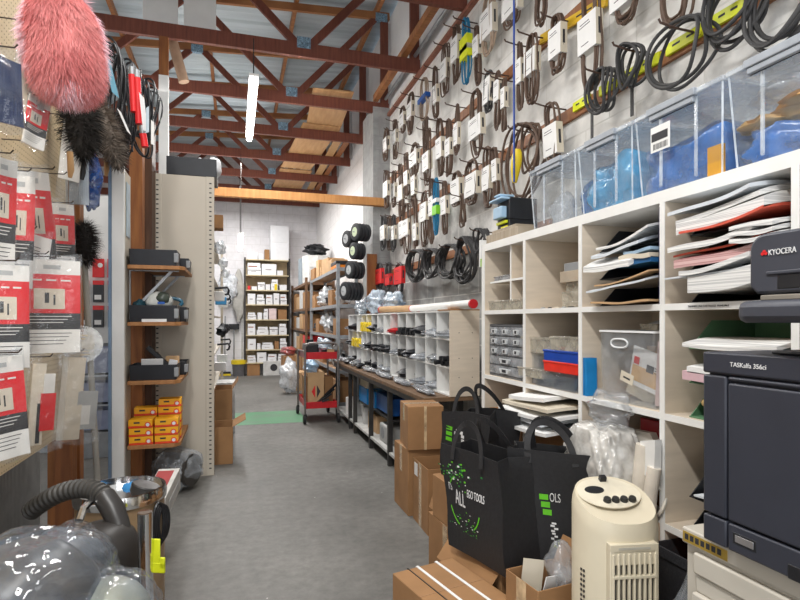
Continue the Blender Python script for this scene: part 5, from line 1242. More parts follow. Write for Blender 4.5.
for k in range(4): solo(MB().bar((0, 0, 0), (.22 + .02 * k, .05 * k - .05, .09 + .05 * k), .035, .02), 'black_bracket', BLACK, f'black bracket lying in the trolley bottom tray, {nth(k)} of the heap', 'bracket', (1.00 + .025 * k, 7.42, .235 + .012 * k))
t = thing('machine_part', 'black machine housing lying on the trolley top', 'machine part', (1.02, 7.75, .878))
MB().b(-.09, .09, -.22, .22, 0, .19).build('housing', BLACK, t, bev=.02); MB().cyl((-.02, -.12, .19), (-.02, -.12, .25), .05).build('motor_cap', BLACK, t)
blobthing('plastic_bag', 'clear silvery bag heaped on the trolley top', 'bag', (1.20, 7.62, .878), (.11, .20, .12), film('bluish_bag', (.55, .65, .75), .75, .2, .9, 14), .2, 4, 181, 24, 16)
ybox('pale tan packet on the right front corner of the trolley top', 1.20, 1.30, 7.39, 7.43, .878, .12, CARD2)
solo(MB().tube([(0, 0, 0), (.1, .03, .015), (.22, .01, .0)], .022, 10), 'black_grip', BLACK, 'black tool grip poking out over the trolley top corner', 'tool', (1.13, 7.40, .99 - .02))

# ---------------------------------------------------------------- rear rack of white parts boxes
a, b = W(245, 300, Y=14.15), W(289.5, 300, Y=14.15)
RX0, RX1, RY = a.x, b.x, 14.15
zrow = [W(266, py, Y=14.15).z for py in (259.5, 275, 290, 304.5, 319.5, 335, 349.5, 362.5)]
t = thing('parts_rack', 'tall dark framed rack of white parts boxes against the rear wall', 'rack', (RX0, RY, 0))
for x in (RX0, RX1):
    for y in (RY, RY + .46): MB().b(x - .02, x + .02, y - .0, y + .04, 0, zrow[0] + .04).build('upright_post', DKSTEEL, t, w=True, smooth=False)
for z in zrow: MB().b(RX0 + .02, RX1 - .02, RY + .005, RY + .49, z - .025, z).build('shelf', mat('yellowish_shelf', (.55, .47, .30), .6), t, w=True, smooth=False)
MB().b(RX0 + .02, RX1 - .02, RY + .47, RY + .48, .3, zrow[0]).build('back_sheet', mat('tan_hardboard', (.42, .33, .2), .7), t, w=True, smooth=False)
WBX = mat('white_parts_box', (.74, .75, .77), .6, var=.03)
spec = [  # per shelf: (x fraction from, to, height fraction, colour)
 [(.03, .35, .85, 'w'), (.36, .72, .78, 'w'), (.73, .88, .34, 'w')],
 [(.03, .10, .3, 'r'), (.12, .26, .25, 'w'), (.27, .44, .55, 'w'), (.45, .57, .42, 'w'), (.58, .76, .86, 'w'), (.66, .74, .45, 'y'), (.79, .97, .4, 'w')],
 [(.03, .22, .8, 'w'), (.24, .44, .82, 'w'), (.46, .63, .75, 'w'), (.64, .79, .85, 'w'), (.81, .97, .8, 'w')],
 [(.03, .24, .55, 'w'), (.26, .38, .5, 'w'), (.40, .52, .85, 'w'), (.53, .72, .8, 'p'), (.75, .97, .72, 'c')],
 [(.03, .22, .8, 'w'), (.24, .53, .62, 'w'), (.55, .75, .55, 'w'), (.77, .97, .85, 'w')],
 [(.03, .23, .8, 'w'), (.25, .34, .45, 'w'), (.36, .65, .55, 'w'), (.67, .78, .6, 'c'), (.80, .97, .9, 'w')],
 [(.03, .23, .6, 'w'), (.25, .48, .85, 'w'), (.5, .72, .7, 'w'), (.75, .97, .75, 'w')],
]
cm = {'w': (WBX, 'white'), 'r': (REDCARD, 'red'), 'y': (YELLOW, 'yellow'), 'p': (mat('pinkwhite_box', (.68, .55, .55), .6), 'pinkish'), 'c': (CARD, 'tan')}
for r, row in enumerate(spec):
    zb = zrow[r + 1]; hh = zrow[r] - .03 - zb; wd = RX1 - RX0 - .06
    for i, (f0, f1, fh, k) in enumerate(row):
        m, cn = cm[k]
        y0 = RY + .03 + (.0 if k != 'y' else -.028)
        twin = k == 'w' and fh > .54 and (i + 2 * r) % 3 != 1
        if twin: fh *= .56
        t = thing('parts_box', f'{cn} parts box on the {nth(r)} shelf down of the rear rack, {nth(i)} from the left', 'box', (RX0 + .03 + wd * (f0 + f1) / 2, y0, zb), group='boxes on the rear rack')
        w = wd * (f1 - f0) / 2 - .006
        d = .38 if k != 'y' else .022
        MB().b(-w, w, 0, d, 0, hh * fh).build('box_body', m, t, bev=.003)
        if twin:
            t2 = thing('parts_box', f'upper white box, {nth(r)} shelf down of the rear rack, {nth(i)} from the left', 'box', (RX0 + .03 + wd * (f0 + f1) / 2 + .008 * ((i + r) % 3 - 1), y0 + .01, zb + hh * fh + .001), group='boxes on the rear rack')
            w_ = w * (.82 if (i + r) % 2 else .96); h_ = hh * fh * (.62 if (i + r) % 2 else .74)
            MB().b(-w_, w_, 0, d * .9, 0, h_).build('box_body', WBX, t2, bev=.003)
            MB().b(-w_ * .9, w_ * .5, -.0012, 0, h_ * .2, h_ * .42).build('printed_label', mat('grey_print', (.35, .33, .33), .7) if (i + r) % 2 else mat('brown_print', (.28, .10, .06), .7), t2, smooth=False)
        if k == 'w' and (fh > .5 or twin):
            mb = MB(); mb.b(-w * .5, w * .3, -.001, 0, hh * fh * .45, hh * fh * .55); mb.build('printed_label', mat('grey_print', (.35, .33, .33), .7), t, smooth=False)
            if (i + r) % 3 == 0:
                MB().b(-w - .004, w + .004, -.004, d, hh * fh * .72, hh * fh * 1.005).build('lid', WBX, t, bev=.002)
                MB().b(-w, w, -.0015, 0, hh * fh * .64, hh * fh * .72).build('dark_band', mat('dark_band', (.10, .09, .10), .6), t, smooth=False)
for k, (f0, f1, z, h, lab) in enumerate(((.05, .28, 0, .17, 'small white box on top of the rear rack at the left'), (.30, .40, 0, .15, 'tiny white box on top of the rear rack, second from the left'), (.57, .99, 0, .44, 'lower of two big white cartons on top of the rear rack'), (.57, .99, .442, .43, 'upper of two big white cartons on top of the rear rack'))):
    wd = RX1 - RX0; plainbox('carton', WBX, lab, 'carton', RX0 + wd * f0, RX0 + wd * f1, RY + .04, RY + .40, zrow[0] + .001 + z, zrow[0] + .001 + z + h)
plainbox('carton', CARD, 'small brown carton on top of the rear rack beside the white cartons', 'carton', RX0 + .48, RX0 + .60, RY + .04, RY + .3, zrow[0], zrow[0] + .26)
plainbox('carton', CARD, 'brown carton on the floor under the rear rack at the left', 'carton', RX0 + .05, RX0 + .36, RY + .03, RY + .4, 0, .30)
t = thing('white_carton', 'white carton with a round black mark on the floor under the rear rack', 'carton', (RX0 + .70, RY - .02, 0))
MB().b(-.26, .26, -.02, .36, 0, .36).build('box_body', mm3[2], t, bev=.004)
MB().lathe([(.05, -.001), (.10, -.001), (.10, .001), (.05, .001)], (0, -.0215, .20), 20, None).build('round_mark', INK, t) if False else MB().cyl((0, -.0215, .2), (0, -.0195, .2), .09, seg=20).build('round_mark', INK, t)
# brooms, coat, bucket at the rear wall
p = W(234, 376, Y=14.5)
t = thing('push_broom', 'upturned broom with a black head leaning on the rear wall', 'broom', (p.x, 14.5, 0))
MB().cyl((0, 0, .01), (0, .1, 1.18), .016).build('broom_handle', GREY, t); MB().b(-.13, .13, .06, .14, 1.16, 1.30).build('broom_head', BLACK, t, bev=.01)
p = W(225, 376, Y=14.4)
t = thing('floor_squeegee', 'long pole with a black and yellow foot beside the rear wall', 'mop', (p.x, 14.4, 0)); MB().cyl((0, 0, .1), (.0, .2, 1.5), .015).build('pole', GREY, t); MB().b(-.14, .14, -.06, .06, 0, .10).build('mop_head', BLACK, t, bev=.01); MB().b(-.14, .14, -.07, -.061, .0, .05).build('yellow_edge', YELLOW, t)
p = W(241, 376, Y=14.2)
t = thing('mop_bucket', 'grey and yellow mop bucket on the floor left of the rear rack', 'bucket', (p.x - .05, 14.25, 0))
MB().lathe([(.02, 0), (.14, 0), (.17, .30), (.02, .30)], (0, 0, 0), 20).build('bucket_body', mat('bucket_grey', (.12, .12, .13), .5), t); MB().lathe([(.10, .30), (.19, .30), (.19, .40), (.10, .40)], (0, 0, 0), 20).build('bucket_rim', YELLOW, t)
p = W(247, 300, Y=14.3)
blobthing('hanging_coat', 'grey coat hanging on the rear wall left of the rack', 'coat', (p.x - .20, 14.52, 1.35), (.16, .09, .62), mat('grey_cloth', (.42, .41, .38), .9), .15, 3, 191, 20, 16)
solo(MB().cyl((0, 0, 0), (0, .15, 1.9), .018), 'long_pole', mat('pale_pole', (.5, .5, .48), .5), 'long pale pole leaning on the rear wall beside the rack', 'pole', (W(243, 376, Y=14.4).x - .02, 14.5, 0.02))
p = W(228, 285, Y=14.4)
blobthing('plastic_bag', 'grey bundle of bags hanging high on the rear wall at the left', 'bag', (p.x, 14.5, 1.75), (.25, .12, .38), PBAG, .25, 4, 192, 24, 16)
# ---------------------------------------------------------------- left: beige gondola end and its aisle side
PANB = mat('beige_enamel', (.52, .47, .39), .5, var=.03, scale=3)
GP_Y = 5.195; GX0, GX1 = -.69, -.18
t = thing('shelving_gondola', 'tall beige metal shelving run seen from its slotted end panel', 'shelving', (GX0, GP_Y, 0))
zt = W(180, 175, Y=GP_Y).z
MB().b(GX0, GX1, GP_Y, GP_Y + .02, 0, zt).build('end_panel', PANB, t, w=True, smooth=False)
for x0, x1 in ((GX0, GX0 + .07), (GX1 - .07, GX1)): MB().b(x0, x1, GP_Y - .006, GP_Y + .045, 0, zt + .002).build('upright_post', PANB, t, w=True, bev=.003)
for x in (GX0 + .028, GX1 - .042):
    mb = MB(); z = .06
    while z < zt - .04: mb.b(x, x + .020, GP_Y - .0072, GP_Y - .0055, z, z + .011); z += .042
    mb.build('slot_column', INK, t, w=True, smooth=False)
MB().b(GX0, GX0 + .02, GP_Y + .045, 9.6, 0, zt).build('spine_panel', PANB, t, w=True, smooth=False)
for z in (.12, .55, 1.0, 1.45, 1.9, 2.35): MB().b(GX0 + .02, GX1 - .05, GP_Y + .05, 9.6, z - .02, z).build('shelf', PANB, t, w=True, smooth=False)
MB().b(GX1 - .05, GX1 - .01, 9.56, 9.6, 0, zt).build('upright_post', PANB, t, w=True, smooth=False)
t = thing('shelf_tray', 'dark tray full of white packets on top of the tall beige shelving', 'tray', (-.36, GP_Y + .22, zt + .003))
MB().tray(-.22, .20, -.22, .22, 0, .16, .006).build('tray_body', NAVYBLK, t, bev=.003)
for k in range(3): blobthing('white_packet', f'white packet in the dark tray above the beige shelving, {nth(k)} from the left', 'packet', (-.47 + .14 * k, GP_Y + .15 + .06 * (k % 2), zt + .012), (.075, .12, .095), WBX, .12, 3, 200 + k, 16, 10)
solo(MB().b(-.02, .10, 0, .2, 0, .14), 'hanging_card', CARD, 'brown carton end poking out beyond the top of the beige shelving', 'carton', (GX1 - .04, 6.0, 2.36), bev=.002)
rnd = random.Random(21)
for k in range(16):
    z = [2.1, 1.72, 1.60, 1.28, 1.12, .80][k % 6]; y = 5.55 + .25 * k
    kind = k % 3
    x1 = -.06 + .03 * math.sin(k * 2.1)
    if kind == 0: solo(MB().blob((0, 0, 0), (.055, .08, .065), 16, 10, .22, 4, 210 + k), 'parts_bag', [PBAG, NAVYBLK][k % 2], f'{["whitish", "dark"][k % 2]} bag of parts on the aisle side of the beige shelving, item {k + 1} inwards', 'bag', (x1 - .08, y, z), angle=60, group='parts along the left aisle')
    elif kind == 1: solo(MB().tube([(-.10, 0, .0), (.02, 0, .01), (.035, 0, -.02), (.025, 0, -.055), (.0, 0, -.065)], .012, 8), 'black_lever', BLACK, f'black lever on the aisle side of the beige shelving, item {k + 1} inwards', 'lever', (x1 - .06, y, z), group='parts along the left aisle')
    else: solo(MB().b(-.12, .02, -.05, .05, 0, .10), 'blister_pack', [STEEL, SKYB, PAPER][k % 3] if k != 8 else SKYB, f'small pack on the aisle side of the beige shelving, item {k + 1} inwards', 'pack', (x1 - .04, y, z), bev=.006, group='parts along the left aisle')
carton('open tan carton on the floor against the beige shelving, nearest the end panel', -.222, -.02, 5.55, 5.95, 0, .36, 0, open_=True, flaps=(('+x', .5, .14),), tape=False)
carton('open brown carton standing farther along the beige shelving', -.222, -.03, 6.4, 6.9, .0, .62, 0, open_=True, flaps=(('+x', 1.0, .12),), tape=False)
carton('whitish carton with its flap up behind the open brown one', -.222, .0, 7.1, 7.5, 0, .62, 0, m=mm3[2], tape=False)
ybox('black tray on the floor beside the open tan carton', -.24, -.04, 6.02, 6.32, 0, .08, BLACK, 0, 'black_tray')

# wall bay with shelves, between the white post and the beige panel
t = thing('white_post', 'tall white post with a blue edge left of the bracket shelves', 'post', (-.80, 4.35, 0))
z1 = W(118, 165, Y=4.35).z
MB().b(-.845, -.765, 4.33, 4.375, 0, z1).build('post_body', WHITEPAINT, t, w=True, bev=.002)
MB().b(-.866, -.846, 4.325, 4.38, 0, z1 + .05).build('blue_edge', mat('blue_grey_edge', (.17, .25, .36), .5), t, w=True, smooth=False)
solo(MB().b(-.80, -.77, 4.378, 4.62, 0, z1 - .02), 'side_panel', PANB, 'pale panel running back from the white post', 'panel', smooth=False)
solo(MB().b(-.80, -.705, 4.74, 4.86, 0, 3.3), 'timber_stud', TIMB_O, 'orange brown stud behind the bracket shelves, nearer one', 'stud', smooth=False)
solo(MB().b(-.80, -.662, 4.94, 5.16, 0, 3.2), 'timber_stud', wood('dark_gap_fill', (.10, .045, .02), (.05, .02, .01), (8, 8, 1)), 'dark filler strip in the gap behind the bracket shelves, touching the beige panel', 'stud', smooth=False)  # fills the dark gap beside the stud, its shade put into the colour
solo(MB().b(-.7675, -.764, 4.43, 4.56, 2.02, 2.42), 'notice_card', mat('pale_blue_card', (.45, .55, .62), .5), 'small pale card fixed high beside the white post', 'card', smooth=False)
SHW = wood('shelf_front_timber', (.42, .20, .075), (.3, .13, .045), (8, 1, 1))
SZ = [W(150, 266, zc=4.10).z, W(150, 322, zc=4.1).z, W(150, 380, zc=4.1).z, W(150, 443, zc=4.1).z]
nms = ['topmost', 'second', 'third', 'lowest']
for k, z in enumerate(SZ):
    xe = -.395 + (.03 if k == 0 else 0)
    t = thing('bracket_shelf', f'timber fronted bracket shelf on the left wall bay, {nms[k]} of four', 'shelf', (-.76, 4.40, z - .03))
    poly = [(-.755, 4.40), (xe - .04, 4.40), (xe, 4.46), (xe, 5.16), (-.655, 5.16), (-.655, 4.72), (-.755, 4.72)]
    mb = MB(); mb.prism(poly, z - .028, z); mb.build('board', SHW, t, w=True, smooth=False, bev=.002)
    if k == 0:
        for y in (4.52, 5.04):
            mb = MB(); mb.bar((-.755, y, z - .36), (xe - .10, y, z - .03), .02, .02); mb.b(-.76, -.752, y - .012, y + .012, z - .40, z - .03); mb.b(-.755, xe - .05, y - .012, y + .012, z - .036, z - .028); mb.build('bracket', STEEL if k == 0 else DKSTEEL, t, w=True, smooth=False)
def bin_(lab, x, y, z, sx, sy, h, m=NAVYBLK, rz=0, clip=True):
    t = thing('parts_bin', lab, 'bin', (x, y, z), rz)
    MB().tray(-sx / 2, sx / 2, -sy / 2, sy / 2, 0, h, .005, .006).build('bin_body', m, t, bev=.003)
    if clip: MB().b(sx / 2 - .02, sx / 2 + .012, -sy / 2 - .012, -sy / 2 + .02, h * .2, h * .8).build('bin_clip', GREY, t, bev=.004)
    return t
bin_('long black bin on the topmost bracket shelf', -.585, 4.56, SZ[0] + .001, .33, .28, .12)
bin_('black bin at the back of the topmost bracket shelf, past the long one', -.53, 4.95, SZ[0] + .001, .33, .30, .10)
bin_('black bin on the second bracket shelf under the white machine part', -.585, 4.57, SZ[1] + .001, .33, .28, .125)
bin_('small grey clipped bin behind the white machine part on the second shelf', -.50, 4.92, SZ[1] + .001, .24, .26, .12, BLACK)
bin_('black bin full of leaflets on the third bracket shelf', -.585, 4.57, SZ[2] + .001, .33, .28, .115)
bin_('small black clipped bin at the back of the third bracket shelf', -.50, 4.94, SZ[2] + .001, .24, .28, .11, BLACK)
t = thing('sander', 'white and dark hand machine with a blue hose on the second bracket shelf', 'machine', (-.56, 4.55, SZ[1] + .075))
MB().blob((.0, 0, .085), (.10, .08, .07), 20, 14, .06, 2, 5).build('housing', mat('offwhite_housing', (.68, .70, .66), .4), t); MB().blob((.03, -.02, .105), (.06, .07, .05), 16, 10, .05, 2, 6).build('dark_cover', mat('dark_green_grey', (.06, .075, .06), .3), t)
mb = MB(); mb.tube([(.10 + .085 * math.cos(a) - .02, .02, .075 + .035 * math.sin(a)) for a in [-.6 + .45 * q for q in range(9)]], .014, 8); mb.build('blue_hose', mat('petrol_blue', (.01, .10, .17), .4), t)
MB().b(.0, .05, -.0835, -.080, .06, .078).build('blue_badge', BLUE, t, smooth=False)
blobthing('cloth', 'dark teal cloth bundle at the left in the bin on the second shelf', 'cloth', (-.69, 4.55, SZ[1] + .07), (.045, .09, .05), mat('dark_teal_cloth', (.01, .05, .07), .8), seed=220)
solo(MB().b(-.08, .09, 0, .004, 0, .022), 'paper_slip', PAPER, 'white paper slip along the front of the second bracket shelf', 'paper', (-.58, 4.408, SZ[1] + .001), smooth=False)
stander('leaflet', 'white crumpled leaflet in the bin on the third bracket shelf', 'leaflet', -.60, 4.50, SZ[2] + .09, .15, .01, .07, PAPER, (.3, 0, .1))
stander('leaflet', 'brown card at the right of the bin on the third bracket shelf', 'leaflet', -.47, 4.62, SZ[2] + .02, .10, .01, .15, CARD2, (-.05, 0, .1))
stander('leaflet', 'striped white card at the right end of the bin on the third shelf', 'leaflet', -.475, 4.52, SZ[2] + .03, .06, .01, .12, WBX, (.2, .2, .1))
solo(MB().bar((-.06, 0, .17), (.11, 0, 0), .05, .035), 'hand_tool', BLACK, 'black handle sticking up diagonally from the bin on the third bracket shelf', 'tool', (-.58, 4.55, SZ[2] + .075), bev=.006)
solo(MB().bar((-.05, 0, 0.02), (.05, .02, .05), .04, .03), 'timber_offcut', TIMB_L, 'small timber offcut in the bin on the third bracket shelf', 'offcut', (-.60, 4.62, SZ[2] + .10))
# yellow spark plug boxes
SPY = mat('plug_box_yellow', (.88, .42, .01), .45, var=.03); SPR = mat('plug_box_red', (.72, .06, .015), .45)
pb = None
spots = []
for c, (x, y) in enumerate(((-.668, 4.48), (-.492, 4.48))):
    for k in range(3): spots.append((x, y, SZ[3] + .001 + .062 * k, ['left', 'middle'][c] + ' front stack', k))
for k in range(5): spots.append((-.488, 4.66, SZ[3] + .001 + .062 * k, 'tall right stack', k))
for k in range(4): spots.append((-.662, 4.66, SZ[3] + .001 + .062 * k, 'rear left stack', k))
for x, y, z, nm, k in spots:
    lab = f'yellow and red plug box, {nth(k)} from the bottom of the {nm}'
    if pb is None:
        pb = thing('plug_box', lab, 'box', (x, y, z), .05, 'yellow boxes on the lowest shelf')
        mb = MB(); mb.b(-.082, .082, -.065, .065, .016, .06); mb.m = 1; mb.b(-.082, .082, -.065, .065, 0, .016); mb.build('box_body', [SPY, SPR], pb, bev=.002)
        mb = MB(); mb.cyl((.050, -.0662, .024), (.050, -.0650, .024), .021, seg=18); mb.m = 1; mb.cyl((.050, -.0668, .024), (.050, -.0661, .024), .013, seg=14); mb.m = 2; mb.b(-.045, -.005, -.0658, -.065, .034, .046); mb.build('printed_badge', [SPR, WBX, INK], pb, smooth=False)
    else: dup(pb, (x, y, z), .04 * math.sin(k * 3 + x * 20), lab)
t = thing('bundle_roll', 'dark roll wrapped in clear film on the floor under the lowest bracket shelf', 'roll', (-.46, 4.86, 0))
mb = MB(); mb.cyl((-.1, .05, .17), (.13, -.08, .17), .13, seg=24); mb.build('roll_body', mat('dark_roll', (.05, .045, .04), .4), t); MB().blob((0.01, -.01, .18), (.19, .18, .165), 24, 16, .10, 4, 222).build('film_wrap', FOGGY, t)

# ---------------------------------------------------------------- view through the gap: rear display, bins, ribbed panel
t = thing('grid_display', 'white grid display wall seen through the gap left of the white post', 'display', (-1.45, 6.6, 0))
MB().b(-2.1, -1.05, 6.6, 6.63, 1.15, 2.75).build('white_backing', WHITEPAINT, t, w=True, smooth=False)
mb = MB()
for k in range(30): mb.cyl((-1.16, 6.56, 1.4 + .045 * k), (-1.16, 6.60, 1.4 + .045 * k), .016, seg=8)
mb.build('ring_column', STEEL, t, w=True)
MB().b(-1.075, -1.05, 6.56, 6.60, 0, 2.75).build('edge_post', STEEL, t, w=True, smooth=False)
MB().b(-2.1, -1.05, 6.6, 7.0, 0, .04).build('base', STEEL, t, w=True, smooth=False)
MB().b(-2.1, -1.05, 6.63, 6.66, .04, 1.15).build('lower_backing', GREY, t, w=True, smooth=False)
for k in range(4):
    for r in range(3):
        x, z = -1.70 + .145 * k, 1.32 + .27 * r
        if r == 2 and k < 2: continue
        t = thing('hang_pack', f'{["red topped black pack", "red pack"][r == 2]} on the white grid display, column {k + 1} from the left, {["lowest", "middle", "top"][r]} row', 'pack', (x, 6.555, z), group='packs on the grid display')
        if r == 2: MB().b(-.055, .055, 0, .03, 0, .2).build('card', REDCARD, t, smooth=False); MB().cyl((.02, -.002, .13), (.02, 0, .13), .025).build('white_mark', PAPER, t)
        else:
            MB().b(-.05, .05, 0, .03, 0, .19).build('card', BLACK, t, smooth=False); MB().b(-.052, .052, -.001, .03, .19, .235).build('red_header', REDCARD, t, smooth=False); MB().b(-.035, .03, -.0015, 0, .03, .08).build('white_label', PAPER, t, smooth=False)
BLG = mat('blue_grey_bin', (.22, .25, .36), .5)
for k, (z, h) in enumerate(((.86, .26), (.56, .20), (.28, .20))): bin_(['top blue grey drawer bin below the grid display', 'middle blue grey drawer bin below the grid display', 'lowest blue grey drawer bin below the grid display'][k], -1.30, 6.35, z, .44, .3, h, BLG, clip=False)
solo(MB().b(-1.55, -1.06, 6.18, 6.52, 0, .26), 'bin_stand', GREY, 'grey stand under the blue grey drawer bins', 'stand', bev=.004)
for k, z in enumerate((.54, .84)): solo(MB().b(-1.55, -1.06, 6.18, 6.52, z - .015, z), 'bin_shelf', STEEL, ['lower steel ledge between the blue grey bins', 'upper steel ledge between the blue grey bins'][k], 'ledge', smooth=False)
solo(MB().bar((-1.13, 6.42, 1.12), (-1.10, 6.45, 1.6), .05, .05), 'timber_stick', TIMB_L, 'pale timber stick standing below the grid display', 'stick')
RIB = mat('ribbed_grey', (.28, .285, .285), .55)
mb = MB(); mb.b(-1.30, -1.28, 2.2, 4.30, 0, 1.0)
solo(mb, 'grey_panel', RIB, 'grey panel standing behind the pegboard legs', 'panel', smooth=False)
mb = MB()
for k in range(100): mb.bar((-1.279, 2.2 + .021 * k, .0), (-1.279, 2.2 + .021 * k, 1.0), .006, .008, (0, 1, 0))
mb.build('rib', mat('rib_light', (.36, .365, .36), .5), bpy.data.objects['grey_panel'], smooth=False)

# ---------------------------------------------------------------- pegboard and its stand
PEG = mat('pegboard_tan', (.58, .46, .29), .65, var=.05, scale=3)
pnt = PEG.node_tree; pb_ = pnt.nodes['Principled BSDF']; old = pb_.inputs['Base Color'].links[0].from_socket
tc = pnt.nodes.new('ShaderNodeTexCoord'); vm = pnt.nodes.new('ShaderNodeVectorMath'); vm.operation = 'SCALE'; vm.inputs['Scale'].default_value = 1 / .0254
vf = pnt.nodes.new('ShaderNodeVectorMath'); vf.operation = 'FRACTION'; vs_ = pnt.nodes.new('ShaderNodeVectorMath'); vs_.operation = 'SUBTRACT'; vs_.inputs[1].default_value = (.5, .5, .5)
vmul = pnt.nodes.new('ShaderNodeVectorMath'); vmul.operation = 'MULTIPLY'; vmul.inputs[1].default_value = (0, 1, 1)
vl = pnt.nodes.new('ShaderNodeVectorMath'); vl.operation = 'LENGTH'; lt = pnt.nodes.new('ShaderNodeMath'); lt.operation = 'LESS_THAN'; lt.inputs[1].default_value = .13
mxp = pnt.nodes.new('ShaderNodeMix'); mxp.data_type = 'RGBA'; mxp.inputs['B'].default_value = (.05, .035, .02, 1)
L = pnt.links.new
L(tc.outputs['Object'], vm.inputs[0]); L(vm.outputs[0], vf.inputs[0]); L(vf.outputs[0], vs_.inputs[0]); L(vs_.outputs[0], vmul.inputs[0]); L(vmul.outputs[0], vl.inputs[0]); L(vl.outputs['Value'], lt.inputs[0])
L(lt.outputs[0], mxp.inputs['Factor']); L(old, mxp.inputs['A']); L(mxp.outputs['Result'], pb_.inputs['Base Color'])
PX = -.95
t = thing('pegboard_stand', 'tan pegboard display on timber legs along the left side', 'pegboard', (PX, 1.2, 0))
MB().b(PX - .012, PX, 1.0, 3.66, .74, 3.3).build('board', PEG, t, w=True, smooth=False)
MB().b(PX - .012, PX + .002, 3.62, 3.665, .74, 3.3).build('grey_edge', mat('grey_edge', (.38, .36, .32), .6), t, w=True, smooth=False)
for y in (1.3, 2.5, 3.55): MB().b(PX - .06, PX - .013, y - .04, y + .04, 0, 3.3).build('leg', TIMB_O, t, w=True, smooth=False)
solo(MB().b(-.985, -.895, 3.70, 3.79, 0, 3.2), 'timber_stud', TIMB_O, 'orange timber post at the far end of the pegboard', 'stud', smooth=False)
solo(MB().b(-.955, -.87, 3.45, 3.54, 0, .72), 'timber_stud', wood('dark_orange_stud', (.24, .085, .02), (.13, .04, .012), (8, 8, 1)), 'short dark orange leg under the pegboard', 'stud', smooth=False)
PHK = mat('peg_hook_wire', (.06, .045, .035), .5, .5)
def peghook(px, py, lab, ln=.16):
    p = W(px, py, X=PX); solo(MB().tube([(0, 0, 0), (ln, 0, .002), (ln + .012, 0, .014)], .003, 6), 'peg_hook', PHK, lab, 'hook', p, group='peg hooks')
    return p
FILM2 = film('bag_film', (.66, .68, .70), .06, .12, 1.0, 16)
CW = mat('card_white', (.76, .73, .68), .5, var=.02); CR = mat('card_red', (.70, .016, .022), .45, var=.04); CB_ = mat('card_black', (.03, .03, .032), .5)
CPALE = mat('card_pale', (.66, .58, .46), .5); CGREY = mat('card_grey', (.42, .42, .41), .5)
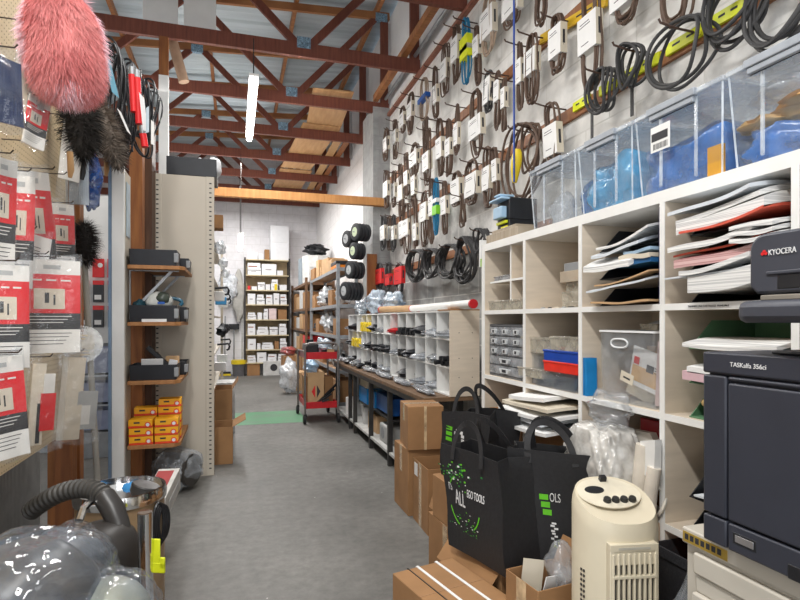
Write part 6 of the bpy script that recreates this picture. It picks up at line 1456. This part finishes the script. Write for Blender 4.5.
def pbag(x0, x1, y0, y1, lab, style='red', X=-.80, yaw=0, roll=0, tilt=0, dy=0):
    """clear bag with a printed card, hanging from a peg hook"""
    p = W((x0 + x1) / 2, y1, X=X); zc = (p - Vector((0, 0, CH))).dot(Vector((ST, CT, 0)))
    w = (x1 - x0) * zc / F; h = (y1 - y0) * zc / F
    t = thing('parts_bag', lab, 'bag', p, 0, 'bagged parts on the pegboard', rot=(tilt, roll, math.atan2(-p.x, p.y) + yaw))
    a = w / 2 * .94
    mb = MB(); d = .004
    c1, c2, c3 = random.Random(lab).uniform(-1, 1), random.Random(lab + 'a').uniform(-1, 1), random.Random(lab + 'b').uniform(0, 6)
    bend = lambda x, z: .012 * c1 * math.cos(2.2 * x / a + c3) + .010 * c2 * math.sin(4 * z / h + 1.5 * x / a)
    def sb(x0, x1, y0, y1, z0, z1):
        for k in range(5):
            for q in range(2): mb.b(x0 + (x1 - x0) * k / 5, x0 + (x1 - x0) * (k + 1) / 5, y0, y1, z0 + (z1 - z0) * q / 2, z0 + (z1 - z0) * (q + 1) / 2)
    def band(f0, f1, mi, y=d, x0=-1, x1=1):
        mb.m = mi
        for k in range(10):
            for q in range(2): mb.b(a * (x0 + (x1 - x0) * k / 10), a * (x0 + (x1 - x0) * (k + 1) / 10), -y, y, h * (f0 + (f1 - f0) * q / 2), h * (f0 + (f1 - f0) * (q + 1) / 2))
    if style == 'red':
        band(.80, .94, 0); band(.42, .80, 1); band(.26, .42, 2); band(.03, .26, 0)
        mb.m = 3; sb(-a * .62, a * .45, -.0052, -d, h * .46, h * .66)
        mb.m = 2
        for k in range(4): sb(-a * .85, a * (.7 - .1 * k), -.0046, -d, h * (.22 - .035 * k), h * (.226 - .035 * k))
        mb.m = 4; sb(-a * .3, a * .3, -.0046, -d, h * .85, h * .89)
        mb.m = 0
        for k in range(3): sb(-a * .7 + a * .5 * k, -a * .35 + a * .5 * k, -.0046, -d, h * .735, h * .75)
        for k in range(3): sb(-a * .8, a * (.7 - .15 * k), -.0046, -d, h * (.385 - .03 * k), h * (.392 - .03 * k))
        mb.m = 2; sb(a * .05, a * .12, -.0062, -.0048, h * .5, h * .6); sb(-a * .25, -a * .1, -.0062, -.0048, h * .52, h * .62)
    elif style == 'white':
        band(.25, .9, 0); mb.m = 2
        for k in range(3): mb.b(-a * .5, a * .4, -.0046, -d, h * (.72 - .05 * k), h * (.73 - .05 * k))
    elif style == 'tan':
        band(.05, .9, 3, d, -.9, .1); band(.15, .55, 4, d * 1.2, -.1, .8); mb.m = 0; mb.b(a * .1, a * .5, -.0068, -.0048, h * .2, h * .4)
    elif style == 'stick':
        band(.08, .9, 3, .008, -.8, -.1); mb.m = 1; mb.b(-a * .3, a * .5, -.014, -.008, h * .22, h * .6); mb.m = 0; mb.b(-a * .2, a * .4, -.015, -.009, h * .6, h * .8); mb.m = 2; mb.b(-a * .45, -a * .25, -.012, -.006, h * .1, h * .5)
    elif style == 'blue':
        mb.m = 0; band(.1, .85, 4)
    elif style == 'denim': band(.02, .98, 4)
    mats = [CW, CR, CB_, CPALE, CGREY]
    if style == 'blue': mats[4] = mat('navy_part', (.008, .02, .07), .4)
    if style == 'denim': mats[4] = mat('grey_blue_film', (.36, .41, .46), .35, bump=.6, scale=20)
    mb.v = [(x, y + bend(x, z), z) for x, y, z in mb.v]
    mb.build('printed_card', mats, t, smooth=False)
    def fn(u, v, s):
        e = (math.sin(PI * u) * math.sin(PI * min(1, v * 1.15 + .02))) ** .5 if 0 < u < 1 and 0 < v < 1 else 0
        return ((u - .5) * w, s * (.008 + .024 * e + .004 * math.sin(9 * u + 7 * v + c3) + .003 * math.sin(23 * u - 13 * v)) + bend((u - .5) * w, h * v), h * v + .006 * math.sin(u * 8))
    mb = MB(); mb.grid(lambda u, v: fn(u, v, -1), 10, 12); mb.grid(lambda u, v: fn(1 - u, v, 1), 10, 12)
    mb.build('bag_film', FILM2, t, angle=70)
    return t
bags = [
 (-14, 22, 44, 132, 'clear bag with a navy blue part at the top left edge', 'blue', -.74, .5, 0),
 (8, 44, 18, 120, 'tall clear bag with a tan card and white barcode tag near the pink wool', 'tan', -.80, .5, .12),
 (20, 44, 92, 148, 'narrow bag with a red and black card under the tan one', 'red', -.78, .6, .15),
 (-12, 13, 150, 275, 'clear bag with red and black card cut by the left edge', 'red', -.80, .4, .03),
 (9, 32, 168, 292, 'clear bag with a red bordered card, second from the left edge', 'red', -.86, .5, .0),
 (29, 61, 166, 292, 'clear bag with a white topped red card hanging above the biggest bag', 'red', -.83, .35, -.10),
 (54, 76, 200, 276, 'smaller clear bag with a red card right of the white topped one', 'red', -.86, .25, -.04),
 (9, 44, 226, 296, 'clear bag with a plain white card behind the biggest bag', 'white', -.87, .55, .15),
 (26, 78, 254, 356, 'biggest clear bag with a red, black and white card in the middle of the pegboard', 'red', -.76, .0, 0),
 (-16, 27, 258, 372, 'clear bag with a curved red card at the left edge below the pale one', 'red', -.74, .3, 0),
 (-14, 30, 350, 462, 'clear bag with a wide red card at the lower left edge', 'red', -.72, .3, -.08),
 (24, 60, 354, 452, 'clear bag holding a red and white stick pack at the bottom of the pegboard', 'stick', -.77, .2, .06),
 (55, 97, 348, 444, 'clear bag with tan parts and a white tag at the lower right of the pegboard', 'tan', -.80, .1, .08),
 (56, 76, 112, 202, 'folded clear bag with a pale card high at the end of the pegboard', 'white', -.86, .3, .10),
 (70, 88, 138, 206, 'bluish grey wrapped sheet hanging at the far end of the pegboard', 'denim', -.84, .1, 0),
]
for x0, x1, y0, y1, lab, st, X, yaw, roll in bags:
    t = pbag(x0, x1, y0, y1, lab, st, X, yaw, roll)
    if st == 'tan' and y0 < 50:
        MB().b(-.03, .01, -.034, -.032, .20, .36).build('barcode_tag', PAPER, t, smooth=False)
    top = W((x0 + x1) / 2, y0 + 3, X=X)
    solo(MB().tube([(PX, top.y, top.z), (X + .03, top.y, top.z + .002), (X + .04, top.y, top.z + .014)], .003, 6), 'peg_hook', PHK, 'peg hook holding the ' + ' '.join(lab.split()[:12]), 'hook', group='peg hooks')
peghook(5, 18, 'empty dark peg hook at the top left of the pegboard'); peghook(2, 139, 'empty dark peg hook below the navy blue part'); peghook(26, 172, 'bent dark peg hook above the white topped card'); peghook(3, 253, 'dark peg hook with a red tip near the left edge'); peghook(54, 130, 'thin peg hook under the pink wool')
p = W(82, 344, X=-.83)
t = thing('blister_pack', 'round blister pack with a ribbed yellowish part right of the biggest bag', 'pack', p)
t.rotation_euler = (0, 0, math.atan2(-p.x, p.y))
MB().cyl((0, .004, 0), (0, -.018, 0), .105, seg=28).build('blister_shell', film('blister', (.8, .8, .75), .35, .15), t); mb = MB()
for k in range(7): mb.b(-.06, .06, -.012, -.002, -.065 + .018 * k, -.055 + .018 * k)
mb.build('ribbed_part', mat('yellowish_part', (.5, .36, .15), .5), t, smooth=False)
solo(MB().tube([(PX, p.y, p.z + .09), (-.8, p.y, p.z + .09), (-.79, p.y, p.z + .10)], .003, 6), 'peg_hook', PHK, 'dark peg hook holding the round blister pack', 'hook', group='peg hooks')
p = W(91, 183, X=-.80)
blobthing('blue_pouch', 'shiny blue plastic pouch hanging beyond the pegboard end', 'pouch', (p.x, p.y, p.z - .17), (.055, .03, .18), film('shiny_blue', (.01, .07, .28), .92, .2, .9, 20), .15, 3, 231, 20, 16)
# feather duster
def fur(nm, parent, m, fn, n, ln, w, droop, seed, curl=.3):
    """tufts of hair: thin tapering strands growing from a surface fn(rnd) -> point, direction"""
    rnd = random.Random(seed); vs = []; fs = []
    for i in range(n):
        p, d = fn(rnd); d = Vector(d).normalized(); l = ln * rnd.uniform(.55, 1.2)
        s = d.orthogonal().normalized(); s = Matrix.Rotation(rnd.uniform(0, 6.3), 3, d) @ s
        q = Vector(p); k = len(vs); dr = Vector((rnd.uniform(-curl, curl), rnd.uniform(-curl, curl), -droop))
        for j, wd in enumerate((1, .8, .45, .04)):
            vs += [tuple(q - s * w * wd), tuple(q + s * w * wd)]
            if j < 3: fs.append((k + 2 * j, k + 2 * j + 1, k + 2 * j + 3, k + 2 * j + 2))
            d = (d + dr * .35).normalized(); q = q + d * l / 3
    mb = MB(); mb.add(vs, fs); return mb.build(nm, m, parent, angle=180)
def ell(c, r, squash=1):
    def f(rnd):
        z = rnd.uniform(-1, 1); a = rnd.uniform(0, 2 * PI); s = math.sqrt(1 - z * z); n = Vector((s * math.cos(a), s * math.sin(a), z))
        return (c[0] + r[0] * n.x, c[1] + r[1] * n.y, c[2] + r[2] * n.z), (n.x / r[0], n.y / r[1], n.z / r[2])
    return f
DFUR = mat('dark_feather', (.020, .017, .015), .8, var=.4)
p = W(84, 244, X=-.84); q = W(102, 470, X=-.74)
t = thing('feather_duster', 'black feather duster on a long grey pole leaning past the pegboard', 'duster', (q.x, q.y, .01))
MB().tube([(q.x, q.y, .01), (p.x, p.y, p.z - .05)], .017, 10).build('pole', mat('grey_pole', (.30, .29, .26), .5), t, w=True)
MB().blob(tuple(p), (.045, .045, .11), 16, 12, .1, 3, 7).build('feather_core', DFUR, t, w=True)
o = fur('feathers', None, DFUR, ell(p, (.045, .045, .11)), 2600, .06, .0012, .25, 5, .5); o.parent = t; o.location = -Vector(t.location)
# pink wool
PINK = mat('pink_wool', (.84, .36, .35), .9, col2=(.66, .20, .20), scale=6, detail=3)
PINKL = mat('pale_pink_wool', (.88, .62, .68), .9)
p = W(63, 38, X=-.66)
t = thing('pink_wool', 'fluffy pink wool duster cover hanging high on the pegboard', 'duster', (p.x, p.y, p.z))
t.rotation_euler = (0, -.10, .35)
MB().blob((0, 0, -.015), (.118, .075, .215), 24, 18, .07, 2.2, 8).build('wool_core', PINK, t)
def pf(rnd):
    z = rnd.uniform(-1, 1); a = rnd.uniform(0, 2 * PI); s = math.sqrt(1 - z * z); n = Vector((s * math.cos(a), s * math.sin(a), z))
    bx = 1 - .10 * n.z
    return (.122 * math.copysign(abs(n.x) ** .7, n.x) * bx, .078 * n.y, -.015 + .215 * math.copysign(abs(n.z) ** .75, n.z)), (n.x * .55, n.y * .6, n.z * .25 - .75)
fur('wool_strand', t, PINK, pf, 26000, .058, .0011, .5, 6, .6)
def pf2(rnd):
    a = rnd.uniform(0, 2 * PI); z = rnd.choice((-1, -1, 1)) * rnd.uniform(.75, .99); s = math.sqrt(1 - z * z); n = Vector((s * math.cos(a), s * math.sin(a), z))
    return (.122 * n.x, .078 * n.y, -.015 + .222 * n.z), (n.x * .5, n.y * .5, n.z * .6 - .3)
fur('pale_wool_tip', t, PINKL, pf2, 1800, .06, .0016, .35, 9, .5)
def pf3(rnd):
    z = rnd.uniform(-.9, .9); a = rnd.choice((0, PI)) + rnd.uniform(-.35, .35); s = math.sqrt(1 - z * z); n = Vector((s * math.cos(a), s * math.sin(a), z))
    return (.126 * n.x, .078 * n.y, -.015 + .215 * n.z), (n.x * .8, n.y, n.z * .3 - .5)
fur('pale_wool_tip', t, PINKL, pf3, 2200, .058, .0016, .4, 19, .5)
p = W(62, -6, X=-.66); solo(MB().cyl((PX, p.y, p.z), (-.62, p.y, p.z), .007, seg=8), 'peg_hook', PHK, 'thick peg hook inside the pink wool', 'hook', group='peg hooks')
# dark feather and brown fur hanging below
for k, (px, py, r, m, n, lab) in enumerate(((80, 122, (.075, .06, .20), DFUR, 2200, 'black ostrich feather duster hanging under the pink wool'), (104, 128, (.05, .05, .22), mat('grey_brown_fur', (.16, .13, .105), .85, var=.4), 1800, 'grey brown fur tail hanging slantwise beside the black feathers'), (115, 140, (.05, .05, .17), mat('dark_brown_fur', (.035, .025, .02), .85, var=.4), 1200, 'dark brown feather bunch at the right of the fur tail'))):
    p = W(px, py, X=-.80 + .03 * k); rot = (0, -.35 if k == 1 else -.1, 0)
    t = thing('feather_bunch', lab, 'duster', p, rot=rot)
    MB().blob((0, 0, 0), r, 18, 14, .1, 3, 240 + k).build('feather_core', m, t); fur('feathers', t, m, ell((0, 0, 0), r), n, .06, .0022, .6, 250 + k)
for k in range(5):
    p = W(70 + 12 * k, 152 + (k % 2) * 4, X=-.80)
    solo(MB().tube([(0, 0, 0), (.004, 0, -.09), (0, 0, -.13)], [.014, .016, .009], 10), 'duster_handle', [TIMB_L, BLACK, YELLOW][k % 3] if k % 3 < 2 else TIMB_O, f'duster handle under the hanging feathers, {nth(k)} from the left', 'handle', p)
# black cable loops with red grips and cards
rnd = random.Random(33)
for k in range(14):
    cx = 104 + 48 * (k / 13) + rnd.uniform(-3, 3); ct = 30 + 52 * (k / 13) ** .8 + rnd.uniform(-4, 6); cb = 138 + rnd.uniform(-12, 22) + 6 * (k / 13); Y = 3.9 + .02 * k
    a, b = W(cx, ct, Y=Y), W(cx, cb, Y=Y); r1 = rnd.uniform(.03, .10); hz = (a.z - b.z) / 2
    if k == 0: r1 = .09
    cen = (a + b) / 2
    t = thing('cable_loop', f'black control cable looped on the hanging bundle by the white post, {nth(k)} from the left', 'cable', b, group='black cables hanging by the white post')
    pts = [(cen.x + r1 * math.cos(q) + .02 * math.sin(2 * q + k), cen.y + .04 * math.sin(q + k), cen.z + hz * math.sin(q)) for q in [2 * PI * i / 28 for i in range(28)]]
    MB().tube(pts, .0075, 7, closed=True).build('cable', BLACK, t, w=True)
    pts = [(x + .02, y + .02, cen.z + (z - cen.z) * .9 - .03) for x, y, z in pts]
    MB().tube(pts, .006, 7, closed=True).build('cable', BLACK, t, w=True)
for k, (px, y0, y1, m, lab) in enumerate(((132, 75, 112, CR, 'red grip in the black cable bundle, left one'), (137, 78, 124, CR, 'longer red grip in the black cable bundle, middle one'), (143, 134, 147, CR, 'short red grip low in the black cable bundle'))):
    a, b = W(px, y0, Y=3.80), W(px + 2, y1, Y=3.80)
    t = thing('red_grip', lab, 'grip', b); MB().cyl(a, b, .021).build('grip_body', m, t, w=True); MB().cyl(a + (a - b).normalized() * .05, a + (a - b).normalized() * .002, .018).build('metal_collar', STEEL, t, w=True)
for k, (pts, m, lab) in enumerate((([(103, 52), (110, 60), (119, 98), (112, 92)], mat('teal_card', (.10, .30, .42), .4), 'teal card dangling among the black cables'), ([(117, 108), (121, 112), (131, 135), (127, 131)], PAPER, 'white tag dangling among the black cables'), ([(139, 92), (144, 98), (148, 132), (143, 130)], WBX, 'white and blue packet behind the red grips'), ([(146, 108), (149, 106), (149, 132), (146, 133)], mat('pale_blue_card', (.45, .55, .62), .5), 'pale blue packet at the right of the red grips'), ([(151, 120), (154, 122), (154, 145), (151, 144)], PAPER, 'narrow white tag at the right end of the black cables'))):
    vs = [W(x, y, Y=3.775 - .004 * k) for x, y in pts]; mb = MB(); mb.add([tuple(v) for v in vs] + [tuple(v + Vector((0, .003, 0))) for v in vs], [(0, 1, 2, 3), (7, 6, 5, 4), (0, 4, 5, 1), (1, 5, 6, 2), (2, 6, 7, 3), (3, 7, 4, 0)])
    solo(mb, 'hang_tag', m, lab, 'tag', smooth=False)
p, q = W(100, 45, Y=3.9), W(156, 70, Y=4.05)
solo(MB().cyl((-.97, 3.78, W(106, 32, Y=3.85).z), (-.60, 4.1, W(106, 32, Y=3.85).z - .25), .008), 'hanging_rail', DKSTEEL, 'dark rail from which the black cables hang', 'rail')

# ---------------------------------------------------------------- lower left: shop vacuum, wand, wrapped goods
c = W(126, 500, zc=2.42); DX, DYC, VZ = c.x - .02, c.y, .66
r = .178
td = thing('waste_drum', 'round tan drum with a chrome rim standing behind the vacuum', 'drum', (DX, DYC, 0))
DR = mat('drum_tan', (.30, .20, .11), .45, var=.15)
MB().lathe([(.02, .0), (r * .96, 0), (r, .05), (r, VZ - .06), (r, VZ - .03), (r * .98, VZ - .03), (r * .97, VZ - .36), (.02, VZ - .37)], (0, 0, 0), 40).build('drum_body', DR, td)
MB().lathe([(r - .006, VZ - .05), (r + .008, VZ - .05), (r + .010, VZ - .025), (r + .004, VZ), (r - .008, VZ), (r - .010, VZ - .03)], (0, 0, 0), 44).build('chrome_rim', CHROME, td)
c = W(103, 548, zc=1.99); VX, VY = c.x, c.y
t = thing('shop_vacuum', 'black domed shop vacuum with a ribbed hose and chrome handle', 'vacuum cleaner', (VX, VY, 0))
MB().lathe([(.02, .02), (.115, .02), (.12, .06), (.12, .50), (.02, .50)], (0, 0, 0), 36).build('tank', mat('vac_tank', (.10, .095, .09), .35), t)
MB().lathe([(.02, .50), (.128, .50), (.130, .53), (.124, .575), (.105, .62), (.07, .65), (.02, .66)], (0, 0, 0), 36).build('motor_head', mat('vac_black', (.030, .027, .025), .42), t)
hp = [(30, 512), (42, 503), (58, 494), (76, 489), (92, 489.5), (104, 496), (112, 508), (118, 522), (122, 536), (124, 549)]
P_ = [W(x, y, zc=2.16 - .019 * i) for i, (x, y) in enumerate(hp)]
# smooth the path and alternate the radius to make ribs
fine = []
for i in range(6):
    for k in range(14):
        f = k / 14; p0, p1, p2, p3 = P_[max(i - 1, 0)], P_[i], P_[i + 1], P_[min(i + 2, 9)]
        fine.append(.5 * ((2 * p1) + (p2 - p0) * f + (2 * p0 - 5 * p1 + 4 * p2 - p3) * f * f + (3 * p1 - p0 - 3 * p2 + p3) * f ** 3))
MB().tube(fine, [.037 if (i // 2) % 2 else .031 for i in range(len(fine))], 16).build('ribbed_hose', mat('hose_black', (.045, .042, .038), .5), t, w=True, angle=30)
MB().tube(P_[5:], [.039, .041, .038, .037, .045], 18).build('hose_cuff', mat('cuff_black', (.03, .028, .027), .38), t, w=True)
p = W(144, 492, zc=2.42)
tn = thing('suction_nozzle', 'black round suction nozzle standing in the tan drum', 'nozzle', p)
mb = MB(); mb.lathe([(.01, -.16), (.040, -.16), (.040, -.03), (.060, .0), (.062, .03), (.057, .035), (.01, .033)], (0, 0, 0), 28, Matrix.Translation(p) @ Matrix.Rotation(.32, 4, 'Y')); mb.build('nozzle_body', mat('cuff_black', (.03, .028, .027), .38), tn, w=True)
a, b = W(79, 521, zc=1.96), W(101, 500, zc=2.08)
MB().tube([a, W(83, 509, zc=2.0), W(90, 502, zc=2.04), b], .014, 8).build('chrome_handle', CHROME, t, w=True)
mb = MB()
for k in range(4): mb.tube([(DX + .165 + .018 * math.cos(q) + .006 * k, DYC - .10 + .010 * k + .03 * math.cos(q), VZ - .15 + .095 * math.sin(q) * (1 - .08 * k)) for q in [2 * PI * i / 20 for i in range(20)]], .0065, 6, closed=True)
mb.build('cord_loop', BLACK, td, w=True)
blobthing('blue_cloth', 'bright blue cloth tucked inside the tan drum', 'cloth', (DX + .045, DYC + .09, VZ - .11), (.07, .03, .05), mat('bright_blue_cloth', (.03, .22, .5), .7), .15, 3, 260)
a, b = W(145, 512, zc=1.90), W(147, 700, zc=1.98)
t = thing('vacuum_wand', 'upright chrome vacuum tube with a yellow tag', 'tube', (b.x, b.y, .02)); b.z = .02
mb = MB(); mb.tube([b, a], .0245, 24); mb.build('tube_body', CHROME, t, w=True); MB().tube([a - Vector((0, 0, .004)), a + Vector((0, 0, .001))], .0215, 20).build('tube_bore', mat('bore_dark', (.10, .07, .05), .5), t, w=True)
mb = MB(); p = W(157, 560, zc=1.93); M = Matrix.Translation(p) @ Matrix.Rotation(-.4, 4, 'Z'); mb.b(-.022, .012, -.004, .004, -.02, .075, M); mb.b(-.025, .03, -.005, .005, -.045, -.008, M); mb.b(.012, .03, -.005, .005, -.03, .01, M); mb.build('yellow_tag', LIME, t, w=True, bev=.003)
# wrapped goods
DARKG = mat('dark_goods', (.025, .028, .036), .35, col2=(.10, .085, .07), scale=6)
FILM3 = film('wrap_film', (.34, .42, .52), .12, .08, 1.0, 7)
for k, (px, py, zc, r, seed, lab) in enumerate(((22, 590, 1.50, (.21, .20, .155), 270, 'dark goods wrapped in shiny clear film, the big pack at the lower left corner'), (72, 572, 1.70, (.125, .15, .135), 271, 'dark goods wrapped in clear film, pack beside the vacuum hose'), (108, 618, 1.55, (.125, .13, .125), 272, 'pale goods wrapped in clear film, pack in front of the chrome tube'))):
    p = W(px, py, zc=zc)
    t = thing('wrapped_goods', lab, 'wrapped goods', (p.x, p.y, p.z - r[2]))
    MB().blob((0, 0, r[2]), tuple(q * .86 for q in r), 26, 18, .07, 2.4, seed).build('goods', DARKG if k < 2 else mat('greyish_goods', (.16, .18, .19), .5, col2=(.30, .29, .2), scale=5), t)
    rr = random.Random(seed); mb = MB(); nu, nv = 90, 56; vs = []; fs = []
    ph = [rr.uniform(0, 6) for _ in range(8)]
    for j in range(nv + 1):
        th_ = PI * j / nv
        for i in range(nu):
            a = 2 * PI * i / nu; x, y, z = math.sin(th_) * math.cos(a), math.sin(th_) * math.sin(a), math.cos(th_)
            kf = 1 + .07 * math.sin(2.4 * x + ph[0]) + .075 * abs(math.sin(4.5 * x + 3 * z + ph[1])) - .06 * abs(math.sin(6 * y - 5 * x + ph[2])) + .045 * abs(math.sin(9 * z + 6 * x + ph[3])) + .02 * abs(math.sin(17 * x - 11 * y + ph[4]))
            vs.append((r[0] * x * kf, r[1] * y * kf, r[2] + r[2] * z * kf))
    for j in range(nv):
        for i in range(nu): l = (i + 1) % nu; fs.append((j * nu + i, (j + 1) * nu + i, (j + 1) * nu + l, j * nu + l))
    mb.add(vs, fs); mb.build('clear_wrap', FILM3, t, angle=180)
    zb = p.z - r[2] * 1.05
    carton(['carton under the big film wrapped pack', 'carton under the film wrapped pack beside the hose', 'carton under the pale film wrapped pack'][k], p.x - r[0] * .7, p.x + r[0] * .7, p.y - r[1] * .6, p.y + r[1] * .6, 0, max(.2, zb), 0, tape=False)
# red and white long carton behind the vacuum
p = W(162, 488, zc=3.1)
t = thing('long_carton', 'long tilted white carton with a dark red top behind the vacuum', 'carton', p - Vector((0, 0, .0)), rot=(.20, .0, -.12))
MB().b(-.06, .06, -.18, .18, -.10, .03).build('box_body', mat('greyish_white_carton', (.50, .49, .46), .6), t, bev=.003); MB().b(-.055, .035, -.17, .15, .03, .0315).build('red_print', mat('dark_red_print', (.30, .03, .03), .5), t, smooth=False); MB().b(.06, .0612, -.1, .15, -.07, -.03).build('side_print', CGREY, t, smooth=False)
carton('low brown carton on the floor behind the vacuum', -.60, -.43, 3.22, 3.60, 0, .275, 0, tape=False)

# ---------------------------------------------------------------- light
def area(nm, loc, rot, sx, sy, power, col=(1, 1, 1)):
    l = bpy.data.lights.new(nm, 'AREA'); l.shape = 'RECTANGLE'; l.size = sx; l.size_y = sy; l.energy = power; l.color = col
    o = bpy.data.objects.new(nm, l); COL.objects.link(o); o.location = loc; o.rotation_euler = rot; return o
area('overhead_light', (-.55, .3, 4.1), (0, 0, 0), .25, 1.8, 150, (1, .98, .95))
area('overhead_light', (.2, 3.4, 4.2), (0, 0, 0), .2, 1.8, 60, (1, .98, .95))  # added lamp over the near aisle, no fixture hangs here
area('overhead_light', (.25, 6.6, 3.9), (0, 0, 0), .2, 1.8, 95, (1, .98, .96))
area('overhead_light', (.2, 10.0, 4.2), (0, 0, 0), .2, 1.8, 140, (1, .98, .96))
area('overhead_light', (0, 12.6, 4.2), (0, 0, 0), .2, 1.8, 95, (1, .98, .96))  # added lamp for the far end, without a fixture
area('overhead_light', (-3.0, 7, 4.2), (0, 0, 0), .4, 3, 100, (1, .98, .96))  # added unseen lamp over the left side of the shop
area('rear_fill_light', (-.6, -3.6, 2.0), (PI / 2, 0, 0), 5.5, 3.4, 170, (.97, .98, 1))  # unseen front fill added behind the camera, as daylight through the open rear
for y_, e_ in ((.3, 14), (3.4, 14), (7.2, 18), (10.5, 24)): area('roof_fill_light', (-.3, y_, 3.75), (PI, 0, 0), 2.4, 2.4, e_, (1, .99, .97))  # upward fill added to brighten the roof sheets, no fixtures of its own
wd = bpy.data.worlds.new('sky'); SC.world = wd; wd.use_nodes = True
bg = wd.node_tree.nodes['Background']; bg.inputs['Color'].default_value = (.85, .92, 1, 1); bg.inputs['Strength'].default_value = .6

# ---------------------------------------------------------------- camera
cam = bpy.data.cameras.new('camera'); co = bpy.data.objects.new('camera', cam); COL.objects.link(co)
co.location = (0, 0, CH); co.rotation_euler = (PI / 2, 0, -TH)
cam.sensor_width = 36; cam.lens = F / 800 * 36; cam.shift_y = (HX - 300) / 800; cam.clip_start = .05; cam.clip_end = 60
SC.camera = co
vs_ = SC.view_settings; vs_.view_transform = 'Standard'; vs_.look = 'None'; vs_.gamma = 1; vs_.exposure = -.02
SC.cycles.max_bounces = 8; SC.cycles.transparent_max_bounces = 16
